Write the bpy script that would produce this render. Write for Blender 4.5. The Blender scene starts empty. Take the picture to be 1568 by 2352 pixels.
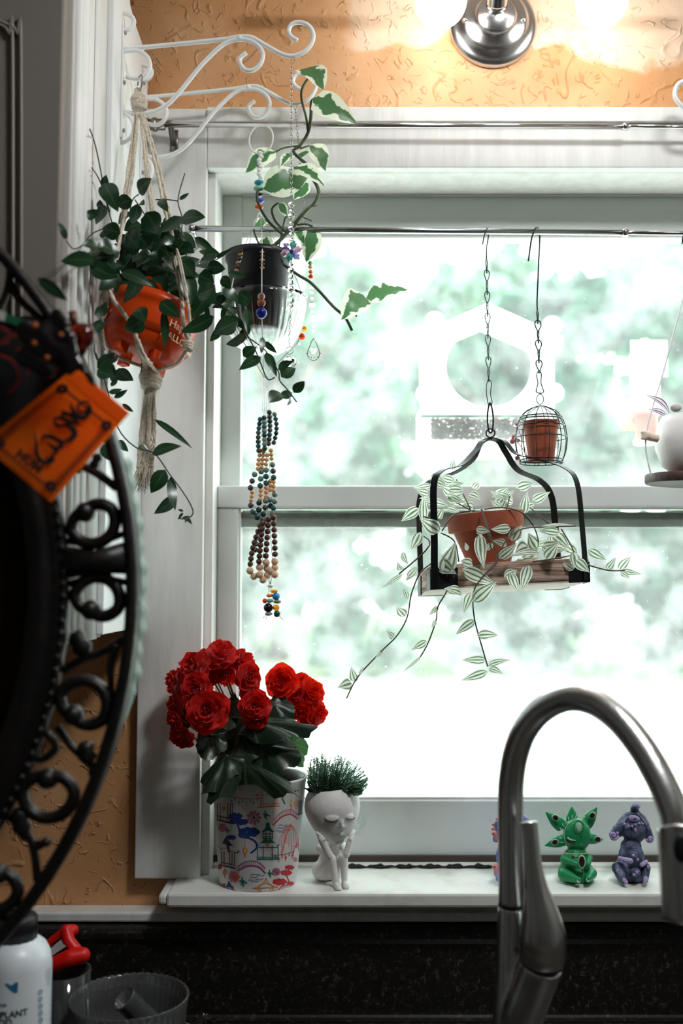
import bpy, bmesh, math, random
from mathutils import Vector, Matrix, noise as mnoise
PI = math.pi
rnd = random.Random(7)
S = bpy.context.scene
COL = S.collection
F = 35/36*2352
PITCH = math.radians(4.35)
CAM = Vector((0, 0, 1.5))
CP, SP = math.cos(PITCH), math.sin(PITCH)

def U(px, py, Y):
    """world point at depth Y seen at image position px, py"""
    a = (px-784)/F; b = (1176-py)/F
    d = Vector((a, CP-b*SP, SP+b*CP))
    return CAM + d*(Y/d.y)
def K(Y): return Y/F
def V(*a): return Vector(a)

# ------------------------------------------------------------ materials
def lin(c):
    return tuple((x/255/12.92 if x/255 <= .04045 else ((x/255+.055)/1.055)**2.4) for x in c) + (1,)
def mat(name, c, rough=.5, metal=0, c2=None, nscale=20, bump=0, bscale=60, trans=0, ior=1.45, transl=0, coat=0,
        aniso=0, sheen=0, spec=.5, lo=.35, hi=.65, detail=4, stretch=None, bdist=.002, emit=None, estr=0):
    m = bpy.data.materials.new(name); m.use_nodes = True
    n = m.node_tree.nodes; l = m.node_tree.links
    b = n['Principled BSDF']; out = n['Material Output']
    b.inputs['Base Color'].default_value = lin(c)
    b.inputs['Roughness'].default_value = rough
    b.inputs['Metallic'].default_value = metal
    b.inputs['Transmission Weight'].default_value = trans
    b.inputs['IOR'].default_value = ior
    b.inputs['Coat Weight'].default_value = coat
    b.inputs['Specular IOR Level'].default_value = spec
    if aniso: b.inputs['Anisotropic'].default_value = aniso
    if sheen: b.inputs['Sheen Weight'].default_value = sheen
    if emit:
        b.inputs['Emission Color'].default_value = lin(emit); b.inputs['Emission Strength'].default_value = estr
    tc = n.new('ShaderNodeTexCoord'); vec = tc.outputs['Object']
    if stretch:
        mp = n.new('ShaderNodeMapping'); mp.inputs['Scale'].default_value = stretch
        l.new(vec, mp.inputs['Vector']); vec = mp.outputs['Vector']
    colout = None
    if c2:
        t = n.new('ShaderNodeTexNoise'); t.inputs['Scale'].default_value = nscale; t.inputs['Detail'].default_value = detail
        l.new(vec, t.inputs['Vector'])
        r = n.new('ShaderNodeValToRGB'); r.color_ramp.elements[0].position = lo; r.color_ramp.elements[1].position = hi
        r.color_ramp.elements[0].color = lin(c); r.color_ramp.elements[1].color = lin(c2)
        l.new(t.outputs['Fac'], r.inputs['Fac']); l.new(r.outputs['Color'], b.inputs['Base Color']); colout = r.outputs['Color']
    if bump:
        t = n.new('ShaderNodeTexNoise'); t.inputs['Scale'].default_value = bscale; t.inputs['Detail'].default_value = 3
        l.new(vec, t.inputs['Vector'])
        bp = n.new('ShaderNodeBump'); bp.inputs['Strength'].default_value = bump; bp.inputs['Distance'].default_value = bdist
        l.new(t.outputs['Fac'], bp.inputs['Height']); l.new(bp.outputs['Normal'], b.inputs['Normal'])
    if transl:
        tr = n.new('ShaderNodeBsdfTranslucent'); tr.inputs['Color'].default_value = lin(c)
        if colout: l.new(colout, tr.inputs['Color'])
        mx = n.new('ShaderNodeMixShader'); mx.inputs['Fac'].default_value = transl
        l.new(b.outputs[0], mx.inputs[1]); l.new(tr.outputs[0], mx.inputs[2]); l.new(mx.outputs[0], out.inputs['Surface'])
    return m

def leafmat(name, green, light, mode, transl=.3, rough=.35, edge=None):
    """mode 'midrib' | 'stripe' | 'blotch' ; pattern follows the leaf's own UV"""
    m = bpy.data.materials.new(name); m.use_nodes = True
    n = m.node_tree.nodes; l = m.node_tree.links
    b = n['Principled BSDF']; out = n['Material Output']; b.inputs['Roughness'].default_value = rough
    uv = n.new('ShaderNodeUVMap'); sep = n.new('ShaderNodeSeparateXYZ'); l.new(uv.outputs[0], sep.inputs[0])
    def M(op, a, b_=None):
        k = n.new('ShaderNodeMath'); k.operation = op
        for i, x in enumerate((a, b_)):
            if x is None: continue
            if isinstance(x, (int, float)): k.inputs[i].default_value = x
            else: l.new(x, k.inputs[i])
        return k.outputs[0]
    a = M('ABSOLUTE', M('SUBTRACT', sep.outputs['X'], .5))   # 0 at the midrib, .5 at the margin
    geo = n.new('ShaderNodeTexCoord')
    nz = n.new('ShaderNodeTexNoise'); nz.inputs['Scale'].default_value = 60; nz.inputs['Detail'].default_value = 2
    l.new(geo.outputs['Object'], nz.inputs['Vector'])
    r = n.new('ShaderNodeValToRGB'); e = r.color_ramp.elements
    if mode == 'midrib':
        l.new(a, r.inputs['Fac']); e[0].position = .012; e[0].color = lin(light); e[1].position = .05; e[1].color = lin(green)
        if edge: x = e.new(.47); x.color = lin(green); y = e.new(.495); y.color = lin(edge)
    elif mode == 'stripe':
        l.new(M('ADD', a, M('MULTIPLY', M('SUBTRACT', nz.outputs['Fac'], .5), .12)), r.inputs['Fac'])
        r.color_ramp.interpolation = 'EASE'
        e[0].position = 0; e[0].color = lin(green); e[1].position = .05; e[1].color = lin(green)
        for p, c in ((.10, light), (.25, light), (.30, green), (.37, green), (.42, light)):
            x = e.new(p); x.color = lin(c)
    else:
        l.new(M('ADD', a, M('MULTIPLY', M('SUBTRACT', nz.outputs['Fac'], .5), .9)), r.inputs['Fac'])
        e[0].position = 0; e[0].color = lin(green); e[1].position = .27; e[1].color = lin(green)
        x = e.new(.32); x.color = lin(light)
    l.new(r.outputs['Color'], b.inputs['Base Color'])
    tr = n.new('ShaderNodeBsdfTranslucent'); l.new(r.outputs['Color'], tr.inputs['Color'])
    mx = n.new('ShaderNodeMixShader'); mx.inputs['Fac'].default_value = transl
    l.new(b.outputs[0], mx.inputs[1]); l.new(tr.outputs[0], mx.inputs[2]); l.new(mx.outputs[0], out.inputs['Surface'])
    return m

def glassy(name, tint, veil, gloss=.06, veilcol=(255, 255, 255), scale=None, lo=.4, hi=.7):
    """thin sheet: clear transmission with a share of dust / mesh / added haze that scatters light"""
    m = bpy.data.materials.new(name); m.use_nodes = True
    n = m.node_tree.nodes; l = m.node_tree.links
    for x in list(n):
        if x.type == 'BSDF_PRINCIPLED': n.remove(x)
    out = n['Material Output']
    t = n.new('ShaderNodeBsdfTransparent'); t.inputs['Color'].default_value = lin(tint)
    g = n.new('ShaderNodeBsdfGlossy'); g.inputs['Roughness'].default_value = .02
    a = n.new('ShaderNodeMixShader'); a.inputs['Fac'].default_value = gloss
    l.new(t.outputs[0], a.inputs[1]); l.new(g.outputs[0], a.inputs[2])
    d = n.new('ShaderNodeBsdfTranslucent'); d.inputs['Color'].default_value = lin(veilcol)
    b = n.new('ShaderNodeMixShader'); b.inputs['Fac'].default_value = veil
    l.new(a.outputs[0], b.inputs[1]); l.new(d.outputs[0], b.inputs[2]); l.new(b.outputs[0], out.inputs['Surface'])
    if scale:
        tc = n.new('ShaderNodeTexCoord'); nz = n.new('ShaderNodeTexNoise'); nz.inputs['Scale'].default_value = scale; nz.inputs['Detail'].default_value = 6
        l.new(tc.outputs['Object'], nz.inputs['Vector'])
        mr = n.new('ShaderNodeMapRange'); mr.inputs['From Min'].default_value = lo; mr.inputs['From Max'].default_value = hi
        mr.inputs['To Min'].default_value = veil*.6; mr.inputs['To Max'].default_value = veil*1.8
        l.new(nz.outputs['Fac'], mr.inputs['Value']); l.new(mr.outputs[0], b.inputs['Fac'])
    return m

# ------------------------------------------------------------ mesh helpers
class MB:
    def __init__(s): s.v = []; s.f = []; s.uv = []
    def add(s, vs, fs, uvs=None):
        o = len(s.v); s.v += [Vector(x) for x in vs]; s.f += [tuple(i+o for i in f) for f in fs]
        s.uv += (uvs if uvs else [(0, 0)]*len(vs)); return s
    def box(s, x0, x1, y0, y1, z0, z1):
        return s.add([(x, y, z) for z in (z0, z1) for y in (y0, y1) for x in (x0, x1)],
              [(0, 2, 3, 1), (4, 5, 7, 6), (0, 1, 5, 4), (2, 6, 7, 3), (0, 4, 6, 2), (1, 3, 7, 5)])
    def tube(s, pts, r, n=8, cap=True, flat=None, up=None):
        """swept tube; r number or list; flat=(a,b) makes an a x b rectangle-like ribbon section"""
        pts = [Vector(p) for p in pts]; m = len(pts)
        if m < 2: return s
        rs = [r]*m if isinstance(r, (int, float)) else [r[0]+(r[-1]-r[0])*i/(m-1) for i in range(m)] if len(r) != m else r
        T = []
        for i in range(m):
            t = pts[min(i+1, m-1)]-pts[max(i-1, 0)]
            T.append(t.normalized() if t.length > 1e-9 else Vector((0, 0, 1)))
        a = Vector(up) if up else (Vector((0, 1, 0)) if abs(T[0].y) < .9 else Vector((1, 0, 0)))
        N = (a-T[0]*a.dot(T[0])).normalized()
        vs = []; fs = []
        for i in range(m):
            if up: a = Vector(up); q = a-T[i]*a.dot(T[i]); N = q.normalized() if q.length > 1e-4 else N
            else:
                N = (N-T[i]*N.dot(T[i]))
                N = N.normalized() if N.length > 1e-9 else Vector((1, 0, 0))
            B = T[i].cross(N)
            for k in range(n):
                th = 2*PI*k/n
                if flat:
                    cx, cy = ((1, 1), (-1, 1), (-1, -1), (1, -1))[k]
                    vs.append(pts[i]+N*(cx*flat[0]/2)+B*(cy*flat[1]/2))
                else: vs.append(pts[i]+N*(math.cos(th)*rs[i])+B*(math.sin(th)*rs[i]))
        for i in range(m-1):
            for k in range(n):
                fs.append((i*n+k, i*n+(k+1) % n, (i+1)*n+(k+1) % n, (i+1)*n+k))
        if cap: fs += [tuple(range(n))[::-1], tuple((m-1)*n+k for k in range(n))]
        return s.add(vs, fs)
    def ribbon(s, pts, w, t, up): return s.tube(pts, 1, 4, flat=(w, t), up=up)
    def lathe(s, prof, c=(0, 0, 0), n=32, axis=None, capb=False, capt=False, fn=None):
        """profile [(r,z)...]"""
        c = Vector(c); vs = []; fs = []; m = len(prof)
        for (r, z) in prof:
            for k in range(n):
                th = 2*PI*k/n; rr = r*(fn(th, z) if fn else 1)
                vs.append(Vector((rr*math.cos(th), rr*math.sin(th), z)))
        for i in range(m-1):
            for k in range(n): fs.append((i*n+k, i*n+(k+1) % n, (i+1)*n+(k+1) % n, (i+1)*n+k))
        if capb: fs.append(tuple(range(n))[::-1])
        if capt: fs.append(tuple((m-1)*n+k for k in range(n)))
        if axis is not None:
            q = Vector((0, 0, 1)).rotation_difference(Vector(axis)); vs = [q @ v for v in vs]
        return s.add([v+c for v in vs], fs)
    def ball(s, c, r, n=10, sc=(1, 1, 1), rot=None):
        c = Vector(c); vs = [Vector((0, 0, -1))]; m = max(4, n//2+1)
        for i in range(1, m):
            ph = -PI/2+PI*i/m
            for k in range(n): vs.append(Vector((math.cos(ph)*math.cos(2*PI*k/n), math.cos(ph)*math.sin(2*PI*k/n), math.sin(ph))))
        vs.append(Vector((0, 0, 1))); fs = []
        for k in range(n): fs.append((0, 1+(k+1) % n, 1+k))
        for i in range(m-2):
            for k in range(n): fs.append((1+i*n+k, 1+i*n+(k+1) % n, 1+(i+1)*n+(k+1) % n, 1+(i+1)*n+k))
        L = len(vs)-1
        for k in range(n): fs.append((L, 1+(m-2)*n+k, 1+(m-2)*n+(k+1) % n))
        vs = [Vector((v.x*sc[0]*r, v.y*sc[1]*r, v.z*sc[2]*r)) for v in vs]
        if rot: vs = [rot @ v for v in vs]
        return s.add([v+c for v in vs], fs)
    def ring(s, c, R, r, normal=(0, 1, 0), n=24, m=6, sx=1, sz=1, roll=0):
        q = Vector((0, 1, 0)).rotation_difference(Vector(normal))
        pts = [Vector(c)+q @ Vector((R*sx*math.cos(2*PI*k/n), 0, R*sz*math.sin(2*PI*k/n))) for k in range(n+1)]
        return s.tube(pts, r, m, cap=False)
    def prism(s, pts2, y0, y1, f=None):
        """extrude an x-z outline between y0 and y1"""
        n = len(pts2); g = f or (lambda x, z, y: Vector((x, y, z)))
        return s.add([g(x, z, y0) for x, z in pts2]+[g(x, z, y1) for x, z in pts2],
             [tuple(range(n)), tuple(range(n, 2*n))[::-1]]+[(i, i+n, (i+1) % n+n, (i+1) % n) for i in range(n)])

def cat(pts, k=6, closed=False):
    """Catmull-Rom smoothing"""
    p = [Vector(x) for x in pts]
    if len(p) < 3: return p
    out = []; n = len(p); R = range(n if closed else n-1)
    for i in R:
        if closed: a, b, c, d = p[(i-1) % n], p[i], p[(i+1) % n], p[(i+2) % n]
        else: a, b, c, d = p[max(i-1, 0)], p[i], p[i+1], p[min(i+2, n-1)]
        for j in range(k):
            t = j/k
            out.append(.5*((2*b)+(c-a)*t+(2*a-5*b+4*c-d)*t*t+(3*b-a-3*c+d)*t**3))
    out.append(p[0] if closed else p[-1])
    return out

def mesh_from(name, mb, m, smooth=True, origin=(0, 0, 0)):
    me = bpy.data.meshes.new(name); o = Vector(origin)
    me.from_pydata([v-o for v in mb.v], [], mb.f)
    if any(u != (0, 0) for u in mb.uv):
        uvl = me.uv_layers.new(name='UVMap')
        for lp in me.loops: uvl.data[lp.index].uv = mb.uv[lp.vertex_index]
    for x in (m if isinstance(m, (list, tuple)) else [m]): me.materials.append(x)
    if smooth: me.polygons.foreach_set('use_smooth', [True]*len(me.polygons)); 
    me.update()
    return me
WORLD = {}
def put(name, me, parent=None, loc=(0, 0, 0)):
    """link a mesh whose coordinates are relative to the world point loc"""
    o = bpy.data.objects.new(name, me); COL.objects.link(o)
    base = WORLD.get(parent, Vector((0, 0, 0))) if parent else Vector((0, 0, 0))
    o.parent = parent; o.location = Vector(loc)-base; WORLD[o] = Vector(loc)
    return o
def obj(name, mb, m, parent=None, smooth=True, loc=None, bevel=0, label=None, angle=None):
    if loc is None: loc = WORLD[parent] if parent else Vector((0, 0, 0))
    me = mesh_from(name, mb, m, smooth, loc)
    o = put(name, me, parent, loc)
    if bevel:
        b = o.modifiers.new('bevel', 'BEVEL'); b.width = bevel; b.segments = 2; b.limit_method = 'ANGLE'
    if angle is not None and smooth:
        es = o.modifiers.new('edge', 'EDGE_SPLIT'); es.split_angle = math.radians(angle)
    if label: o['label'] = label
    return o
def tag(o, label, cat_, group=None, kind=None):
    o['label'] = label; o['category'] = cat_
    if group: o['group'] = group
    if kind: o['kind'] = kind
    return o
def thing(name, label, cat_, loc, group=None):
    o = bpy.data.objects.new(name, None); COL.objects.link(o); o.empty_display_size = .02
    o.location = loc; WORLD[o] = Vector(loc)
    return tag(o, label, cat_, group)
def struct(o): o['kind'] = 'structure'; return o

def leaf(M_, b, t, nrm, w, curl=.12, fold=.15, seg=7, shape='ovate', serr=0, ruffle=0, nu=4, droop=0):
    b = Vector(b); t = Vector(t); ax = t-b; L = ax.length
    if L < 1e-6: return
    side = ax.cross(Vector(nrm))
    if side.length < 1e-6: side = ax.cross(Vector((0.3, 0, 1)))
    side.normalize(); nn = side.cross(ax).normalized()
    vs = []; uv = []; fs = []; ph = rnd.random()*6
    for i in range(seg+1):
        v = i/seg
        if shape == 'ovate': hw = math.sin(PI*v**.72)**.85 if 0 < v < 1 else 0
        elif shape == 'lance': hw = math.sin(PI*v**.62)**1.1 if 0 < v < 1 else 0
        elif shape == 'heart': hw = (math.sin(PI*min(1, v**.55))**.7 if 0 < v < 1 else 0)
        else: hw = math.sin(PI*v**.9)**.6 if 0 < v < 1 else 0
        hw *= w/2
        if serr: hw *= 1+serr*math.sin(i*2.4+ph)
        c = b+ax*v+nn*(curl*L*(math.sin(PI*v)-.0))-nn*(droop*L*v*v)
        for j in range(nu+1):
            u = j/nu*2-1
            lift = fold*abs(u)*hw + ruffle*w*abs(u)*math.sin(v*17+u*2+ph)
            sh = L*.05*abs(u)*(serr*3)*math.cos(i*2.4)
            vs.append(c+side*u*hw+nn*lift+ax.normalized()*sh); uv.append((u*.5+.5, v+.001))
    for i in range(seg):
        for j in range(nu):
            a = i*(nu+1)+j; fs.append((a, a+1, a+nu+2, a+nu+1))
    M_.add(vs, fs, uv)

def textmesh(s, size=1.0, bold=0.0, align='LEFT', space=1.0):
    cu = bpy.data.curves.new('t', 'FONT'); cu.body = s; cu.size = size; cu.offset = bold*size; cu.align_x = align
    cu.space_character = space; cu.resolution_u = 3
    o = bpy.data.objects.new('t', cu); COL.objects.link(o)
    dg = bpy.context.evaluated_depsgraph_get(); me = bpy.data.meshes.new_from_object(o.evaluated_get(dg))
    vs = [v.co.copy() for v in me.vertices]; fs = [tuple(p.vertices) for p in me.polygons]
    bpy.data.objects.remove(o); bpy.data.curves.remove(cu); bpy.data.meshes.remove(me)
    return vs, fs

def strip2(pts, w, closed=False):
    """2D stroke -> (verts, quads); w constant or (w0,w1) or list"""
    p = [Vector((a[0], a[1])) for a in pts]; n = len(p)
    if closed: p = p+[p[0]]; n += 1
    vs = []; fs = []
    for i in range(n):
        t = p[min(i+1, n-1)]-p[max(i-1, 0)]
        if t.length < 1e-9: t = Vector((1, 0))
        t.normalize(); nn = Vector((-t.y, t.x))
        ww = w if isinstance(w, (int, float)) else (w[i] if len(w) == n else w[0]+(w[-1]-w[0])*i/(n-1))
        vs += [p[i]+nn*ww/2, p[i]-nn*ww/2]
    for i in range(n-1): fs.append((2*i, 2*i+1, 2*i+3, 2*i+2))
    return vs, fs
def cat2(pts, k=4): return [(q.x, q.y) for q in cat([Vector((a, b, 0)) for a, b in pts], k)]

def remeshed(name, mb, m, parent, voxel, smooth=4, loc=None, label=None):
    """fuse overlapping forms into one continuous surface"""
    o = obj(name, mb, m, parent, True, loc, label=label)
    r = o.modifiers.new('remesh', 'REMESH'); r.mode = 'VOXEL'; r.voxel_size = voxel; r.use_smooth_shade = True
    s = o.modifiers.new('smooth', 'SMOOTH'); s.factor = .5; s.iterations = smooth
    dg = bpy.context.evaluated_depsgraph_get()
    me = bpy.data.meshes.new_from_object(o.evaluated_get(dg))
    o.modifiers.clear(); old = o.data; o.data = me; bpy.data.meshes.remove(old); me.name = name
    me.polygons.foreach_set('use_smooth', [True]*len(me.polygons))
    return o

# ------------------------------------------------------------ palette
WHITEP = mat('white_paint', (236, 236, 232), .45, c2=(224, 224, 219), nscale=9, bump=.15, bscale=40, stretch=(6, 6, 1))
SASHP = mat('sash_paint', (226, 230, 228), .4, c2=(212, 218, 216), nscale=6, bump=.1, bscale=50)
WORNP = mat('worn_white_paint', (232, 232, 226), .5, c2=(196, 190, 178), nscale=14, lo=.52, hi=.75, bump=.3, bscale=70)
DOORP = mat('shaded_door_paint', (132, 124, 116), .5, bump=.08, bscale=60)  # the door's unlit look is put into a darker base colour
CABP = mat('cabinet_paint', (196, 190, 184), .5, bump=.08, bscale=60)
BOARDP = mat('board_paint', (238, 240, 240), .5)
CHROME = mat('polished_chrome', (222, 222, 224), .12, 1)
ROD = mat('rod_steel', (180, 184, 184), .22, 1)
STEEL = mat('brushed_steel', (196, 195, 194), .27, 1, bump=.12, bscale=400, stretch=(1, 1, .02), aniso=.4)
WIRE_W = mat('white_wire', (236, 236, 234), .35)
IRON = mat('dark_cast_iron', (24, 19, 18), .42, .2, c2=(14, 12, 12), nscale=40, bump=.4, bscale=120)
GREENWIRE = mat('dark_green_wire', (18, 44, 38), .35, .5)
BLACKM = mat('black_metal', (22, 26, 27), .4, .4)
SILVER = mat('silver_links', (170, 168, 166), .25, 1)
ROPE = mat('cotton_rope', (226, 214, 196), .85, c2=(196, 180, 160), nscale=300, bump=.6, bscale=500, sheen=.3)
WCORD = mat('white_cord', (240, 240, 236), .7, bump=.4, bscale=700)
TERRA = mat('terracotta', (166, 84, 54), .75, c2=(142, 70, 46), nscale=30, bump=.2, bscale=200)
SOIL = mat('potting_soil', (46, 34, 26), .95, c2=(24, 18, 14), nscale=200, bump=.9, bscale=300, bdist=.004)
GLASS = mat('clear_glass', (255, 255, 255), .02, trans=1, ior=1.46)
CRYSTAL = mat('cut_crystal', (252, 252, 255), .01, trans=1, ior=1.55)
RIBG = mat('ribbed_pressed_glass', (244, 247, 247), .06, trans=.94, ior=1.46)
STEMG = mat('green_stem', (62, 84, 52), .5, transl=.15)
STEMD = mat('dark_stem', (58, 52, 42), .6)
HOYA = leafmat('hoya_leaf', (28, 58, 34), (60, 92, 56), 'midrib', .22, .28)
POTHOS = leafmat('pothos_leaf', (76, 116, 74), (232, 236, 214), 'blotch', .45, .35)
TRAD = leafmat('tradescantia_leaf', (108, 140, 106), (242, 246, 234), 'stripe', .5, .4)
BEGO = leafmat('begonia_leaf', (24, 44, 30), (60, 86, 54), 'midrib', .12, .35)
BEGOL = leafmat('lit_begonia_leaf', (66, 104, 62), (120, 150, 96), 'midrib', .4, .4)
RED = mat('red_petal', (222, 22, 10), .5, c2=(196, 10, 8), nscale=40, transl=.3, sheen=.2)
ORED = mat('orange_red_petal', (240, 48, 18), .5, c2=(222, 26, 12), nscale=40, transl=.45)
WCER = mat('matte_white_ceramic', (232, 228, 226), .55, bump=.35, bscale=90, bdist=.0015)
def plain(name, c, r=.45, **k): return mat(name, c, r, **k)
SKY, VEIL1, VEIL2, BULBS, FILLS, SUNE = 3.2, .08, .17, 7.5, 30, 1.8
# ------------------------------------------------------------ camera, world, light
cd = bpy.data.cameras.new('camera'); cam = bpy.data.objects.new('camera', cd); COL.objects.link(cam)
cam.location = CAM; cam.rotation_euler = (PI/2+PITCH, 0, 0)
cd.sensor_fit = 'VERTICAL'; cd.sensor_height = 36; cd.sensor_width = 24; cd.lens = 35; cd.clip_start = .02
cd.dof.use_dof = True; cd.dof.focus_distance = 1.36; cd.dof.aperture_fstop = 2.7
S.camera = cam
S.view_settings.view_transform = 'Standard'; S.view_settings.look = 'None'
S.view_settings.exposure = 1.35; S.view_settings.gamma = 1; S.view_settings.use_curve_mapping = False
S.cycles.max_bounces = 14; S.cycles.transparent_max_bounces = 16; S.cycles.transmission_bounces = 10
S.cycles.caustics_reflective = False; S.cycles.caustics_refractive = False
S.cycles.sample_clamp_indirect = 6; S.cycles.use_denoising = True
w = bpy.data.worlds.new('overcast_sky'); S.world = w; w.use_nodes = True
wn = w.node_tree.nodes; wl = w.node_tree.links; bg = wn['Background']
tc = wn.new('ShaderNodeTexCoord'); sp = wn.new('ShaderNodeSeparateXYZ'); rp = wn.new('ShaderNodeValToRGB')
wl.new(tc.outputs['Generated'], sp.inputs[0]); wl.new(sp.outputs['Z'], rp.inputs['Fac'])
rp.color_ramp.elements[0].color = (.92, .97, .98, 1); rp.color_ramp.elements[1].color = (.82, .92, 1, 1)
wl.new(rp.outputs['Color'], bg.inputs['Color']); bg.inputs['Strength'].default_value = SKY

# ------------------------------------------------------------ levels
YW = 1.51          # room face of the window wall
YC = 1.49          # face of the casing
YF = 1.545         # window frame
SILL = U(600, 2052, 1.42).z
SILLF = 1.42
XL = U(466, 1200, YC).x        # left edge of the window opening
XR = .86
ZH = U(800, 385, YC).z         # underside of the head casing
XO = U(310, 1900, YC).x        # outer edge of left casing
ZHT = U(800, 249, YC).z
XROOM = (-1.6, 1.5); YROOM = -2.2; ZF = 0.0; ZC = 2.62
WT = .16
COUNTER = U(800, 2338, 1.462).z

# ------------------------------------------------------------ materials of the room
PL = bpy.data.materials.new('orange_plaster'); PL.use_nodes = True
n = PL.node_tree.nodes; l = PL.node_tree.links; b = n['Principled BSDF']; b.inputs['Roughness'].default_value = .62
tc = n.new('ShaderNodeTexCoord')
nz = n.new('ShaderNodeTexNoise'); nz.inputs['Scale'].default_value = 5; nz.inputs['Detail'].default_value = 5
l.new(tc.outputs['Object'], nz.inputs['Vector'])
cr = n.new('ShaderNodeValToRGB'); e = cr.color_ramp.elements
e[0].position = .42; e[0].color = lin((206, 150, 98)); e[1].position = .6; e[1].color = lin((220, 170, 124))
x = e.new(.5); x.color = lin((212, 156, 106))
l.new(nz.outputs['Fac'], cr.inputs['Fac'])
# a paler tone with a rough lower edge around the wall fixture
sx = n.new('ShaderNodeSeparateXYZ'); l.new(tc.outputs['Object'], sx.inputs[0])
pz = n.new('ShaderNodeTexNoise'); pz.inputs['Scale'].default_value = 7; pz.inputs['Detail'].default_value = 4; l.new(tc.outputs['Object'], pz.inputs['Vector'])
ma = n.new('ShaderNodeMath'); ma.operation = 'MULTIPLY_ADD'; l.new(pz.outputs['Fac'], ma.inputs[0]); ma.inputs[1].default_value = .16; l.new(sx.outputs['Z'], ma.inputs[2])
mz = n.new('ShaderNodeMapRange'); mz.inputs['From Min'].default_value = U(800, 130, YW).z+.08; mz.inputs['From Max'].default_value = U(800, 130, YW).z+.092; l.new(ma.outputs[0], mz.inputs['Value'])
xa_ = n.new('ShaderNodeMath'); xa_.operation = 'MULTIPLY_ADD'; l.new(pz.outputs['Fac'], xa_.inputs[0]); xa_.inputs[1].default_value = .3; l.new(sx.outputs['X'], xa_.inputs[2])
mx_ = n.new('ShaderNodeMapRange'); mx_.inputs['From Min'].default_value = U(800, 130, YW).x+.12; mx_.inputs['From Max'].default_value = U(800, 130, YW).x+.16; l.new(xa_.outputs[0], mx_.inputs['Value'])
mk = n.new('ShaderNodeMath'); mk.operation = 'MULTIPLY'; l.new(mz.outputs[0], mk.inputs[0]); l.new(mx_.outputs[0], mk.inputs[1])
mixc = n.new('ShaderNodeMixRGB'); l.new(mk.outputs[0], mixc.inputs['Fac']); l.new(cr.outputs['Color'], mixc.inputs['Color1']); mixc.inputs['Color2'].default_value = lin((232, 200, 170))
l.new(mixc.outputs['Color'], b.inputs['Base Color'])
# thin trowel ridges: level lines of a warped noise, plus soft lumps
def ridge(scale, width, seedoff, warp):
    mp = n.new('ShaderNodeMapping'); mp.inputs['Location'].default_value = (seedoff, seedoff*.7, seedoff*1.3)
    l.new(tc.outputs['Object'], mp.inputs['Vector'])
    t = n.new('ShaderNodeTexNoise'); t.inputs['Scale'].default_value = scale; t.inputs['Detail'].default_value = 1.5
    t.inputs['Distortion'].default_value = warp
    l.new(mp.outputs[0], t.inputs['Vector'])
    s_ = n.new('ShaderNodeMath'); s_.operation = 'SUBTRACT'; s_.inputs[1].default_value = .5; l.new(t.outputs['Fac'], s_.inputs[0])
    a_ = n.new('ShaderNodeMath'); a_.operation = 'ABSOLUTE'; l.new(s_.outputs[0], a_.inputs[0])
    m_ = n.new('ShaderNodeMapRange'); m_.inputs['From Min'].default_value = 0; m_.inputs['From Max'].default_value = width
    m_.inputs['To Min'].default_value = 1; m_.inputs['To Max'].default_value = 0; l.new(a_.outputs[0], m_.inputs['Value'])
    msk = n.new('ShaderNodeTexNoise'); msk.inputs['Scale'].default_value = scale*1.7; l.new(mp.outputs[0], msk.inputs['Vector'])
    mm = n.new('ShaderNodeMapRange'); mm.inputs['From Min'].default_value = .5; mm.inputs['From Max'].default_value = .58; l.new(msk.outputs['Fac'], mm.inputs['Value'])
    k = n.new('ShaderNodeMath'); k.operation = 'MULTIPLY'; l.new(m_.outputs[0], k.inputs[0]); l.new(mm.outputs[0], k.inputs[1])
    return k.outputs[0]
r1 = ridge(14, .022, 0, .8); r2 = ridge(30, .03, 3.3, 1.2)
lump = n.new('ShaderNodeTexNoise'); lump.inputs['Scale'].default_value = 45; lump.inputs['Detail'].default_value = 5; l.new(tc.outputs['Object'], lump.inputs['Vector'])
a1 = n.new('ShaderNodeMath'); a1.operation = 'ADD'; l.new(r1, a1.inputs[0]); l.new(r2, a1.inputs[1])
a2 = n.new('ShaderNodeMath'); a2.operation = 'MULTIPLY_ADD'; l.new(lump.outputs['Fac'], a2.inputs[0]); a2.inputs[1].default_value = .5; l.new(a1.outputs[0], a2.inputs[2])
bp = n.new('ShaderNodeBump'); bp.inputs['Strength'].default_value = .55; bp.inputs['Distance'].default_value = .0045
l.new(a2.outputs[0], bp.inputs['Height']); l.new(bp.outputs[0], b.inputs['Normal'])

GRAN = bpy.data.materials.new('black_speckled_laminate'); GRAN.use_nodes = True
n = GRAN.node_tree.nodes; l = GRAN.node_tree.links; b = n['Principled BSDF']; b.inputs['Roughness'].default_value = .32
tc = n.new('ShaderNodeTexCoord'); nz = n.new('ShaderNodeTexNoise'); nz.inputs['Scale'].default_value = 150; nz.inputs['Detail'].default_value = 8; nz.inputs['Distortion'].default_value = 1.0
l.new(tc.outputs['Object'], nz.inputs['Vector'])
cr = n.new('ShaderNodeValToRGB'); e = cr.color_ramp.elements
e[0].position = .52; e[0].color = lin((24, 23, 21)); e[1].position = .76; e[1].color = lin((104, 92, 82)); x = e.new(.61); x.color = lin((48, 42, 38))
l.new(nz.outputs['Fac'], cr.inputs['Fac']); l.new(cr.outputs['Color'], b.inputs['Base Color'])
DARKROOM = mat('grey_wall_paint', (168, 168, 166), .8)
CEIL = mat('ceiling_paint', (206, 200, 192), .9)
FLOORM = mat('wood_floor', (128, 118, 108), .5, c2=(104, 94, 84), nscale=6, stretch=(1, 12, 1))

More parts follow.
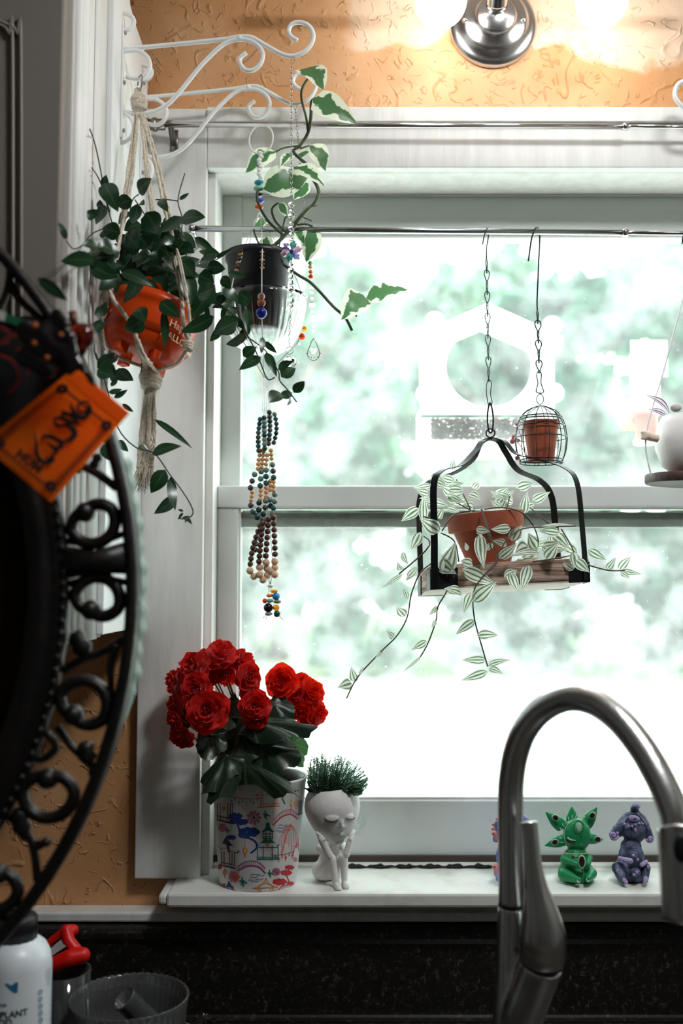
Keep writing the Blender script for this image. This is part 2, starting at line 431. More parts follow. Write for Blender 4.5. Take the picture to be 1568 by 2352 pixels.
# ------------------------------------------------------------ room shell
def shell(name, bx, m, **k): 
    o = obj(name, MB().box(*bx), m, smooth=False); return struct(o)
mb = MB(); x0, x1 = XROOM; ZS = SILL-.012
mb.box(x0, XL-.002, YW, YW+WT, ZF, ZC); mb.box(XR, x1, YW, YW+WT, ZF, ZC)
mb.box(XL-.002, XR, YW, YW+WT, ZF, ZS-.03); mb.box(XL-.002, XR, YW, YW+WT, ZH+.004, ZC)
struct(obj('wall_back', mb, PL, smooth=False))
shell('wall_left', (x0-.1, x0, YROOM, YW, ZF, ZC), DARKROOM)
shell('wall_right', (x1, x1+.1, YROOM, YW, ZF, ZC), DARKROOM)
shell('wall_front', (x0, x1, YROOM-.1, YROOM, ZF, ZC), DARKROOM)
shell('floor', (x0-.1, x1+.1, YROOM-.1, YW+WT, -.1, ZF), FLOORM)
shell('ceiling', (x0-.1, x1+.1, YROOM-.1, YW+WT, ZC, ZC+.1), CEIL)

# ------------------------------------------------------------ window
win = bpy.data.objects.new('window_1', None); COL.objects.link(win); win['kind'] = 'structure'
WORLD[win] = V((XL+XR)/2, YW, SILL); win.location = WORLD[win]
def wpart(name, mb, m, bevel=.0015, **k): return obj(name, mb, m, win, smooth=False, bevel=bevel, **k)
CT = YW-YC
ZCB = U(400, 2019, YC).z
wpart('side_casing', MB().box(XO, XL, YC, YW, ZCB, ZHT), WHITEP, .002)
wpart('side_casing', MB().box(XR, XR+XL-XO, YC, YW, ZCB, ZHT), WHITEP, .002)
mb = MB().box(XL+.0005, XR-.0005, YC+.0005, YW, ZH+.0003, ZHT)
mb.box(XL+.0005, XR, YC-.006, YC+.0003, ZHT-.024, ZHT-.0005); wpart('head_casing', mb, WHITEP)
# jamb lining
YG = 1.60
mb = MB().box(XL-.001, XL+.012, YC+.0205, YG+.05, ZS-.03, ZH).box(XR-.012, XR+.001, YC+.0205, YG+.05, ZS-.03, ZH)
mb.box(XL+.0005, XR, YC+.0205, YG+.05, ZH+.0005, ZH+.012); wpart('jamb', mb, WHITEP)
# sill (stool) and the strip below
XS = U(362, 2050, SILLF).x
ZSB = U(800, 2086, SILLF).z
mb = MB().box(XS+.012, XR+.2, SILLF, YF+.01, ZSB, SILL).box(XS, XS+.013, SILLF+.003, YW, ZSB+.003, SILL-.003)
wpart('window_sill', mb, WORNP, .004)
mb = MB().box(XO-.3, XR+.3, 1.474, YW, U(800, 2119, 1.474).z, U(800, 2096, 1.474).z); wpart('apron', mb, WHITEP, .003)
mb = MB().box(XS+.03, XR+.2, 1.492, YW, U(800, 2096, 1.474).z-.002, ZSB+.001); wpart('apron_backing', mb, WORNP, .001)
# frame strip on the stool, black gap, caulk line
za = U(900, 1985, YF).z; zb = U(900, 1972, 1.555).z
wpart('frame_strip', MB().box(XL+.012, XR, YF, YF+.06, SILL-.002, za), WORNP, .002)
wpart('track_gap', MB().box(XL+.012, XR, YF+.012, YF+.055, za-.001, zb+.003), mat('dark_track', (70, 62, 54), .8), 0)  # plain dark strip filling the gap under the sash
mb = MB(); xa = U(800, 2003, YF).x; xb = U(1130, 2003, YF).x
pts = [V(xa+(xb-xa)*i/40, YF-.001, SILL+.0026+.0012*math.sin(i*1.7)*math.cos(i*.6)) for i in range(41)]
mb.tube(pts, [.0028+.0014*math.sin(i*.9)+.0008*math.sin(i*2.3) for i in range(41)], 6); wpart('cracked_caulk', mb, mat('black_caulk', (30, 30, 32), .8, bump=.8, bscale=300), 0)
# lower sash (room side), upper sash behind
Y1, Y2 = 1.565, 1.60
def rect(mb, x0_, y0_, x1_, y1_, Y, d):
    """box covering an image rectangle at depth Y, thickness d"""
    a = U(x0_, y0_, Y); c = U(x1_, y1_, Y); mb.box(min(a.x, c.x), max(a.x, c.x), Y, Y+d, min(a.z, c.z), max(a.z, c.z))
xst = U(545, 1500, Y1).x; zgb = U(900, 1838, Y1).z; zmr0 = U(900, 1166, Y1).z; zmr1 = U(900, 1116, Y1).z
mb = MB().box(XL+.0121, xst, Y1, Y1+.03, zb, zmr0-.0002).box(xst+.0002, XR-.0702, Y1, Y1+.03, zb, zgb).box(XR-.07, XR-.012, Y1, Y1+.03, zb, zmr0-.0002)
mb.box(XL+.012, XR-.012, Y1-.004, Y1+.03, zmr0, zmr1)
wpart('lower_sash', mb, SASHP, .0025)
mb = MB(); zt = U(900, 1212, Y1+.02).z; zt0 = U(900, 1176, Y1+.016).z
mb.box(xst, XR-.07, Y1+.016, Y1+.03, zt, zt0)
wpart('screen_frame', mb, mat('grey_frame', (176, 180, 178), .4), .001)
mb = MB().box(xst, XR-.07, Y1+.008, Y1+.028, zt0+.004, zt0+.0065).box(xst, xst+.003, Y1+.006, Y1+.03, zgb, zmr0).box(xst, XR-.07, Y1+.004, Y1+.03, zgb-.001, zgb+.004)
wpart('glazing_bead', mb, WHITEP, .0008)
us = U(553, 900, Y2).x; zu0 = U(900, 540, Y2).z; zu1 = U(900, 425, Y2).z
mb = MB().box(XL+.0121, us, Y2, Y2+.03, zmr0, ZH).box(XR-.07, XR-.012, Y2, Y2+.03, zmr0, ZH).box(us+.0002, XR-.0702, Y2, Y2+.03, zu0, ZH)
mb.box(us+.0002, XR-.0702, Y2-.006, Y2-.0002, U(900, 452, Y2).z, ZH)
wpart('upper_sash', mb, mat('shaded_sash_paint', (200, 204, 200), .4), .002)  # grey shade of the recess put into the sash colour
mb = MB().box(us, XR-.07, Y2+.002, Y2+.03, zu0-.004, zu0+.003)
wpart('glazing_bead', mb, WHITEP, .0008)
GL1 = glassy('dusty_hazed_glass', (246, 250, 247), VEIL1, .04, scale=14)  # the veil is glass dirt plus haze that whitens the view
GL2 = glassy('screened_window_glass', (242, 248, 244), VEIL2, .04, scale=18)  # stronger veil, the paler haze of the lower view put into the pane
wpart('glass_pane', MB().box(us-.004, XR-.066, Y2+.014, Y2+.017, zmr0, zu0+.004), GL1, 0)
wpart('glass_pane', MB().box(xst-.004, XR-.066, Y1+.014, Y1+.016, zgb-.004, zt0), GL2, 0)
# insect screen: fine mesh sheet outside the lower pane
SCR = bpy.data.materials.new('insect_mesh'); SCR.use_nodes = True
n = SCR.node_tree.nodes; l = SCR.node_tree.links; b = n['Principled BSDF']; b.inputs['Base Color'].default_value = lin((150, 156, 154)); b.inputs['Roughness'].default_value = .6
tc = n.new('ShaderNodeTexCoord'); sp = n.new('ShaderNodeSeparateXYZ'); l.new(tc.outputs['Object'], sp.inputs[0])
o_ = []
for ax_ in ('X', 'Z'):
    m1 = n.new('ShaderNodeMath'); m1.operation = 'MULTIPLY'; m1.inputs[1].default_value = 1/.0016; l.new(sp.outputs[ax_], m1.inputs[0])
    m2 = n.new('ShaderNodeMath'); m2.operation = 'FRACT'; l.new(m1.outputs[0], m2.inputs[0])
    m3 = n.new('ShaderNodeMath'); m3.operation = 'LESS_THAN'; m3.inputs[1].default_value = .16; l.new(m2.outputs[0], m3.inputs[0]); o_.append(m3.outputs[0])
m4 = n.new('ShaderNodeMath'); m4.operation = 'MAXIMUM'; l.new(o_[0], m4.inputs[0]); l.new(o_[1], m4.inputs[1])
tr = n.new('ShaderNodeBsdfTransparent'); mx = n.new('ShaderNodeMixShader'); l.new(m4.outputs[0], mx.inputs[0]); l.new(tr.outputs[0], mx.inputs[1]); l.new(b.outputs[0], mx.inputs[2]); l.new(mx.outputs[0], n['Material Output'].inputs[0])
wpart('insect_screen', MB().box(xst-.004, XR-.066, Y1+.026, Y1+.0265, zgb-.004, zt0), SCR, 0)
# water spots on the glass
mb = MB()
for i in range(260):
    if i < 200: px, py, Y = rnd.uniform(560, 1560), rnd.uniform(1220, 1820), Y1+.0139
    else: px, py, Y = rnd.uniform(560, 1560), rnd.uniform(560, 1100), Y2+.0139
    c = U(px, py, Y); r = rnd.choice((.0005, .0007, .001, .0016))
    mb.add([c+V(r*math.cos(k*PI/3), 0, r*math.sin(k*PI/3)) for k in range(6)], [tuple(range(6))])
spot = wpart('water_spots', mb, glassy('dried_droplets', (255, 255, 255), .5), 0); spot['kind'] = 'stuff'
# light portal at the opening
ld = bpy.data.lights.new('window_portal', 'AREA'); ld.shape = 'RECTANGLE'; ld.size = XR-XL; ld.size_y = ZH-SILL; ld.cycles.is_portal = True
lo_ = bpy.data.objects.new('window_portal', ld); COL.objects.link(lo_); lo_.location = ((XL+XR)/2, YW+WT+.03, (ZH+SILL)/2); lo_.rotation_euler = (-PI/2, 0, 0)

# ------------------------------------------------------------ upper cabinet with scalloped side board
XC = -.312
cz0 = U(300, 1452, 1.45).z
cab = thing('upper_cabinet', 'painted upper kitchen cabinet left of the window with a fluted side', 'cabinet', V(-.6, 1.2, cz0))
obj('cabinet_body', MB().box(-1.25, XC, 1.115, 1.30, cz0, ZC), CABP, cab, False, bevel=.002)
dr = MB().box(-1.2, XC-.006, 1.095, 1.113, cz0+.004, ZC-.05)
door = obj('door', dr, DOORP, cab, False, bevel=.003)
mb = MB()
for k, off in enumerate((0, .012)):
    p = [U(48-off*2000*.8, 1200, 1.092), U(48-off*2000*.8, 130, 1.092), U(40-off*1600, 80, 1.092), U(20-off*1600, 58, 1.092), U(-60-off*1600, 30, 1.092)]
    mb.tube(cat(p, 5), .0025, 6)
obj('door_moulding', mb, DOORP, door)
mb = MB()
for k in range(5):
    y = 1.128+k*.014; mb.tube([V(XC+.001, y, cz0+.003), V(XC+.001, y, ZC-.01)], .0055+.002*(k % 2), 8)
mb.box(XC-.001, XC+.004, 1.20, 1.262, cz0, ZC-.01)
obj('fluted_trim', mb, WHITEP, cab)
mb = MB().box(XC, XC+.0035, 1.194, 1.199, cz0, ZC-.01); obj('seam', mb, mat('tan_gap', (150, 128, 112), .7), cab, False)
# board: outline in y-z, cut away towards the top in a curve
def yat(px): return -XC*F/(784-px)
pr = [(1.262, cz0+.005), (1.487, cz0+.005)]
for (px, py) in ((320, 1400), (330, 700), (337, 300), (330, 240), (322, 190), (306, 145), (288, 95), (270, 50), (258, 10), (252, -40)):
    yy = min(1.487, yat(px)); pr.append((yy, U(px, py, yy).z))
pr.append((1.262, U(240, -40, 1.262).z))
mb = MB(); m_ = len(pr)
mb.add([V(XC+.002, y, z) for y, z in pr]+[V(XC+.012, y, z) for y, z in pr], [tuple(range(m_)), tuple(range(m_, 2*m_))[::-1]]+[(i, i+m_, (i+1) % m_+m_, (i+1) % m_) for i in range(m_)])
obj('side_board', mb, BOARDP, cab, False, bevel=.0015)
RUST = mat('rusty_screw', (112, 66, 44), .6, .5)
for (px, py) in ((243, 5), (306, 155)):
    y = yat(px)*1.035; obj('screw', MB().lathe([(.001, .004), (.0035, .003), (.0045, 0)], V(XC+.012, y, U(px, py, y).z), 12, axis=(1, 0, 0), capb=True), RUST, cab)

# ------------------------------------------------------------ curtain rods
def rodthing(lbl, y, xL, yL, xR_, yR, r, mats):
    a = U(xL, yL, y); c = U(xR_, yR, y)
    t = thing('curtain_rod', lbl, 'curtain rod', (a+c)/2)
    mid = a+(c-a)*((1435-xL)/(xR_-xL))
    obj('rod', MB().tube([a, mid], r, 12), mats, t)
    obj('rod', MB().tube([mid, c], r*.72, 12), mats, t)
    obj('collar', MB().tube([mid-V(.004, 0, 0), mid+V(.004, 0, 0)], r*1.35, 12), CHROME, t)
    return t, a, c
t, a, c = rodthing('thin chrome curtain rod crossing the white head casing above the window', 1.462, 372, 286, 1700, 292, .0042, CHROME)
mb = MB().tube([a-V(.022, 0, 0), a+V(.004, 0, 0)], .0085, 14).tube([a-V(.014, 0, 0), a-V(.008, 0, 0)], .0105, 14).tube([a-V(.026, 0, 0), a-V(.02, 0, 0)], .0095, 14)
obj('finial', mb, mat('aged_nickel', (150, 142, 134), .3, 1), t)
mb = MB().ribbon([a+V(.012, 0, .006), a+V(.012, .016, -.004), V(a.x+.014, YC-.001, a.z-.022)], .009, .002, (1, 0, 0)).box(a.x+.008, a.x+.02, YC-.002, YC, a.z-.03, a.z+.004)
obj('bracket', mb, mat('aged_nickel_bracket', (140, 134, 128), .35, 1), t)
t, a, c = rodthing('thin steel rod across the top of the glass, carrying the hanging hooks', 1.42, 432, 525, 1700, 537, .0045, ROD)
ROD2 = (a, c)
obj('end_cap', MB().tube([a-V(.004, 0, 0), a+V(.01, 0, 0)], .0062, 12), ROD, t)
mb = MB().ribbon([a+V(.006, 0, 0), V(a.x+.006, YC, a.z)], .008, .002, (0, 0, 1)); obj('bracket', mb, ROD, t)
def rod2z(px): 
    f_ = (px-432)/(1700-432); return U(px, 525+12*f_, 1.42)

# ------------------------------------------------------------ light fixture
fc = U(1131, 62, YW)
lt = thing('wall_light', 'chrome vanity light with round bulbs on the orange wall above the window', 'wall light', fc)
R = 105*K(1.5)
prof = [(R, 0), (R, .004), (R*.97, .009), (R*.88, .012), (R*.8, .014), (R*.74, .022), (R*.66, .026), (R*.5, .028), (R*.45, .036), (R*.4, .04), (.001, .042)]
mb = MB().lathe(prof, fc, 48, axis=(0, -1, 0), capb=True); obj('canopy', mb, mat('satin_nickel', (206, 206, 208), .24, 1), lt)
for px in (1067, 1201): obj('canopy_screw', MB().ball(U(px, 46, YW-.024), .0045, 10), CHROME, lt)
arm0 = fc+V(0, -.04, .01); top = V(fc.x, 1.40, U(1131, -70, 1.40).z)
mb = MB().tube(cat([arm0, fc+V(0, -.07, .03), top+V(0, .02, -.01), top], 6), [.017, .012], 16)
bl = U(650, -78, 1.40); br = U(1610, -78, 1.40)
mb.tube([bl, br], .009, 14); obj('arm', mb, CHROME, lt)
BULB = bpy.data.materials.new('glowing_bulb'); BULB.use_nodes = True
n = BULB.node_tree.nodes; b = n['Principled BSDF']; b.inputs['Base Color'].default_value = (1, 1, 1, 1); b.inputs['Emission Color'].default_value = (1, .95, .9, 1); b.inputs['Emission Strength'].default_value = BULBS
for px in (1012, 1382, 1752, 660):
    c = U(px, 2, 1.40); 
    if px in (1752, 660): continue
    sh = obj('socket', MB().tube([c+V(0, 0, .035), c+V(0, 0, .075)], .017, 16), CHROME, lt)
    obj('bulb', MB().ball(c, 62*K(1.4), 32), BULB, lt)

# ------------------------------------------------------------ counter and backsplash
XB = U(-400, 2200, 1.46).x
bs = MB(); zt = U(800, 2136, 1.462).z
prof = [(1.50, COUNTER-.03), (1.50, zt+.004), (1.472, zt+.004), (1.464, zt+.001), (1.460, zt-.004), (1.4595, zt-.012), (1.463, zt-.02), (1.463, COUNTER+.004), (1.461, COUNTER+.0008), (1.450, COUNTER), (1.450, COUNTER-.03)]
m_ = len(prof); bs.add([V(x0+.01, y, z) for y, z in prof]+[V(x1-.01, y, z) for y, z in prof], [tuple(range(m_)), tuple(range(m_, 2*m_))[::-1]]+[(i, i+m_, (i+1) % m_+m_, (i+1) % m_) for i in range(m_)])
struct(obj('trim_1', bs, GRAN, smooth=False))
tag(obj('countertop', MB().box(x0+.01, x1-.01, .82, 1.4495, COUNTER-.03, COUNTER), GRAN, smooth=False, bevel=.003, loc=V(0, 1.2, COUNTER)), 'black speckled countertop running below the window', 'countertop')
mb = MB().box(x0+.01, x1-.01, .86, 1.49, .1, COUNTER-.031)
t = thing('base_cabinet', 'plain painted base cabinet under the black countertop', 'cabinet', V(0, 1.2, 0))
obj('cabinet_body', mb, CABP, t, False, bevel=.002)
obj('plinth', MB().box(x0+.01, x1-.01, .92, 1.49, .001, .099), BLACKM, t, False)
for k in range(5):
    xx = -1.5+k*.6; d = obj('door', MB().box(xx, xx+.58, .84, .859, .12, COUNTER-.06), CABP, t, False, bevel=.002)
    obj('handle', MB().tube([V(xx+.5, .83, .7), V(xx+.5, .82, .71), V(xx+.5, .82, .79), V(xx+.5, .83, .8)], .004, 8), STEEL, d)

# ------------------------------------------------------------ added lamp on the ceiling, out of view, for interior fill
cl = thing('added_fill_lamp', 'added round fill lamp above the kitchen counter, out of view', 'fill light', V(.5, .55, ZC))
obj('lamp_base', MB().lathe([(.15, 0), (.15, -.02), (.14, -.025)], V(.5, .55, ZC-.001), 32, capb=True, capt=True), WHITEP, cl)
CLM = bpy.data.materials.new('fill_lamp_glow'); CLM.use_nodes = True
b = CLM.node_tree.nodes['Principled BSDF']; b.inputs['Emission Color'].default_value = (.95, .98, 1, 1); b.inputs['Emission Strength'].default_value = FILLS
obj('diffuser', MB().lathe([(.135, -.026), (.13, -.045), (.1, -.065), (.05, -.075), (.001, -.078)], V(.5, .55, ZC), 32), CLM, cl)
# ------------------------------------------------------------ outdoors
GRND = mat('pale_concrete', (226, 226, 220), .9, c2=(206, 208, 202), nscale=.6)
LAWN = mat('lawn', (120, 148, 106), .95, c2=(150, 172, 130), nscale=1.2)
zg = -.45
mb = MB().box(-30, 30, 1.75, 20.5, zg-.1, zg); o = obj('driveway', mb, GRND, smooth=False, loc=V(0, 8, zg)); tag(o, 'bright pale driveway outside below the window', 'driveway')
mb = MB().box(-60, 60, 20.51, 70, zg-.1, zg+.01); o = obj('lawn', mb, LAWN, smooth=False, loc=V(0, 30, zg)); tag(o, 'blurred green lawn beyond the driveway', 'lawn')
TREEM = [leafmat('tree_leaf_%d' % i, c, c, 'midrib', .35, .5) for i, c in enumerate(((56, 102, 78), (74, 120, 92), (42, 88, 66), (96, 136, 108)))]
BARK = mat('bark', (88, 76, 64), .9, bump=.8, bscale=20, bdist=.02)
def tree(x, y, h, cr_, lbl, mi, nleaf=2600, kind='tree'):
    r_ = random.Random(int(x*31+y*7+h)); base = V(x, y, zg+.011)
    t = thing('tree' if kind == 'tree' else 'shrub', lbl, kind, base)
    mb = MB()
    if kind == 'tree':
        mb.tube(cat([base, base+V(.1, 0, h*.35), base+V(-.1, .1, h*.75)], 5), [h*.028, h*.01], 10)
        for k in range(7):
            a = k*2*PI/7; p0 = base+V(0, 0, h*(.3+.05*k)); mb.tube([p0, p0+V(math.cos(a)*cr_*.4, math.sin(a)*cr_*.4, h*.12), p0+V(math.cos(a)*cr_*.8, math.sin(a)*cr_*.8, h*.2)], [h*.012, h*.003], 6)
        obj('trunk', mb, BARK, t)
    else:
        for k in range(9):
            a = k*2*PI/9; mb.tube([base, base+V(math.cos(a)*cr_*.5, math.sin(a)*cr_*.5, h*.7)], [.03, .01], 5)
        obj('stem', mb, BARK, t)
    f = MB(); clumps = []
    for k in range(22 if kind == 'tree' else 12):
        a = r_.uniform(0, 2*PI); rr = cr_*math.sqrt(r_.random())*.85
        zz = h*r_.uniform(.12, .95) if kind == 'tree' else h*r_.uniform(.1, .85)
        sc = (1.15-abs(zz/h-.6)*.9) if kind == 'tree' else 1.1-zz/h*.5
        clumps.append((V(math.cos(a)*rr*sc*.8, math.sin(a)*rr*sc*.8, zz), cr_*r_.uniform(.2, .36)))
    for k in range(nleaf):
        c, R_ = r_.choice(clumps); d = V(r_.gauss(0, 1), r_.gauss(0, 1), r_.gauss(0, 1)).normalized()*R_*r_.random()**.4
        p = base+c+d; p.z = max(p.z, zg+.35); s_ = (r_.uniform(.13, .24)*h/7+.05)*(2.1 if kind == 'tree' else 1.7)
        dr_ = V(r_.gauss(0, 1), r_.gauss(0, 1), r_.gauss(0, .7)).normalized()*s_; sd = dr_.cross(V(r_.gauss(0, 1), r_.gauss(0, 1), r_.gauss(0, 1))).normalized()*s_*.45
        f.add([p, p+dr_*.5+sd, p+dr_, p+dr_*.5-sd], [(0, 1, 2, 3)], [(.5, 0.01), (1, .5), (.5, 1), (0, .5)])
    o = obj('foliage', f, TREEM[mi], t, smooth=False)
for (x, y, h, c_, mi, nl, lb) in (
    (-7.8, 24, 9, 3.0, 0, 2600, 'broad green tree outside, seen left of the beaded tassel'),
    (-1.7, 27, 10.5, 3.2, 1, 2600, 'mid green tree outside between the glass bowl planter and the bird feeder'),
    (4.9, 24, 9.5, 3.1, 2, 4200, 'deep green tree outside behind the wire cage'),
    (11.2, 23, 11, 3.0, 0, 3800, 'deep green tree outside at the right edge behind the nectar feeder'),
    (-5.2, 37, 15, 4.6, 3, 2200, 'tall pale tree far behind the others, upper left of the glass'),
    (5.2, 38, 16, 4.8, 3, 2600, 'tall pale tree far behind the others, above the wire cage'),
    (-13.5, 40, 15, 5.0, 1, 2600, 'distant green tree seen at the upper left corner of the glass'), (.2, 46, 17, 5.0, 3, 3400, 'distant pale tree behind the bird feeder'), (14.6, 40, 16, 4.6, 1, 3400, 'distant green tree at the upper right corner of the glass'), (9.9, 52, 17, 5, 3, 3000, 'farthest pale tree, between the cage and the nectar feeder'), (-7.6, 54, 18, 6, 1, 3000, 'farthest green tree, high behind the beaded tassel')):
    tree(x, y, h, c_, lb, mi, nl)
for i, (x, y, h, c, mi, lb) in enumerate(((-6.6, 19.4, 3.0, 1.5, 1, 'bright shrub outside, leftmost behind the beaded tassel'), (-3.2, 20.0, 2.9, 1.5, 0, 'round shrub outside left of the hanging tray'),
        (.4, 19.6, 3.2, 1.6, 1, 'green shrub seen through the screen just below the tray'), (3.9, 20.2, 3.3, 1.6, 2, 'darker shrub outside, seen just left above the faucet'), (7.4, 19.8, 3.5, 1.6, 0, 'rounded shrub outside seen above the faucet arch'), (10.6, 20.0, 3.3, 1.4, 2, 'dark shrub outside at the far right edge'))):
    tree(x, y+3, h, c*1.25, lb, mi, 3000, 'shrub')
sd = bpy.data.lights.new('sun', 'SUN'); sd.energy = SUNE; sd.angle = .02; sd.color = (1, .97, .9)
so = bpy.data.objects.new('sun', sd); COL.objects.link(so); so.rotation_euler = (math.radians(42), 0, math.radians(-25))

# ------------------------------------------------------------ window bird feeder (outside of the pane)
ACR = bpy.data.materials.new('clear_acrylic'); ACR.use_nodes = True
ACR = glassy('whitened_acrylic', (250, 255, 252), .62, .08)  # blown-out brightness of the clear feeder put into a white veil
yb = 1.665; k_ = K(yb)
bf = thing('bird_feeder', 'clear house-shaped window bird feeder with a round opening, stuck outside the glass', 'bird feeder', U(1120, 1040, yb))
def outl(pts, Y0, Y1_, mb): 
    p = [(U(a, b_, Y0).x, U(a, b_, Y0).z) for a, b_ in pts]; mb.prism(p, Y0, Y1_); return mb
# back panel with hole
oc = (1122, 842); orx, ory = 98, 92; N_ = 40
outer = []; house = [(963, 952), (963, 770), (1120, 702), (1273, 770), (1273, 952)]
import itertools
def rayhouse(a):
    d = Vector((math.cos(a), math.sin(a))); best = 1e9
    for i in range(5):
        p = Vector(house[i]); q = Vector(house[(i+1) % 5]); e_ = q-p; den = d.x*e_.y-d.y*e_.x
        if abs(den) < 1e-9: continue
        w_ = p-Vector(oc); t_ = (w_.x*e_.y-w_.y*e_.x)/den; s_ = (w_.x*d.y-w_.y*d.x)/den
        if t_ > 0 and -.001 <= s_ <= 1.001: best = min(best, t_)
    return Vector(oc)+d*best
mb = MB(); vs = []; fs = []
for dd in (0, .004):
    for i in range(N_):
        a = 2*PI*i/N_; vs.append(U(oc[0]+orx*math.cos(a), oc[1]+ory*math.sin(a), yb)+V(0, dd, 0))
    for i in range(N_): q = rayhouse(2*PI*i/N_); vs.append(U(q.x, q.y, yb)+V(0, dd, 0))
for i in range(N_):
    j = (i+1) % N_; fs += [(i, j, N_+j, N_+i), (2*N_+i, 3*N_+i, 3*N_+j, 2*N_+j), (i, 2*N_+i, 2*N_+j, j), (N_+i, N_+j, 3*N_+j, 3*N_+i)]
mb.add(vs, fs); obj('front_panel', mb, ACR, bf, False)
mb = MB(); outl([(945, 775), (1120, 695), (1292, 772), (1292, 800), (1120, 728), (945, 803)], yb-.005, yb+.09, mb); obj('roof', mb, ACR, bf, False)
mb = MB(); rect(mb, 963, 960, 1273, 1042, yb+.075, .004); rect(mb, 963, 1012, 1273, 1042, yb, .004); rect(mb, 955, 1030, 1281, 1042, yb-.004, .08); rect(mb, 963, 940, 967, 1042, yb, .075); rect(mb, 1269, 940, 1273, 1042, yb, .075)
obj('tray', mb, ACR, bf, False)
mb = MB(); 
for i in range(1500):
    c = U(rnd.uniform(990, 1205), rnd.uniform(962, 1009), yb+rnd.uniform(.006, .045)); mb.ball(c, .0028, 5, (1, .8, .7))
o = obj('birdseed', mb, mat('mixed_seed', (112, 80, 62), .8, c2=(66, 48, 42), nscale=80), bf); o['kind'] = 'stuff'
mb = MB(); rect(mb, 985, 1010, 1210, 1014, yb+.004, .065); obj('seed_shelf', mb, ACR, bf, False)
for (px, py) in ((998, 738), (1268, 748), (978, 905), (1272, 902)):
    mb = MB().lathe([(.001, .006), (.004, .006), (.005, .002), (.012, .001), (.0165, -.003)], U(px, py, yb-.012), 20, axis=(0, 1, 0)); mb.ring(U(px, py, yb-.014), .0165, .001, (0, 1, 0), 24, 5)
    obj('suction_cup', mb, ACR, bf)

# ------------------------------------------------------------ nectar feeder
yn = 1.665
nf = thing('nectar_feeder', 'white tube nectar feeder with an orange base and yellow flower outside the glass', 'bird feeder', U(1486, 1020, yn+.02))
NW = glassy('white_plastic_film', (250, 255, 255), .75, .06); c = U(1484, 1000, yn+.024); kk = K(yn)
z = lambda py: U(1484, py, yn+.024).z-c.z
obj('bottle', MB().lathe([(30*kk, z(955)), (34*kk, z(940)), (34*kk, z(815)), (30*kk, z(806)), (13*kk, z(803)), (13*kk, z(785)), (9*kk, z(779)), (.0001, z(778))], c, 28), NW, nf)
OR = mat('orange_plastic', (250, 100, 40), .4, transl=.3)
obj('base', MB().lathe([(.001, z(1018)), (22*kk, z(1018)), (26*kk, z(1005)), (26*kk, z(955)), (31*kk, z(945)), (.001, z(944))], c, 28), OR, nf)
obj('foot', MB().lathe([(.001, z(1022)), (30*kk, z(1020)), (30*kk, z(1011)), (.001, z(1010))], c, 24), mat('cream_plastic', (250, 226, 200), .5, transl=.3), nf)
mb = MB(); fcx = U(1441, 966, yn+.02)
for i in range(6): a = i*PI/3; mb.ball(fcx+V(math.cos(a)*.0105, 0, math.sin(a)*.0105), .0088, 10, (1, .35, 1))
obj('flower', mb, mat('yellow_plastic', (246, 214, 130), .5, transl=.4), nf)
mb = MB().ball(fcx+V(.012, -.004, 0), .006, 10); obj('perch', mb, OR, nf)
mb = MB(); rect(mb, 1447, 780, 1535, 866, yn-.008, .003); obj('mounting_plate', mb, glassy('clear_plate', (240, 250, 248), .25), nf, False, bevel=.002)
# ------------------------------------------------------------ scrolled brackets on the side board
def P1(pts, s, ox, oy, Y, k=5):
    """traced curve: crop coordinates -> image -> plane at depth Y"""
    Ys = Y if isinstance(Y, (list, tuple)) else None
    out = []
    for i, p in enumerate(pts):
        yy = p[2] if len(p) > 2 else Y
        out.append(U(p[0]/s+ox, p[1]/s+oy, yy))
    return cat(out, k)
YB = 1.312
br1 = thing('scroll_bracket', 'white scrolled wire bracket, the nearer and higher one on the white side board', 'plant bracket', V(XC+.012, YB, U(245, 200, YB).z), 'scrolled plant brackets')
s_ = 1.96
top_ = [(550, 140), (585, 130), (603, 100), (590, 72), (550, 58), (510, 65), (480, 100), (473, 140), (485, 180), (510, 205), (550, 218), (620, 215), (800, 198), (1000, 178), (1080, 165), (1130, 168), (1180, 195), (1250, 235), (1290, 250), (1330, 250), (1380, 225), (1408, 180), (1405, 140), (1380, 110), (1340, 100), (1310, 112), (1298, 140), (1310, 165), (1338, 182)]
dia = [(568, 345), (620, 355), (655, 340), (675, 300), (665, 260), (630, 232), (590, 228), (540, 238), (500, 270), (480, 320), (478, 390), (495, 445), (530, 485), (580, 508), (640, 512), (700, 500), (760, 465), (820, 400), (900, 300), (980, 220), (1030, 187), (1080, 178), (1130, 185), (1170, 215), (1183, 250), (1170, 290), (1140, 315), (1105, 315), (1082, 290), (1080, 262), (1108, 238)]
cir = [(535+68*math.cos(a), 575+70*math.sin(a)) for a in [PI*2*i/16-PI/2+.4 for i in range(16)]]
R_W = .0031
obj('scroll_arm', MB().tube(P1(top_, s_, 0, 0, YB), R_W, 10), WIRE_W, br1)
obj('scroll_brace', MB().tube(P1(dia, s_, 0, 0, YB), R_W, 10), WIRE_W, br1)
mb = MB().tube(P1(cir+cir[:2], s_, 0, 0, YB), R_W*.95, 10)
obj('scroll_foot', mb, WIRE_W, br1)
mb = MB().ball(U(1078/s_, 171/s_, YB), .0048, 10); obj('weld', mb, WIRE_W, br1)
za_, zb_ = U(240, 60, YB).z, U(240, 320, YB).z
mb = MB().box(XC+.0121, XC+.0145, YB-.006, YB+.006, zb_, za_)
obj('back_bar', mb, WIRE_W, br1, False, bevel=.0006)
for py in (75, 190, 300): obj('mounting_screw', MB().ball(V(XC+.016, YB, U(240, py, YB).z), .0032, 8, (.6, 1, 1)), SILVER, br1)
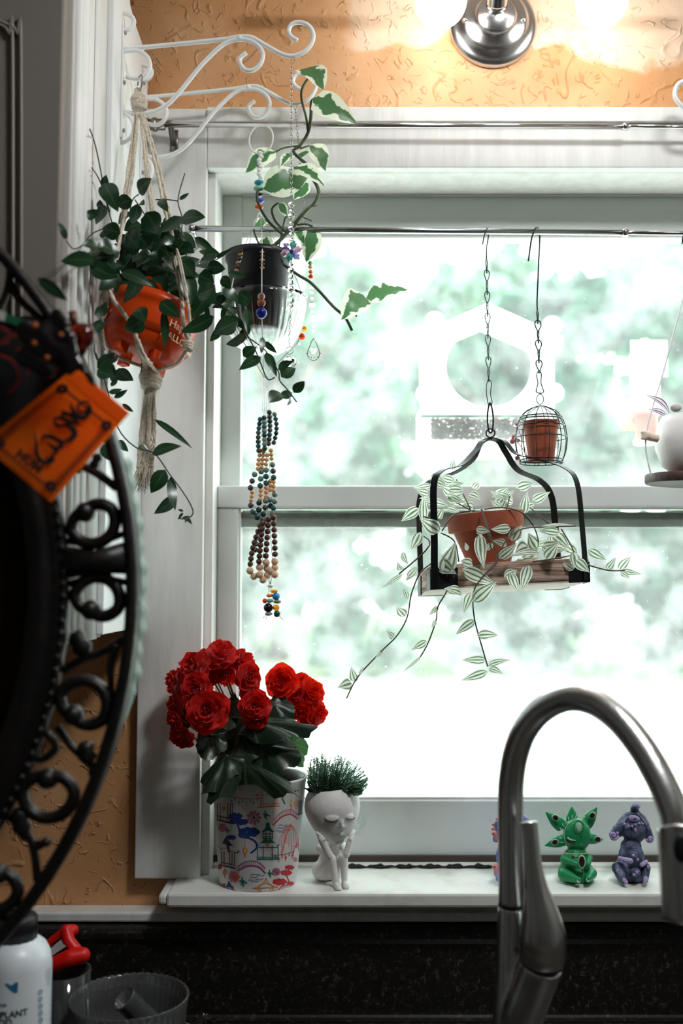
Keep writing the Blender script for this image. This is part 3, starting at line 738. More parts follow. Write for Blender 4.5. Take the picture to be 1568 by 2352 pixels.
br2 = br1.copy(); COL.objects.link(br2); D2 = V(0, .13, -.003); br2.location = br1.location+D2
br2['label'] = 'white scrolled wire bracket, the farther and lower one, in front of the curtain rod end'
WORLD[br2] = WORLD[br1]+D2
for ch in list(br1.children):
    c_ = ch.copy(); COL.objects.link(c_); c_.parent = br2
YB2 = YB+.13
def b2(px, py):   # a bracket-1 image point carried over to bracket 2
    return U(px, py, YB)+D2
# third bracket: only its end curl reaches into the frame at the right
b3 = thing('scroll_bracket', 'white scrolled bracket whose curled end shows at the upper right edge', 'plant bracket', V(.62, 1.42, U(1600, 260, 1.42).z), 'scrolled plant brackets')
pts = [(1608, 252), (1585, 256), (1562, 240), (1550, 222), (1553, 200), (1568, 188), (1590, 190), (1640, 225), (1720, 215), (1900, 190)]
obj('scroll_arm', MB().tube(cat([U(a, b_, 1.42) for a, b_ in pts], 6), .0035, 10), WIRE_W, b3)
obj('back_bar', MB().tube([U(1900, 120, 1.42), U(1900, 330, 1.42)], .004, 8).tube([U(1900, 190, 1.42), U(1900, 190, 1.509)], .004, 8), WIRE_W, b3)

def chain(mb, a, b_, n, r, wire, elong=1.5):
    a = V(*a) if not isinstance(a, Vector) else a
    for i in range(n):
        c = a.lerp(b_, (i+.5)/n); d = (b_-a).normalized(); nrm = V(0, 1, 0) if i % 2 else V(1, .15, 0)
        L = (b_-a).length/n*.5+wire*1.6
        side = nrm.cross(d).normalized()
        pts = [c+d*math.cos(t)*L+side*math.sin(t)*r for t in [2*PI*k/10 for k in range(11)]]
        mb.tube(pts, wire, 5, cap=False)
    return mb

# ------------------------------------------------------------ suncatchers
BEADME = {}
def bead(parent, pos, r, m, shape='round', name='bead', n=10, rot=None):
    key = (m.name, shape, n)
    if key not in BEADME:
        b_ = MB()
        if shape == 'round': b_.ball((0, 0, 0), 1, n)
        elif shape == 'disc': b_.ball((0, 0, 0), 1, n, (1, 1, .55))
        elif shape == 'facet': b_.ball((0, 0, 0), 1, 8, (1, 1, .85))
        BEADME[key] = mesh_from(name, b_, m, shape != 'facet')
    o = put(name, BEADME[key], parent, pos); o.scale = (r, r, r)
    if rot: o.rotation_euler = rot
    return o
ORB = plain('orange_glass', (250, 110, 20), .1, trans=.5)
YEB = plain('amber_glass', (250, 160, 30), .1, trans=.5)
GRB = plain('green_glass', (60, 170, 110), .1, trans=.6)
BLB = plain('blue_glass', (40, 70, 220), .1, trans=.5)
LBB = plain('pale_blue_glass', (150, 190, 240), .1, trans=.7)
REDB = plain('red_orange_glass', (240, 70, 20), .15, trans=.4)
Ya = 1.31
sc1 = thing('suncatcher', 'crystal bead suncatcher with a snowflake-shaped crystal flower, hanging from the nearer bracket', 'suncatcher', U(670, 135, Ya), 'crystal suncatchers')
mb = MB().ring(U(672, 139, Ya), .0042, .0005, (.8, .6, 0), 18, 5); obj('hanging_ring', mb, SILVER, sc1)
obj('chain', chain(MB(), U(669, 148, Ya), U(669, 448, Ya), 46, .0016, .00042), SILVER, sc1)
for py, r in ((470, 9), (486, 7), (497, 10), (514, 7), (525, 9), (538, 7), (550, 6)): bead(sc1, U(669, py, Ya), r*K(Ya)*.95, CRYSTAL, 'facet')
def snow(c, R, m, parent, mat2):
    for k in range(6):
        a = k*PI/3+.25; mb = MB(); d = V(math.cos(a), 0, math.sin(a)); s2 = V(-math.sin(a), 0, math.cos(a))
        def q(u, v, y): return c+d*u*R+s2*v*R+V(0, y*R, 0)
        vs = [q(0.02, 0, -.16), q(.45, .3, -.1), q(.8, .3, -.06), q(.82, .16, -.06), q(1, .1, -.03), q(1, -.1, -.03), q(.82, -.16, -.06), q(.8, -.3, -.06), q(.45, -.3, -.1), q(.5, 0, -.22)]
        vb = [q(0.02, 0, .1)]+[v+V(0, .16*R, 0) for v in vs[1:9]]
        mb.add(vs+vb, [(9, i, i+1) for i in range(0, 8)]+[(9, 8, 0)]+[(i+10+1, i+10, 10) for i in range(1, 8)]+[(i, i+10, i+11, i+1) for i in range(0, 8)]+[(8, 18, 10, 0)])
        obj('petal', mb, mat2[k % len(mat2)], parent, False)
IR = [plain('iridescent_pink', (250, 190, 225), .08, trans=.6), plain('iridescent_teal', (90, 190, 180), .1, trans=.45), plain('iridescent_lilac', (190, 180, 250), .08, trans=.6)]
snow(U(669, 577, Ya), 26*K(Ya), None, sc1, IR)
bead(sc1, U(669, 577, Ya-.004), 5*K(Ya), BLB, 'facet')
for py, r in ((608, 6), (621, 9), (635, 8), (649, 8), (664, 10), (678, 6), (691, 9), (702, 7)): bead(sc1, U(668, py, Ya), r*K(Ya)*.95, CRYSTAL, 'facet')
obj('chain', chain(MB(), U(667, 710, Ya), U(664, 794, Ya), 13, .0015, .0004), SILVER, sc1)
obj('hanging_ring', MB().ring(U(665, 805, Ya), 9*K(Ya), .0005, (.3, 1, 0), 20, 5), SILVER, sc1)
bead(sc1, U(665, 832, Ya), 17*K(Ya), CRYSTAL, 'facet', 'crystal_ball')
for i in range(1): pass
# second suncatcher from the farther bracket
Yq = YB2; tipx = b2(1310/s_, 252/s_)
sc2 = thing('suncatcher', 'thin suncatcher ending in a teardrop pendant, hanging behind the glass bowl planter', 'suncatcher', tipx, 'crystal suncatchers')
obj('hanging_ring', MB().ring(tipx-V(0, 0, .004), .004, .0005, (.8, .6, 0), 18, 5), SILVER, sc2)
obj('chain', chain(MB(), tipx-V(0, 0, .008), U(708, 598, Yq), 44, .0015, .00045), SILVER, sc2)
for k, (py, r, m) in enumerate(((604, 6, GRB), (613, 6, YEB), (624, 6, ORB), (635, 7, REDB), (651, 4, CRYSTAL), (662, 5, CRYSTAL), (673, 5, CRYSTAL), (686, 5, CRYSTAL), (702, 9, CRYSTAL), (716, 5, CRYSTAL), (727, 5, CRYSTAL), (738, 5, CRYSTAL), (749, 5, CRYSTAL), (760, 5, CRYSTAL))):
    bead(sc2, U(712+k*.6, py, Yq), r*K(Yq)*.95, m, 'facet')
tp = [(0, 26), (9, 8), (14, -8), (11, -20), (0, -26), (-11, -20), (-14, -8), (-9, 8)]
cc = U(720, 803, Yq); kq = K(Yq)
mb = MB().tube(cat([cc+V(a*kq, 0, b_*kq) for a, b_ in tp], 4, True), .0007, 6, cap=False)
for k in range(9): a = PI*1.15+PI*.7*k/8; mb.ball(cc+V(math.cos(a)*18*kq, 0, math.sin(a)*20*kq-.006*0), .0013, 6)
obj('pendant_frame', mb, SILVER, sc2)
bead(sc2, cc-V(0, 0, .002), 9*kq, CRYSTAL, 'facet', 'pendant_crystal')
# third suncatcher near the bracket root
Yr = 1.30
sc3 = thing('suncatcher', 'suncatcher with two orange beads and a long glass prism against the white side board', 'suncatcher', U(241, 75, Yr), 'crystal suncatchers')
obj('chain', chain(MB(), U(241, 72, Yr), U(235, 350, Yr), 46, .0015, .00042), SILVER, sc3)
for k, (px, py, r, m) in enumerate(((234, 360, 8, ORB), (233, 388, 8, YEB), (231, 410, 6, CRYSTAL), (231, 424, 7, CRYSTAL), (230, 440, 6, CRYSTAL), (229, 458, 5, YEB), (229, 476, 6, CRYSTAL), (228, 500, 6, CRYSTAL), (226, 520, 6, CRYSTAL), (224, 560, 8, BLB), (219, 590, 6, LBB), (217, 610, 7, CRYSTAL), (217, 632, 6, CRYSTAL))):
    bead(sc3, U(px, py, Yr), r*K(Yr), m, 'facet')
obj('string', MB().tube([U(234, 352, Yr), U(231, 430, Yr), U(224, 560, Yr), U(216, 645, Yr)], .0003, 4), SILVER, sc3)
mb = MB(); p0, p1 = U(216, 645, Yr), U(214, 742, Yr)
mb.tube([p0, p0.lerp(p1, .06), p0.lerp(p1, .85), p1], [.001, .0045, .0055, .0006], 6); obj('glass_prism', mb, plain('blue_tinted_prism', (150, 190, 235), .02, trans=.9), sc3, False)

# ------------------------------------------------------------ orange cauldron planter in rope hanger
Yo = 1.31; ko = K(Yo)
hook = U(322, 196, Yo-.002)
XLIM = XC+.014
mac = thing('rope_plant_hanger', 'cream cotton rope plant hanger holding the orange pot, with a frayed tassel below', 'plant hanger', hook, 'knotted plant hangers')
obj('hanging_ring', MB().ring(U(321, 192, Yo-.003), 22*ko*.9, .0011, (.9, .45, 0), 24, 6), SILVER, mac)
mb = MB()
for k, dz in enumerate((0, 9, 18, 27)): mb.ring(U(319, 228+dz*.72, Yo), (14-abs(k-1)*1.2)*ko, .0042, (.15*(k % 2)-.05, .2, 1), 18, 7)
mb.tube([U(319, 206, Yo), U(319, 262, Yo)], .0065, 10)
obj('top_knot', mb, ROPE, mac)
# twisted two-strand ropes
def rope(mb, pts, r=.0016, tw=900):
    P = cat(pts, 10); L = 0
    for s2 in (0, PI):
        q = []; L = 0
        for i, p in enumerate(P):
            if i: L += (p-P[i-1]).length
            t = (P[min(i+1, len(P)-1)]-P[max(0, i-1)]).normalized(); a = t.cross(V(0, 1, .1)).normalized(); b_ = t.cross(a)
            q.append(p+(a*math.cos(L*tw+s2)+b_*math.sin(L*tw+s2))*r*.6)
        mb.tube(q, r, 6)
    return mb
def ylim(px): return (-XLIM-.006)*F/(784-px) if px < 500 else 9
def rp(mb, pts, **k): return rope(mb, [U(a, b_, min(c, ylim(a))) for a, b_, c in pts], **k)
ropes = [
    [(313, 258, 1.275), (290, 420, 1.24), (268, 600, 1.20), (243, 655, 1.195)],
    [(317, 258, 1.27), (302, 420, 1.235), (272, 560, 1.19), (252, 655, 1.19)],
    [(322, 258, 1.285), (345, 470, 1.30), (362, 570, 1.34), (385, 640, 1.35)],
    [(325, 258, 1.29), (350, 470, 1.31), (372, 600, 1.345), (390, 645, 1.35)],
    [(327, 258, 1.27), (362, 370, 1.26), (388, 490, 1.24), (402, 600, 1.22), (420, 700, 1.215)],
    [(323, 260, 1.265), (355, 370, 1.25), (380, 490, 1.22), (410, 590, 1.2), (432, 700, 1.2)],
    [(316, 258, 1.285), (300, 380, 1.30), (280, 500, 1.33), (262, 620, 1.35)]]
for r_ in ropes: obj('rope_strand', rp(MB(), r_), ROPE, mac)
low = [
    [(243, 655, 1.195), (233, 690, 1.2), (236, 780, 1.215), (246, 806, 1.23), (300, 832, 1.25), (345, 848, 1.27)],
    [(247, 655, 1.195), (262, 690, 1.185), (287, 724, 1.18), (308, 760, 1.185), (318, 800, 1.20), (330, 835, 1.24), (346, 850, 1.27)],
    [(418, 690, 1.215), (420, 730, 1.2), (425, 760, 1.2), (432, 790, 1.21), (410, 830, 1.235), (375, 845, 1.26), (348, 850, 1.27)],
    [(432, 700, 1.2), (436, 745, 1.2), (434, 790, 1.21)],
    [(316, 780, 1.188), (330, 815, 1.20), (352, 845, 1.25), (356, 852, 1.265)]]
for r_ in low: obj('rope_strand', rp(MB(), r_, r=.002 if r_ is not low[3] else .0016), ROPE, mac)
for (px, py, y_) in ((247, 655, 1.192), (432, 795, 1.208)):
    mb = MB(); 
    for k in range(3): mb.ring(U(px, py+(k-1)*6, y_), 8*ko, .0028, (.2*k, .1, 1), 14, 6)
    obj('side_knot', mb, ROPE, mac)
mb = MB()
for k in range(4): mb.ring(U(346, 862+k*8, 1.27), (19-abs(k-1)*2.4)*ko, .0052, (.3-.1*k, .2, 1), 20, 8)
mb.ball(U(346, 870, 1.27), 18*ko, 14, (1, 1, 1.1)); obj('bottom_knot', mb, ROPE, mac)
for k in range(7):
    a = k-3; obj('tassel_strand', rope(MB(), [U(346+a*3, 885, 1.27), U(340+a*5.5+6*math.sin(k), 1000, 1.268+.003*(k % 2)), U(333+a*5.5, 1075+12*math.sin(k*2.1), 1.267)], r=.0019), ROPE, mac)
mb = MB()
for k in range(170):
    a = rnd.uniform(-1, 1); b0 = U(333+a*16, 1062+rnd.uniform(0, 20), 1.267+rnd.uniform(-.004, .004)); d = V(rnd.gauss(0, .35), rnd.gauss(0, .3), -1).normalized()*rnd.uniform(.012, .034)
    mb.tube([b0, b0+d*.5+V(rnd.gauss(0, .001), 0, 0), b0+d], .00035, 3)
obj('frayed_ends', mb, ROPE, mac)['kind'] = 'stuff'

# pot: cauldron shape tilted in the ropes
Yp = 1.265
OPL = mat('orange_pot_plastic', (226, 74, 12), .28, trans=0, transl=.25)
pc = U(342, 765, Yp); tilt = Matrix.Rotation(math.radians(14), 3, 'Y') @ Matrix.Rotation(math.radians(-9), 3, 'X')
pot = thing('cauldron_planter', 'orange Halloween cauldron planter full of trailing glossy leaves, tilted in the rope hanger', 'potted plant', U(345, 850, Yp), 'hanging planters')
hR, hh = 103*ko, 58*ko
prof = [(.001, -hh), (hR*.58, -hh), (hR*.74, -hh*.93), (hR*.87, -hh*.66), (hR*.94, -hh*.25), (hR*.97, .1*hh), (hR*.975, .45*hh), (hR*.975, .72*hh), (hR*1.0, .76*hh), (hR*1.005, 1.12*hh), (hR*.965, 1.12*hh), (hR*.94, .74*hh), (hR*.95, .3*hh), (hR*.95, -.4*hh), (.001, -.5*hh)]
mb = MB().lathe(prof, (0, 0, 0), 48); mb.v = [pc+tilt @ v for v in mb.v]; obj('pot', mb, OPL, pot)
for a in (-2.2, -.9, 1.0, 2.4):
    mb = MB().box(-.008, .008, -.005, .005, -.009, .003); q = Matrix.Rotation(a, 3, 'Z')
    mb.v = [pc+tilt @ (q @ v+V(math.cos(a)*hR*.6, math.sin(a)*hR*.6, -hh-.001)) for v in mb.v]; obj('foot', mb, OPL, pot, False, bevel=.001)
mb = MB()   # arched tab standing on the rim
for sgn in (-1, 1):
    pts = [V(-.02+.04*i/10, 0, .014*math.sin(PI*i/10)) for i in range(11)]; q = Matrix.Rotation(-PI/2 if sgn < 0 else PI/2, 3, 'Z')
    m2 = MB().ribbon([p for p in pts], .004, .004, (0, 1, 0)); vv = [pc+tilt @ (V(p.x+.004*sgn, sgn*hR*.97, p.z+hh*1.08)) for p in m2.v]
    obj('rim_handle', MB().add(vv, m2.f), OPL, pot)
mb = MB().lathe([(.001, .99*hh), (hR*.93, .97*hh)], (0, 0, 0), 40); mb.v = [pc+tilt @ (v+V(0, 0, .0015*mnoise.noise(v*300))) for v in mb.v]; obj('soil', mb, SOIL, pot)
# printing on the pot
PRW = mat('pale_print', (246, 206, 170), .6)
def wrap_pot(vs, fs, cx, cz):
    out = []
    for v in vs:
        th = -PI/2+(cx+v[0])/hR; z_ = cz+v[1]; r_ = hR*(1.012 if z_ > -.3*hh else 1.012-.05*abs(z_/hh+.3))
        out.append(pc+tilt @ V(math.cos(th)*r_, math.sin(th)*r_, z_))
    return out, fs
mb = MB()
for txt, sz, cx, cz in (('Happy', 24*ko, .60*hR, -.06*hh), ('HALLOWEEN', 21*ko, .48*hR, -.52*hh)):
    a, f_ = textmesh(txt, sz, .012); a, f_ = wrap_pot(a, f_, cx, cz); mb.add(a, f_)
obj('printed_writing', mb, PRW, pot, False, label='pale writing on the orange pot')
mb = MB()
gh = cat2([(-9, -14), (-10, 4), (-7, 13), (0, 17), (7, 13), (10, 4), (9, -14), (5, -10), (0, -15), (-5, -10), (-9, -14)], 3)
def decal2(pts, sc_, cx, cz):
    a, f_ = wrap_pot([(p[0]*sc_, p[1]*sc_) for p in pts], [tuple(range(len(pts)))], cx, cz); mb.add(a, f_)
decal2(gh[:-1], ko, -1.05*hR, .02*hh)
for dx, dz in ((.12, .45), (.17, .05), (.3, .3)):
    decal2([(-8, 3), (-3, 0), (0, -5), (3, 0), (8, 5), (3, 4), (0, 1), (-3, 4)], ko*.8, (-1.0+dx)*hR, dz*hh)
obj('printed_ghost', mb, PRW, pot, False, label='pale ghost and bat print')

# foliage traced leaf by leaf
XLIM = -.298
def ylim(px): return (-XLIM-.006)*F/(784-px) if px < 500 else 9
def LV(mb, lst, s, ox, oy, Yc, spread, shape='ovate', tiltn=.6, curl=.14, fold=.16, wk=1.0):
    for it in lst:
        x0_, y0_, x1_, y1_, w_ = it[:5]
        yy = Yc+rnd.uniform(-spread, spread) if len(it) < 6 else it[5]
        pxa, pxb = x0_/s+ox, x1_/s+ox; hw_ = w_/s*.5
        yy = min(yy, ylim(min(pxa, pxb)-hw_)); yb_ = min(yy+rnd.uniform(-.018, .012), ylim(pxb-hw_))
        a = U(pxa, y0_/s+oy, yy); b_ = U(pxb, y1_/s+oy, yb_)
        nrm = V(rnd.gauss(0, tiltn*.6), -1, rnd.gauss(.25, tiltn*.6))
        leaf(mb, a, b_, nrm, w_*wk/s*K(yy), curl=rnd.uniform(.3, 1)*curl*rnd.choice((1, 1, -1)), fold=fold*rnd.uniform(.3, 1.4), shape=shape)
A = [(750, 515, 840, 405, 95, 1.2), (700, 560, 590, 600, 90), (500, 440, 600, 650, 115), (490, 590, 440, 740, 100), (440, 690, 375, 640, 80), (600, 720, 700, 660, 85), (735, 590, 700, 735, 80, 1.2), (800, 650, 880, 805, 135, 1.17), (1055, 680, 905, 795, 115, 1.2), (1050, 700, 1230, 688, 112, 1.22),
 (480, 840, 560, 720, 90), (850, 860, 720, 900, 95), (590, 870, 680, 820, 95), (430, 1000, 185, 1005, 115, 1.15), (400, 1000, 515, 888, 75), (390, 1030, 600, 1120, 110, 1.17), (640, 960, 770, 1060, 140), (775, 1050, 1050, 985, 95), (960, 930, 1045, 860, 95), (1050, 880, 1150, 945, 75), (1080, 1060, 1295, 1080, 90), (1240, 1040, 1372, 1060, 85),
 (1350, 1110, 1412, 1205, 70), (1390, 1085, 1522, 1120, 42), (1150, 830, 1305, 950, 60), (1310, 980, 1420, 912, 26), (1165, 1240, 1300, 1180, 145, 1.17), (1085, 1080, 1130, 1350, 100), (960, 1070, 900, 1210, 135), (1300, 1190, 1120, 1430, 110, 1.2), (620, 1080, 850, 1185, 85, 1.15), (750, 1070, 635, 1310, 120, 1.17), (950, 1230, 785, 1340, 75), (900, 1295, 1045, 1410, 95, 1.15), (925, 1350, 935, 1635, 52, 1.15),
 (780, 1410, 645, 1500, 145, 1.14), (740, 1340, 800, 1440, 90, 1.14), (1290, 1400, 1050, 1515, 100, 1.17), (1240, 1320, 1240, 1490, 32), (1350, 1200, 1465, 1300, 85), (1480, 1230, 1525, 1330, 85), (1440, 1300, 1275, 1340, 70), (1460, 1440, 1285, 1530, 140, 1.19), (1420, 1360, 1340, 1420, 90), (1510, 1540, 1375, 1600, 95), (500, 1400, 450, 1330, 90), (480, 1440, 440, 1560, 80), (590, 1670, 465, 1740, 90), (575, 1800, 710, 1860, 85), (570, 1750, 480, 1830, 110), (560, 1810, 585, 1890, 45), (225, 850, 168, 720, 42, 1.13), (20, 1125, 235, 1290, 72, 1.1),
 (740, 770, 840, 800, 90), (700, 800, 800, 760, 80), (1000, 800, 900, 870, 90), (1080, 860, 1000, 960, 110), (900, 900, 1000, 1000, 120), (700, 980, 620, 1080, 130), (1050, 1000, 1150, 1120, 110), (850, 1120, 950, 1250, 120), (1000, 1150, 1080, 1300, 110), (560, 880, 510, 1020, 80), (900, 560, 960, 650, 60), (1040, 560, 1110, 512, 30), (750, 590, 790, 600, 60), (1180, 1100, 1290, 1160, 110), (1200, 1000, 1310, 1030, 80), (1130, 1180, 1010, 1200, 110), (640, 900, 560, 960, 90), (820, 960, 700, 1010, 110), (1250, 1250, 1350, 1320, 90), (990, 880, 930, 820, 80), (1180, 930, 1280, 1000, 70), (680, 1150, 590, 1250, 100), (480, 640, 470, 560, 60), (505, 480, 515, 380, 60), (1000, 790, 1080, 810, 60), (820, 1180, 760, 1290, 110)]
for k in range(64):
    a_ = rnd.uniform(0, 2*PI); r_ = rnd.uniform(0, 1)**.5; cx_, cy_ = 820+r_*math.cos(a_)*420, 950+r_*math.sin(a_)*230; b_ = rnd.uniform(0, 2*PI); L_ = rnd.uniform(120, 190)
    A.append((cx_, cy_, cx_+L_*math.cos(b_), cy_+L_*.8*math.sin(b_)+30, rnd.uniform(75, 115), rnd.uniform(1.22, 1.33)))
fo = MB(); LV(fo, A, 3.136, 80, 280, 1.245, .05, wk=1.27)
Bl = [(230, 1730, 85, 1800, 125), (300, 1830, 165, 1880, 75), (180, 1700, 300, 1790, 62), (300, 1650, 300, 1800, 62), (250, 1540, 312, 1600, 75), (130, 1780, 60, 1860, 60), (275, 1955, 362, 1895, 85), (390, 1960, 248, 2045, 85), (400, 1830, 390, 1945, 42), (410, 1860, 492, 1935, 42), (420, 1930, 492, 2090, 62), (500, 2040, 602, 1985, 62), (520, 2090, 612, 2030, 95), (510, 2185, 440, 2255, 100), (590, 2190, 505, 2215, 62), (600, 2190, 670, 2115, 72), (580, 2220, 556, 2272, 32), (150, 1540, 100, 1640, 70), (200, 1620, 110, 1560, 60), (240, 1640, 160, 1690, 60), (320, 1760, 240, 1850, 60)]
LV(fo, Bl, 2.8, 460, 120, 1.235, .02, tiltn=.5)
Cl = [(700, 960, 835, 850, 100), (700, 970, 820, 1015, 115), (830, 975, 962, 1050, 78), (800, 1090, 850, 1010, 42), (780, 1130, 880, 1110, 50), (820, 1170, 920, 1112, 62), (880, 1215, 962, 1275, 34), (740, 1510, 830, 1640, 100), (850, 1480, 925, 1560, 60), (1110, 1325, 1388, 1540, 52), (1095, 1580, 1308, 1520, 95), (1190, 1690, 1085, 1860, 120), (1275, 1890, 1108, 2008, 98), (1232, 1735, 1262, 1985, 78), (1320, 2000, 1285, 2050, 25), (1320, 1990, 1280, 1975, 20), (1345, 2035, 1385, 2085, 30), (1345, 2035, 1330, 2075, 22), (1370, 2030, 1310, 2035, 20), (1060, 1530, 985, 1545, 60), (720, 560, 770, 480, 60), (700, 700, 720, 610, 90)]
LV(fo, Cl, 3.136, 0, 540, 1.22, .03, tiltn=.5)
obj('foliage', fo, HOYA, pot)
st = MB()
def SM(mb, pts, s, ox, oy, Y, r=.0009): mb.tube(cat([U(p[0]/s+ox, p[1]/s+oy, min(p[2] if len(p) > 2 else Y, ylim(p[0]/s+ox))) for p in pts], 5), r, 5)
for p in ([(60, 1600), (220, 1690), (330, 1870), (380, 1980), (430, 2100), (480, 2090)], [(300, 1830), (420, 1920), (500, 2050), (510, 2110), (560, 2170), (620, 2250)], [(0, 1540), (150, 1640), (260, 1760), (300, 1850)]): SM(st, p, 2.8, 460, 120, 1.235)
for p in ([(690, 850), (770, 1100), (850, 1390), (980, 1530), (1110, 1570), (1220, 1720), (1330, 1870), (1390, 1990), (1350, 2040), (1280, 2040)], [(830, 560), (700, 700), (680, 820), (700, 900)]): SM(st, p, 3.136, 0, 540, 1.22)
for p in ([(395, 50), (430, 150), (470, 330), (520, 600), (600, 860), (700, 1150)], [(410, 330), (470, 430), (540, 650)], [(1080, 370), (1030, 560), (1060, 700), (1040, 900), (980, 1100)], [(870, 560), (960, 560), (1030, 570)], [(230, 860), (280, 915), (350, 880), (420, 800), (560, 770), (700, 900)],
          [(0, 1180), (120, 1130), (250, 1000), (430, 1010), (560, 1120)], [(750, 520), (700, 570), (690, 700), (760, 1000)], [(720, 560), (800, 680)], [(690, 800), (730, 1000), (770, 1250), (765, 1600), (770, 1800)], [(1300, 980), (1200, 1000), (1100, 1080), (950, 1200)], [(900, 860), (980, 970), (1090, 1080)], [(880, 1080), (1050, 1200), (1100, 1340)], [(600, 870), (660, 960), (760, 1100)], [(1300, 950), (1310, 990), (1400, 920)], [(1000, 780), (1060, 860), (1100, 1000)]):
    SM(st, p, 3.136, 80, 280, 1.235, .0008)
obj('vine_stems', st, STEMD, pot)

# ------------------------------------------------------------ glass bowl planter with white cord hanger
Yg = 1.44; kg = K(Yg)
gc = U(607, 700, Yg)
gh_ = thing('bead_plant_hanger', 'white cord plant hanger around the glass bowl with a long beaded tassel below', 'plant hanger', U(598, 290, Yg), 'knotted plant hangers')
obj('hanging_ring', MB().ring(U(599, 320, Yg), 30*kg, .0013, (.25, 1, 0), 30, 7, sz=1.18), WIRE_W, gh_)
mb = MB()
for k in range(9): mb.ball(U(597+2.5*math.sin(k*2), 352+k*8, Yg), .0042, 8, (1, 1, .9))
mb.tube([U(597, 350, Yg), U(596, 490, Yg)], .002, 6); obj('braided_cord', mb, WCORD, gh_)
TEAL = plain('teal_ceramic', (40, 140, 160), .25); SEAG = plain('sea_green_ceramic', (120, 180, 150), .25); BLK = plain('black_bead', (26, 20, 18), .3); BLU = plain('blue_ceramic', (50, 90, 190), .2); NAVY = plain('navy_ceramic', (24, 34, 130), .12); PINKB = plain('pink_stone', (200, 150, 145), .3); COPB = plain('copper_brown_glass', (160, 90, 60), .15); WOODD = mat('dark_wood_bead', (84, 54, 36), .5, c2=(60, 38, 26), nscale=200); WOODL = mat('tan_wood_bead', (176, 124, 78), .5)
for px, py, r, m, sh_ in ((595, 420, 12, TEAL, 'disc'), (594, 434, 13, SEAG, 'disc'), (597, 447, 8, BLK, 'disc'), (597, 461, 11, BLU, 'disc'), (595, 475, 12, ORB, 'disc')):
    bead(gh_, U(px, py, Yg), r*kg, m, sh_)
RG = 100*kg  # bowl radius
anchors = []
strings = [((595, 488, Yg), (560, 570, Yg-.045), (553, 598, Yg-.05), (540, 625, Yg-.055), (528, 690, Yg-.06)),
           ((598, 488, Yg), (602, 565, Yg-.05), (601, 615, Yg-.06), (601, 700, Yg-.07)),
           ((597, 488, Yg), (640, 570, Yg+.03), (680, 640, Yg+.05), (695, 700, Yg+.045)),
           ((594, 488, Yg), (570, 570, Yg+.04), (560, 640, Yg+.058), (556, 700, Yg+.055))]
for sidx, s4 in enumerate(strings):
    P = [U(*q) for q in s4]; bot = U(607, 868, Yg)
    last = P[-1]; mid = gc+(last-gc)*.9; mid = V(mid.x, mid.y, U(600, 765, Yg).z); midlow = V(gc.x+(last.x-gc.x)*.5, gc.y+(last.y-gc.y)*.5, U(600, 812, Yg).z)
    path = cat(P+[mid, midlow, bot], 6); obj('cord', MB().tube(path, .0008, 6), WCORD, gh_)
    if sidx < 2:
        for k in range(6 if sidx else 7):
            px, py = ((601+.2*k, 570+k*9) if sidx == 1 else (554-k*2.3, 576+k*9.2)); yy = Yg-.05-.0015*k
            bead(gh_, U(px, py, yy), (6.2-.2*abs(k-3))*kg, WOODL if k % 2 else WOODD, 'disc')
for px, py, r, m in ((600, 681, 8.5, PINKB), (600, 696, 10, COPB), (600, 719, 13.5, NAVY)): bead(gh_, U(px, py, Yg-.072), r*kg, m)
for px, py, r, m in ((699, 755, 7, YEB), (693, 773, 9, REDB), (545, 760, 6, NAVY)): bead(gh_, U(px, py, Yg+.035), r*kg, m)
# tassel: cords then beads
mb = MB()
for k in range(5): mb.tube(cat([U(607, 866, Yg), U(604+k*3.2, 900, Yg+.002*(k-2)), U(603+k*4.5, 945, Yg+.002*(k-2))], 4), .0004, 4)
for k in range(4): mb.tube([U(607+k*4, 940, Yg), U(604+k*6-6, 1020, Yg), U(596+k*8, 1100, Yg), U(612+k*2, 1195, Yg), U(590+k*12, 1290, Yg), U(622, 1345, Yg)], .0004, 4)
for (a_, b_, c_, d_) in ((618, 1350, 612, 1415), (622, 1350, 634, 1415), (612, 1410, 604, 1420), (614, 1410, 610, 1424), (634, 1408, 640, 1418), (634, 1408, 650, 1424)): mb.tube([U(a_, b_, Yg), U(c_, d_, Yg)], .0004, 4)
obj('tassel_cord', mb, WCORD, gh_)
ST = [plain('moss_agate_%d' % i, c, .2) for i, c in enumerate(((28, 66, 60), (60, 92, 88), (110, 132, 122), (36, 84, 88), (82, 70, 72)))]
DKW = mat('dark_brown_bead', (92, 54, 40), .45, c2=(70, 40, 30), nscale=300); PALE = mat('pale_wood_bead', (214, 178, 148), .55); TANW = mat('honey_wood_bead', (214, 160, 104), .5)
def strandb(p0, p1, n, r, ms, bow=0, dy=0):
    for k in range(n):
        t_ = (k+.5)/n; m = ms[k % len(ms)] if not callable(ms) else ms(k)
        bead(gh_, U(p0[0]+(p1[0]-p0[0])*t_+bow*math.sin(PI*t_), p0[1]+(p1[1]-p0[1])*t_, Yg+dy), r*kg, m)
gr = lambda k: ST[(k*7+int(rnd.random()*3)) % 5]
strandb((598, 958), (594, 1040), 8, 6, gr, -3, -.004); strandb((606, 955), (608, 1035), 8, 6.3, gr, 0, -.01); strandb((618, 942), (616, 1024), 8, 6.3, gr, 3, -.006); strandb((629, 946), (627, 1022), 7, 6, gr, 7, .004)
for (p0, p1, b_) in (((600, 1030), (592, 1082), -2), ((606, 1032), (600, 1078), 0), ((614, 1040), (610, 1072), 0), ((622, 1030), (624, 1058), 0)): strandb(p0, p1, int((p1[1]-p0[1])/9), 5.2, [TANW], b_, -.003)
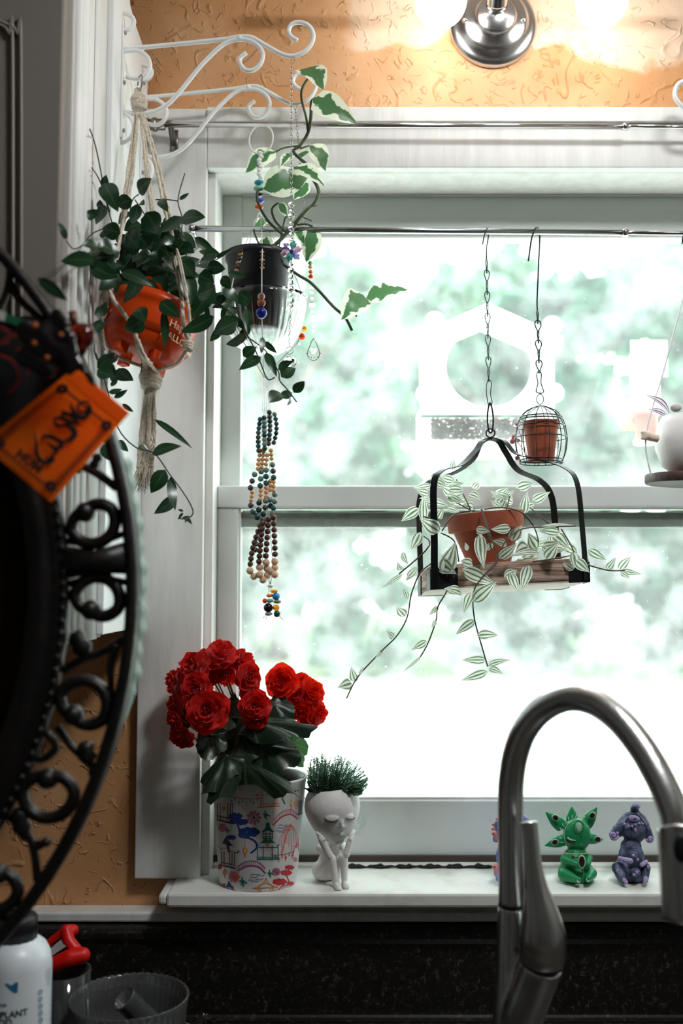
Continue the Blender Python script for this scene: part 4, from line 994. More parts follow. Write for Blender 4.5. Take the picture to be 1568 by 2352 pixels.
for (p0, p1, b_) in (((588, 1082), (574, 1128), -2), ((600, 1075), (597, 1124), 0), ((611, 1072), (611, 1117), 0), ((625, 1060), (629, 1104), 0)): strandb(p0, p1, 3, 7, gr, b_, -.003)
for (p0, p1, b_) in (((580, 1126), (576, 1154), 0), ((599, 1122), (597, 1152), 0), ((611, 1115), (611, 1146), 0), ((621, 1100), (620, 1130), 0), ((628, 1102), (629, 1132), 0)): strandb(p0, p1, 3, 5.2, [TANW], b_, -.002)
for (px, py) in ((576, 1161), (580, 1176), (590, 1184), (595, 1155), (594, 1171), (610, 1150), (609, 1166), (605, 1181), (620, 1148), (622, 1162), (631, 1136), (631, 1152), (628, 1167), (590, 1188)): bead(gh_, U(px, py, Yg-rnd.uniform(0, .008)), 7.2*kg, gr(px))
for (p0, p1, n_, b_, y_) in (((606, 1190), (574, 1302), 9, -6, -.002), ((603, 1196), (594, 1296), 8, 0, -.008), ((617, 1186), (610, 1284), 7, 0, -.004), ((628, 1182), (632, 1280), 7, 0, -.006), ((598, 1200), (585, 1270), 5, -2, .005)): strandb(p0, p1, n_, 6.9, [DKW], b_, y_)
for (px, py) in ((574, 1311), (583, 1324), (596, 1303), (596, 1320), (604, 1332), (611, 1292), (613, 1306), (614, 1321), (631, 1290), (631, 1304), (631, 1320), (622, 1312)): bead(gh_, U(px, py, Yg-rnd.uniform(0, .008)), 8.6*kg, PALE)
for px, py, r, m, sh_ in ((621, 1346, 7, WCORD, 'disc'), (629, 1358, 9, YEB, 'disc'), (619, 1368, 8, ORB, 'disc'), (634, 1370, 9, plain('sky_blue_ceramic', (40, 140, 210), .2), 'round'), (619, 1380, 9, SEAG, 'disc'), (637, 1382, 9, plain('olive_glass', (120, 140, 90), .2), 'disc'), (608, 1380, 6, REDB, 'round'), (616, 1396, 11, plain('striped_black_bead', (30, 22, 36), .15), 'round'), (634, 1396, 8, YEB, 'round'), (617, 1410, 9, plain('grey_ceramic', (150, 160, 168), .25), 'disc'), (636, 1410, 8, plain('bottle_green_bead', (14, 90, 60), .15), 'round')):
    bead(gh_, U(px, py, Yg-.002), r*kg, m, sh_)
# bowl + black nursery pot + plant
gp = thing('glass_bowl_planter', 'variegated trailing plant in a black nursery pot inside a clear ribbed glass bowl', 'potted plant', U(607, 862, Yg), 'hanging planters')
h_ = lambda py: U(607, py, Yg).z-gc.z
RB = 100*kg
prof = [(.03*RB, h_(815)), (.35*RB, h_(812)), (.62*RB, h_(796)), (.82*RB, h_(765)), (.94*RB, h_(725)), (.99*RB, h_(695)), (1.02*RB, h_(684)), (.985*RB, h_(684)), (.96*RB, h_(700)), (.905*RB, h_(727)), (.79*RB, h_(762)), (.59*RB, h_(790)), (.34*RB, h_(804)), (.03*RB, h_(807))]
mb = MB().lathe(prof, gc, 288, fn=lambda th, z: 1+(.02*math.cos(th*36) if h_(800) < z < h_(722) else 0)); obj('glass_bowl', mb, GLASS, gp)
bc = U(594, 640, Yg-.005); rb = 76*kg
prof = [(.001, h_(762)), (.72*rb, h_(762)), (.74*rb, h_(760)), (.98*rb, h_(604)), (1.03*rb, h_(604)), (1.04*rb, h_(588)), (.99*rb, h_(588)), (.95*rb, h_(606)), (.72*rb, h_(752)), (.001, h_(752))]
mb = MB().lathe(prof, (bc.x, bc.y, gc.z), 40); obj('nursery_pot', mb, mat('black_plastic', (26, 28, 32), .35), gp)
obj('soil', MB().lathe([(.001, h_(612)), (.92*rb, h_(614))], (bc.x, bc.y, gc.z), 32), SOIL, gp)
PT = [(665, 105, 790, 245, 175, 1.40, 'heart'), (722, 300, 1002, 462, 150, 1.38, 'heart'), (700, 600, 805, 765, 150, 1.44, 'ovate'), (600, 650, 515, 738, 70, 1.45, 'ovate'), (485, 640, 290, 780, 115, 1.45, 'ovate'), (402, 880, 690, 810, 185, 1.36, 'ovate'), (600, 742, 800, 865, 110, 1.37, 'ovate'), (690, 840, 600, 950, 90, 1.42, 'ovate'), (722, 1120, 680, 1350, 115, 1.42, 'ovate'), (612, 1130, 672, 1245, 72, 1.43, 'lance'), (345, 1140, 460, 1078, 80, 1.46, 'lance'), (502, 970, 565, 1065, 55, 1.42, 'lance'), (1045, 1560, 905, 1722, 150, 1.40, 'heart'), (1062, 1588, 1330, 1528, 138, 1.40, 'ovate'), (430, 1290, 425, 1185, 75, 1.42, 'ovate'), (620, 680, 700, 640, 60, 1.44, 'ovate')]
for i, (a, b_, c, d, w_, yy, shp) in enumerate(PT):
    mb = MB(); p = U(a/2.8+460, b_/2.8+120, yy); q = U(c/2.8+460, d/2.8+120, yy-.02+.02*(i % 3))
    nr = V(rnd.gauss(0, .25), -1, .25+rnd.gauss(0, .2)) if i not in (5,) else V(.1, -1, .1)
    leaf(mb, p, q, nr, w_*1.25/2.8*K(yy), curl=.1 if i % 2 else .16, fold=.12, shape=shp, seg=10, ruffle=.015, nu=6); obj('leaf', mb, POTHOS, gp)
st = MB()
for p, r in (([(420, 1290), (540, 1180), (650, 1050), (700, 1000)], .0032), ([(690, 1010), (740, 960), (760, 890), (720, 810), (660, 760), (600, 745)], .0028), ([(690, 170), (655, 230), (650, 300), (680, 420), (690, 500)], .0018), ([(742, 300), (715, 320), (710, 420), (690, 520), (640, 600), (600, 640), (690, 725)], .0026), ([(540, 1180), (440, 1090), (375, 980), (365, 900), (402, 880)], .0021), ([(560, 1160), (485, 1090), (460, 1010), (500, 970)], .0018), ([(440, 1290), (620, 1425), (720, 1490), (850, 1630), (930, 1705), (975, 1790)], .0024), ([(930, 1700), (1050, 1600), (1065, 1588)], .0016), ([(1000, 1700), (1020, 1640), (1045, 1560)], .0014), ([(640, 600), (540, 615), (485, 640)], .0014), ([(640, 620), (700, 600)], .0014), ([(620, 1110), (680, 1105), (722, 1120)], .0016), ([(400, 1290), (350, 1170), (345, 1140)], .0015), ([(500, 1280), (540, 1080), (560, 1060)], .0013), ([(700, 1000), (750, 985)], .001), ([(660, 1060), (715, 1085)], .001)):
    SM(st, p, 2.8, 460, 120, 1.41, r)
obj('stems', st, mat('olive_stem', (88, 104, 72), .5, c2=(52, 58, 42), nscale=60), gp)
# ------------------------------------------------------------ hooks and chains on the rod
def hookchain(lbl, px, links, top, wire, r, pts_hook, endpts, mtl):
    p = rod2z(px); t = thing('hanging_chain', lbl, 'chain', p, 'hook chains on the rod')
    obj('hook', MB().tube(cat([U(a, b_, y_) for a, b_, y_ in pts_hook], 6), wire*1.25, 8), mtl, t)
    mb = MB(); a, b_ = U(*links[0]), U(*links[1]); n_ = links[2]
    for i in range(n_):   # pear-shaped links, round end up
        c0 = a.lerp(b_, i/n_); c1 = a.lerp(b_, (i+1)/n_); L = (c1-c0).length; d = (c1-c0).normalized()
        ang = .35 if i % 2 else 1.15; s2 = V(math.cos(ang), math.sin(ang), 0)
        q = [(0, -.12), (.75, .0), (1, .3), (.62, .65), (.22, .95), (.3, 1.12), (0, 1.2), (-.3, 1.12), (-.22, .95), (-.62, .65), (-1, .3), (-.75, 0)]
        mb.tube(cat([c0+s2*u*r+d*v*L for u, v in q], 2, True), wire, 6, cap=False)
    obj('chain', mb, mtl, t)
    e_ = [U(*q) for q in endpts]; obj('snap_clip', MB().tube(cat(e_, 5, True), wire*.9, 6, cap=False), mtl, t)
    return t
YR = 1.42
hookchain('fine green chain hooked on the rod, carrying the wooden hanging tray', 1120, ((1117, 598, YR), (1122, 872, YR), 11), 0, .00075, .0042,
   [(1108, 562, YR-.012), (1111, 545, YR-.012), (1117, 527, YR-.006), (1121, 526, YR+.002), (1121, 545, YR+.006), (1117, 570, YR), (1117, 596, YR)],
   [(1121, 872, YR), (1128, 880, YR), (1126, 905, YR), (1130, 925, YR), (1122, 930, YR), (1117, 905, YR), (1117, 885, YR)], GREENWIRE)
hookchain('heavier green chain on a long hook, carrying the round wire cage', 1236, ((1234, 716, YR), (1238, 852, YR), 6), 0, .001, .0052,
   [(1213, 600, YR-.012), (1217, 570, YR-.012), (1221, 546, YR-.012), (1228, 526, YR-.006), (1235, 524, YR+.004), (1239, 545, YR+.006), (1237, 600, YR+.002), (1233, 690, YR), (1234, 714, YR)],
   [(1237, 852, YR), (1243, 860, YR), (1242, 880, YR), (1248, 900, YR), (1238, 903, YR), (1231, 898, YR), (1235, 880, YR), (1232, 862, YR)], GREENWIRE)
t = thing('hanging_chain', 'dark hook tip on the rod at the far right edge', 'chain', rod2z(1568), 'hook chains on the rod')
obj('hook', MB().tube(cat([U(1566, 560, YR-.012), U(1569, 542, YR-.012), U(1580, 530, YR-.006), U(1588, 532, YR+.006), U(1588, 560, YR), U(1588, 700, YR)], 5), .0013, 8), GREENWIRE, t)

# ------------------------------------------------------------ hanging tray
YT = 1.42
tr_ = thing('hanging_tray', 'whitewashed wooden tray hung in a black metal strap frame in front of the glass', 'hanging shelf', U(1170, 1340, YT))
corn = {'fl': U(990, 1350, 1.335), 'fr': U(1352, 1332, 1.36), 'bl': U(962, 1366, 1.465), 'brr': U(1296, 1348, 1.49)}
FL, FR, BLc, BRc = [Vector(v) for v in (corn['fl'], corn['fr'], corn['bl'], corn['brr'])]
BRc = BLc+(FR-FL)
TH = 52*K(1.34)
WOODW = mat('whitewashed_wood', (196, 168, 150), .75, c2=(116, 84, 70), nscale=14, stretch=(1, 1, 14), lo=.4, hi=.62, bump=.5, bscale=60)
WOODI = mat('pale_tray_board', (238, 226, 214), .7, c2=(214, 196, 178), nscale=10, stretch=(1, 8, 1))
ex = (FR-FL).normalized(); ey = (BLc-FL).normalized(); ez = V(0, 0, 1)
def qbox(mb, o, a, la, b_, lb, c_, lc):
    vs = [o+a*(la*i)+b_*(lb*j)+c_*(lc*k) for k in (0, 1) for j in (0, 1) for i in (0, 1)]
    return mb.add(vs, [(0, 2, 3, 1), (4, 5, 7, 6), (0, 1, 5, 4), (2, 6, 7, 3), (0, 4, 6, 2), (1, 3, 7, 5)])
LX = (FR-FL).length; LY = (BLc-FL).length
for o_, a, la, nm in ((FL, ex, LX, 0), (BLc-ey*.009, ex, LX, 0)):
    obj('side_board', qbox(MB(), o_, a, la, ey, .009, ez, TH), WOODW, tr_, False, bevel=.0012)
for o_ in (FL+ey*.0092, FR+ey*.0092-ex*.009): obj('end_board', qbox(MB(), o_, ex, .009, ey, LY-.0184, ez, TH), WOODW, tr_, False, bevel=.0012)
obj('tray_bottom', qbox(MB(), FL+ex*.0005+ey*.0005-ez*.002, ex, LX-.001, ey, LY-.001, ez, .0018), WOODI, tr_, False)
for o_, sx_, sy_ in ((FL, 1, 1), (FR, -1, 1), (BLc, 1, -1), (BRc, -1, -1)):
    mb = MB(); L1 = .038 if sx_ > 0 else .03
    qbox(mb, o_-ey*sy_*.0016-ex*sx_*.0016-ez*.003, ex*sx_, L1, ey*sy_, .0014, ez, TH*.92 if sx_ > 0 else TH*.72)
    qbox(mb, o_-ex*sx_*.0016-ey*sy_*.0002-ez*.003, ex*sx_, .0014, ey*sy_, .03, ez, TH*.92)
    cb = obj('corner_bracket', mb, BLACKM, tr_, False, bevel=.0004)
    for k in (.3, .7): obj('rivet', MB().ball(o_+ex*sx_*(.008+.018*k)-ey*sy_*.002+ez*TH*.5, .0013, 6), BLACKM, cb)
apex = U(1126, 1008, YT)
def strap(pts, name='strap'):
    P = cat(pts, 8); mb = MB(); n = len(P)
    vs = []; 
    w_ = .0095; th_ = .0012
    for i, p in enumerate(P):
        t = (P[min(i+1, n-1)]-P[max(0, i-1)]).normalized()
        wd = ((ey if True else ex)*.75+ex*.66*(1 if pts[0].x > apex.x else 1)); 
        dirw = (wdir-t*wdir.dot(t)).normalized(); nn = t.cross(dirw)
        for a, b_ in ((1, 1), (-1, 1), (-1, -1), (1, -1)): vs.append(p+dirw*(a*w_/2)+nn*(b_*th_/2))
    fs = []
    for i in range(n-1):
        for k in range(4): fs.append((i*4+k, i*4+(k+1) % 4, (i+1)*4+(k+1) % 4, (i+1)*4+k))
    fs += [(3, 2, 1, 0), tuple((n-1)*4+k for k in range(4))]
    mb.add(vs, fs); obj(name, mb, BLACKM, tr_, False)
def leg4(c, px_list, y_c):
    out = [c+ez*.002]
    for (px, py, f_) in px_list: out.append(U(px, py, y_c+(YT-y_c)*f_))
    return out
wdir = ex*.8-ey*.45; strap([FL+ex*.004-ey*.0024, U(997, 1220, 1.334), U(996, 1115, 1.34), U(1012, 1082, 1.352), U(1058, 1068, 1.378), U(1092, 1035, 1.40), U(1107, 1014, 1.413), apex])
wdir = ex*.8+ey*.45; strap([FR-ex*.004-ey*.0024, U(1337, 1215, 1.36), U(1325, 1110, 1.365), U(1298, 1075, 1.375), U(1240, 1056, 1.385), U(1185, 1042, 1.40), U(1160, 1014, 1.412), U(1140, 1007, 1.418), apex])
strap([BLc+ex*.004+ey*.0024, U(963, 1230, 1.468), U(963, 1150, 1.466), U(984, 1108, 1.46), U(1045, 1085, 1.448), U(1086, 1055, 1.434), U(1104, 1018, 1.424), apex])
wdir = ex*.8-ey*.45; strap([BRc-ex*.004+ey*.0024, U(1276, 1220, 1.478), U(1266, 1140, 1.474), U(1240, 1104, 1.466), U(1190, 1080, 1.452), U(1162, 1040, 1.434), U(1146, 1014, 1.424), apex])
obj('top_ring', MB().ring(U(1126, 995, YT), 10*K(YT), .0012, (.2, 1, 0), 20, 6), BLACKM, tr_)
obj('top_loop', MB().tube(cat([U(1122, 990, YT), U(1119, 955, YT), U(1125, 925, YT), U(1132, 955, YT), U(1130, 990, YT)], 6, True), .0013, 6, cap=False), BLACKM, tr_)

# pot with striped trailing plant
YP = 1.41
tp_ = thing('trailing_plant', 'striped white and green trailing plant in a tilted terracotta pot on the hanging tray', 'potted plant', U(1118, 1290, YP))
pc2 = U(1118, 1236, YP); kp = K(YP); tl = Matrix.Rotation(math.radians(-6), 3, 'Y') @ Matrix.Rotation(math.radians(8), 3, 'X')
tl = Matrix.Rotation(math.radians(-5), 3, 'Y')
prof = [(.001, -58), (50, -58), (76, 16), (88, 18), (90, 56), (84, 57), (80, 20), (70, 14), (48, -50), (.001, -50)]
mb = MB().lathe([(r*kp*.98, z*kp) for r, z in prof], (0, 0, 0), 48); mb.v = [pc2+tl @ v for v in mb.v]; obj('terracotta_pot', mb, TERRA, tp_, angle=40)
mb = MB().lathe([(.0001, 42*kp), (81*kp, 38*kp)], (0, 0, 0), 32); mb.v = [pc2+tl @ v for v in mb.v]; obj('soil', mb, SOIL, tp_)
D = [(430, 440, 340, 505, 65), (450, 500, 450, 370, 52, 1.38), (528, 555, 430, 488, 80, 1.33), (435, 555, 388, 640, 62), (545, 760, 605, 605, 95, 1.33), (530, 700, 612, 760, 80, 1.34), (665, 645, 652, 605, 25), (345, 655, 375, 712, 42), (420, 730, 362, 795, 45), (370, 780, 425, 725, 40), (725, 560, 745, 735, 66, 1.33), (705, 545, 775, 552, 45), (875, 538, 775, 542, 52, 1.33), (785, 610, 745, 650, 40), (855, 620, 780, 598, 44), (815, 685, 905, 608, 55, 1.33), (1015, 658, 855, 680, 42, 1.33), (690, 715, 632, 695, 60, 1.33), (638, 735, 808, 812, 75, 1.32), (872, 750, 915, 852, 60, 1.32), (962, 715, 925, 845, 60, 1.32), (842, 775, 905, 740, 50, 1.32), (925, 700, 1015, 680, 40), (1000, 540, 1192, 523, 24, 1.34), (1115, 560, 1005, 548, 52), (1030, 625, 1125, 600, 55), (1040, 690, 1105, 608, 65), (960, 630, 895, 655, 95), (930, 680, 1010, 610, 90, 1.37), (1180, 655, 1182, 735, 62, 1.33), (1190, 690, 1258, 752, 58, 1.32), (1250, 640, 1340, 692, 52), (1340, 740, 1388, 675, 42), (1400, 742, 1458, 675, 52), (1405, 742, 1515, 762, 34), (1410, 750, 1452, 782, 34),
 (600, 370, 540, 335, 60, 1.45), (590, 255, 600, 188, 34, 1.45), (640, 245, 702, 218, 34, 1.45), (490, 330, 400, 342, 44, 1.45), (525, 325, 605, 288, 50, 1.45), (560, 380, 645, 402, 55, 1.44), (610, 345, 640, 400, 40, 1.44), (690, 345, 722, 315, 44, 1.45), (800, 395, 865, 338, 62, 1.44), (850, 395, 892, 350, 44, 1.44), (900, 342, 985, 318, 55, 1.44), (935, 470, 955, 355, 52, 1.40), (980, 405, 1068, 358, 52, 1.42), (690, 440, 640, 425, 56, 1.43), (800, 440, 855, 375, 56, 1.43), (560, 300, 470, 300, 40, 1.45), (520, 400, 440, 400, 55, 1.42), (480, 300, 560, 250, 40, 1.45),
 (690, 895, 805, 795, 75, 1.32), (682, 850, 645, 950, 55, 1.33), (655, 805, 705, 835, 45), (635, 852, 548, 830, 55, 1.32), (702, 985, 605, 1055, 52, 1.34), (710, 1058, 815, 1058, 54, 1.34), (756, 1178, 635, 1178, 48, 1.34), (760, 1205, 880, 1178, 38, 1.34), (762, 1235, 630, 1278, 48, 1.33), (768, 1218, 838, 1248, 42, 1.34), (372, 882, 350, 825, 34), (360, 968, 318, 925, 60), (302, 1070, 268, 1035, 38), (250, 1125, 215, 1168, 26), (102, 1292, 30, 1312, 62), (118, 1285, 98, 1208, 48), (135, 1250, 160, 1208, 14), (522, 918, 472, 962, 28), (512, 988, 488, 1020, 22), (466, 1085, 392, 1128, 44), (440, 1160, 345, 1238, 16), (350, 760, 248, 828, 26), (350, 740, 322, 700, 40), (890, 700, 960, 740, 60), (1080, 560, 1160, 640, 70), (1140, 620, 1200, 660, 60), (1000, 640, 960, 560, 70), (880, 600, 930, 520, 70, 1.38), (1180, 740, 1120, 700, 40), (560, 830, 640, 860, 34)]
for k in range(30):
    cx_, cy_ = rnd.choice(((560, 330), (500, 380), (620, 400), (840, 400), (940, 400), (470, 520), (1050, 640), (1120, 620))); cx_ += rnd.uniform(-60, 60); cy_ += rnd.uniform(-40, 40); b_ = rnd.uniform(-.6, PI+.6); L_ = rnd.uniform(60, 100)
    D.append((cx_, cy_, cx_+L_*math.cos(b_), cy_-L_*.7*math.sin(b_)+12, rnd.uniform(36, 52), rnd.uniform(1.38, 1.46)))
fo = MB(); LV(fo, D, 2.119, 760, 960, 1.36, .03, shape='lance', tiltn=.5, wk=.98, fold=.2); obj('foliage', fo, TRAD, tp_)
for k in range(26):
    pass
st = MB()
for p in ([(485, 710, 1.33), (430, 760), (390, 860), (370, 970), (320, 1060), (240, 1140), (130, 1260), (75, 1365)], [(600, 770, 1.33), (560, 850), (520, 920), (510, 990), (470, 1100), (430, 1170)], [(810, 690, 1.33), (740, 770, 1.32), (700, 830, 1.32), (690, 900, 1.33), (700, 990, 1.34), (730, 1100, 1.34), (762, 1210, 1.34)], [(735, 445, 1.35), (770, 560, 1.33), (810, 690, 1.325), (740, 770, 1.32)], [(810, 690, 1.33), (850, 600, 1.33), (930, 540, 1.34), (1060, 530, 1.34), (1190, 525, 1.34)], [(980, 700, 1.33), (1140, 675, 1.33), (1180, 650, 1.34), (1120, 540, 1.35)], [(1200, 700, 1.33), (1340, 740, 1.34), (1430, 742, 1.34)], [(925, 455, 1.37), (985, 525, 1.35), (1010, 600, 1.34)], [(535, 560, 1.335), (600, 600, 1.34), (622, 700, 1.33)], [(570, 390, 1.44), (690, 455, 1.40)], [(610, 300, 1.44), (680, 450, 1.40)], [(870, 380, 1.43), (850, 460, 1.41)], [(700, 450, 1.35), (600, 470, 1.34), (540, 550, 1.335)], [(420, 560, 1.38), (480, 620, 1.36), (330, 760, 1.36)], [(480, 560, 1.37), (500, 500, 1.38), (450, 480, 1.38)], [(730, 445, 1.34), (755, 530, 1.325), (780, 640, 1.325)], [(745, 445, 1.36), (830, 435, 1.36), (930, 460, 1.36), (985, 520, 1.35)], [(960, 430, 1.42), (1060, 515, 1.40)]):
    SM(st, p, 2.119, 760, 960, 1.36, .0010)
obj('stems', st, mat('plant_stem_brown_green', (72, 82, 62), .5, c2=(92, 62, 56), nscale=60), tp_)

# ------------------------------------------------------------ wire cage and small pot
YK = 1.42; kk = K(YK)
cgc = U(1242, 1010, YK)
cg = thing('wire_cage', 'round dark wire cage hung on a chain, holding a tiny terracotta pot', 'hanging cage', U(1242, 1066, YK))
Rm = 61*kk
def prf(v):  # v 0 bottom ... 1 top -> radius, z
    pr_ = [(0, 48, -54), (.18, 57, -30), (.4, 61, 0), (.6, 55, 35), (.75, 48, 52), (.88, 34, 68), (.96, 14, 77), (1, 3, 80)]
    for (a, r0, z0), (b_, r1, z1) in zip(pr_, pr_[1:]):
        if v <= b_: f_ = (v-a)/(b_-a); return (r0+(r1-r0)*f_)*kk, (z0+(z1-z0)*f_)*kk
    return 3*kk, 80*kk
mb = MB()
for k in range(12):
    a = 2*PI*k/12+.13; P = []
    for i in range(15):
        r, z = prf(i/14); P.append(cgc+V(math.cos(a)*r, math.sin(a)*r, z))
    mb.tube(cat(P, 2), .0007, 5)
obj('upright_wires', mb, GREENWIRE, cg)
mb = MB()
for z_, R_, wv in ((-54, 49, 0), (-48, 50, 0), (4, 61, 0), (30, 57, .0008), (46, 51, 0), (52, 49, 0)):
    P = [cgc+V(math.cos(2*PI*k/60)*R_*kk, math.sin(2*PI*k/60)*R_*kk, z_*kk+wv*math.sin(k*1.5)) for k in range(61)]
    mb.tube(P, .0009 if z_ not in (4, 30) else .0007, 5, cap=False)
obj('hoops', mb, GREENWIRE, cg)
mb = MB().tube([cgc+V(-48*kk, 0, -53*kk), cgc+V(48*kk, 0, -53*kk)], .0008, 5).tube([cgc+V(0, -48*kk, -53*kk), cgc+V(0, 48*kk, -53*kk)], .0008, 5); obj('base_wires', mb, GREENWIRE, cg)
obj('hanging_ring', MB().ring(U(1240, 917, YK), 8*kk, .0008, (.2, 1, 0), 18, 5, sz=1.5), GREENWIRE, cg)
pp = thing('terracotta_pot', 'tiny empty terracotta pot standing inside the round wire cage', 'pot', cgc+V(0, 0, -52*kk))
prof = [(.001, -51), (29, -51), (39, 26), (41, 27), (42, 42), (39, 43), (37, 28), (27, -44), (.001, -44)]
obj('pot_body', MB().lathe([(r*kk, z*kk) for r, z in prof], cgc, 36), TERRA, pp, angle=40)
mb = MB()
for k, (px, py) in enumerate(((1186, 975), (1183, 1010), (1176, 1014), (1190, 1012), (1187, 1052), (1180, 1004))): mb.ball(U(px, py, 1.47), (4+k % 3)*kk*1.2, 8)
for a in ((1186, 975, 1195, 1000), (1183, 1010, 1200, 1030), (1187, 1052, 1200, 1030)): mb.tube([U(a[0], a[1], 1.47), U(a[2], a[3], 1.475), U(1215, 1061, 1.46)], .0007, 5)
tag(obj('dried_berries', mb, plain('dusty_pink_berries', (186, 120, 130), .6), loc=U(1190, 1050, 1.46)), 'pink dried berry sprig poking out behind the wire cage', 'berries')

# ------------------------------------------------------------ swing planter at the right edge
YS = 1.40; ks = K(YS)
sw = thing('swing', 'wooden swing board on white cords at the right edge', 'swing', U(1560, 1110, YS))
mb = MB(); c = U(1590, 1102, YS); mb.lathe([(.001, -.0065), (104*ks, -.0065), (106*ks, -.004), (106*ks, .005), (104*ks, .0065), (.001, .0065)], c, 48, axis=(.03, -.02, 1)); obj('swing_board', mb, mat('dark_walnut', (84, 62, 52), .55, c2=(54, 38, 32), nscale=20, stretch=(1, 8, 8)), sw, angle=40)
obj('cord', rope(MB(), [U(1572, 670, YS), U(1524, 850, YS-.01), U(1483, 1000, YS-.02), U(1495, 1094, YS-.02)], r=.0009), WCORD, sw)
obj('cord', rope(MB(), [U(1576, 670, YS), U(1640, 850, YS), U(1690, 1000, YS), U(1680, 1094, YS)], r=.0009), WCORD, sw)
bp_ = thing('ball_planter', 'round white ceramic planter with stub arms sitting on the swing board', 'planter', U(1575, 1095, YS))
c = U(1576, 1020, YS)
mb = MB().lathe([(.001, -70*ks), (32*ks, -69*ks), (56*ks, -50*ks), (70*ks, -10*ks), (71*ks, 15*ks), (64*ks, 45*ks), (52*ks, 66*ks), (46*ks, 66*ks), (60*ks, 40*ks), (66*ks, 5*ks), (52*ks, -45*ks), (.001, -60*ks)], c, 48); obj('bowl', mb, WCER, bp_)
mb = MB().tube([U(1512, 1008, YS-.02), U(1494, 1004, YS-.02), U(1484, 1000, YS-.02)], [.0055, .0065], 12)
for k, dz in enumerate((-.0042, -.0014, .0014, .0042)): mb.ball(U(1480, 1000, YS-.0235)+V(-.001*abs(k-1.5), 0, dz), .0042, 8, (1.2, 1, .55))
mb.ball(U(1481, 996, YS-.013), .004, 8, (1.1, .8, .9)); mb.ball(U(1484, 1000, YS-.019), .006, 10)
remeshed('arm', mb, mat('bisque_ceramic', (226, 206, 188), .6), bp_, .0012, 2)
mb = MB(); leaf(mb, U(1536, 950, YS), U(1478, 905, YS-.02), V(.3, -1, .4), 26*ks, shape='lance', fold=.3); leaf(mb, U(1530, 955, YS+.01), U(1484, 940, YS), V(.3, -1, .4), 20*ks, shape='lance')
obj('foliage', mb, leafmat('purple_striped_leaf', (96, 62, 104), (226, 216, 222), 'stripe', .35), bp_)
obj('soil', MB().lathe([(.001, 50*ks), (56*ks, 50*ks)], c, 32), SOIL, bp_)
mb = MB().ball(U(1552, 936, YS-.01), 13*ks, 12, (1, 1, .8)); obj('pebble', mb, plain('grey_pebble', (206, 200, 198), .5), bp_)

# ------------------------------------------------------------ patterned pot with begonia
YQ = 1.480; kq = K(YQ)
base = V(U(592, 2040, YQ).x, YQ, SILL)
pt = thing('begonia_plant', 'red double begonia in a white pot cover printed with coloured pagodas', 'potted plant', base)
zrim = U(596, 1779, YQ).z; HP = zrim-SILL
Rt = 107*K(YQ); Rbt = 87*K(YQ)*1.0
cxp = base.x; lean = U(596, 1779, YQ).x-cxp
prof = [(.001, .0005), (Rbt*.985, .0005), (Rbt, .003), (Rt*.985, HP-.006), (Rt*1.01, HP-.003), (Rt*1.005, HP), (Rt*.97, HP-.001), (Rt*.96, HP-.01), (Rbt*.95, .01), (.001, .01)]
mb = MB().lathe(prof, (0, 0, 0), 64); mb.v = [base+V(v.x+lean*v.z/HP, v.y, v.z) for v in mb.v]
WPOT = mat('glossy_white_tin', (236, 234, 232), .35)
obj('pot_cover', mb, WPOT, pt)
mb = MB().lathe([(.001, HP-.09), (Rt*.82, HP-.03), (Rt*.9, HP-.012), (Rt*.952, HP-.0012), (Rt*.925, HP-.0012), (Rt*.88, HP-.014), (Rt*.80, HP-.04)], base+V(lean, 0, 0), 48); obj('inner_pot', mb, mat('inner_black_plastic', (26, 28, 30), .4), pt)
obj('soil', MB().lathe([(.001, HP-.03), (Rt*.84, HP-.035)], base+V(lean, 0, 0), 32), SOIL, pt)
def potpt(cx, cy, lift=.0004, dth=0):
    """crop point -> point on the pot surface (front)"""
    px, py = cx/3.015+360, cy/3.015+1440
    z = U(px, py, YQ-Rt*.8).z; 
    for _ in range(6):
        v = (z-SILL)/HP; R = Rbt+(Rt*.985-Rbt)*v; cx_ = cxp+lean*v
        a = max(-.995, min(.995, (U(px, py, YQ-R*.6).x-cx_)/R)); y = YQ-R*math.sqrt(1-a*a)
        q = U(px, py, y); a = max(-.995, min(.995, (q.x-cx_)/R)); y = YQ-R*math.sqrt(1-a*a); z = U(px, py, y).z
    v = (z-SILL)/HP; v = max(.005, min(.985, v)); z = SILL+HP*v; R = Rbt+(Rt*.985-Rbt)*v+lift; th = math.asin(a)+dth
    return V(cxp+lean*v+R*math.sin(th), YQ-R*math.cos(th), z)
INK = {}
for nm, c in (('orange', (226, 132, 60)), ('red', (196, 44, 62)), ('purple', (150, 60, 104)), ('blue', (34, 60, 128)), ('green', (26, 112, 96)), ('black', (44, 48, 62)), ('coral', (226, 120, 100)), ('yellow', (220, 190, 120)), ('pink', (214, 110, 140)), ('leaf', (70, 140, 110))):
    INK[nm] = mat('ink_'+nm, c, .4)
IN = {k: MB() for k in INK}
def stroke(col, pts, w=6, smooth=True, closed=False):
    p = cat2(pts, 4) if smooth and len(pts) > 2 else [tuple(q) for q in pts]
    dens = []
    for a, b_ in zip(p, p[1:]):
        n_ = max(1, int(math.hypot(a[0]-b_[0], a[1]-b_[1])/10))
        dens += [(a[0]+(b_[0]-a[0])*i/n_, a[1]+(b_[1]-a[1])*i/n_) for i in range(n_)]
    dens.append(p[-1]); vs, fs = strip2(dens, w, closed)
    for d in (0, PI): IN[col].add([potpt(v[0], v[1], .0004, d) for v in vs], fs)
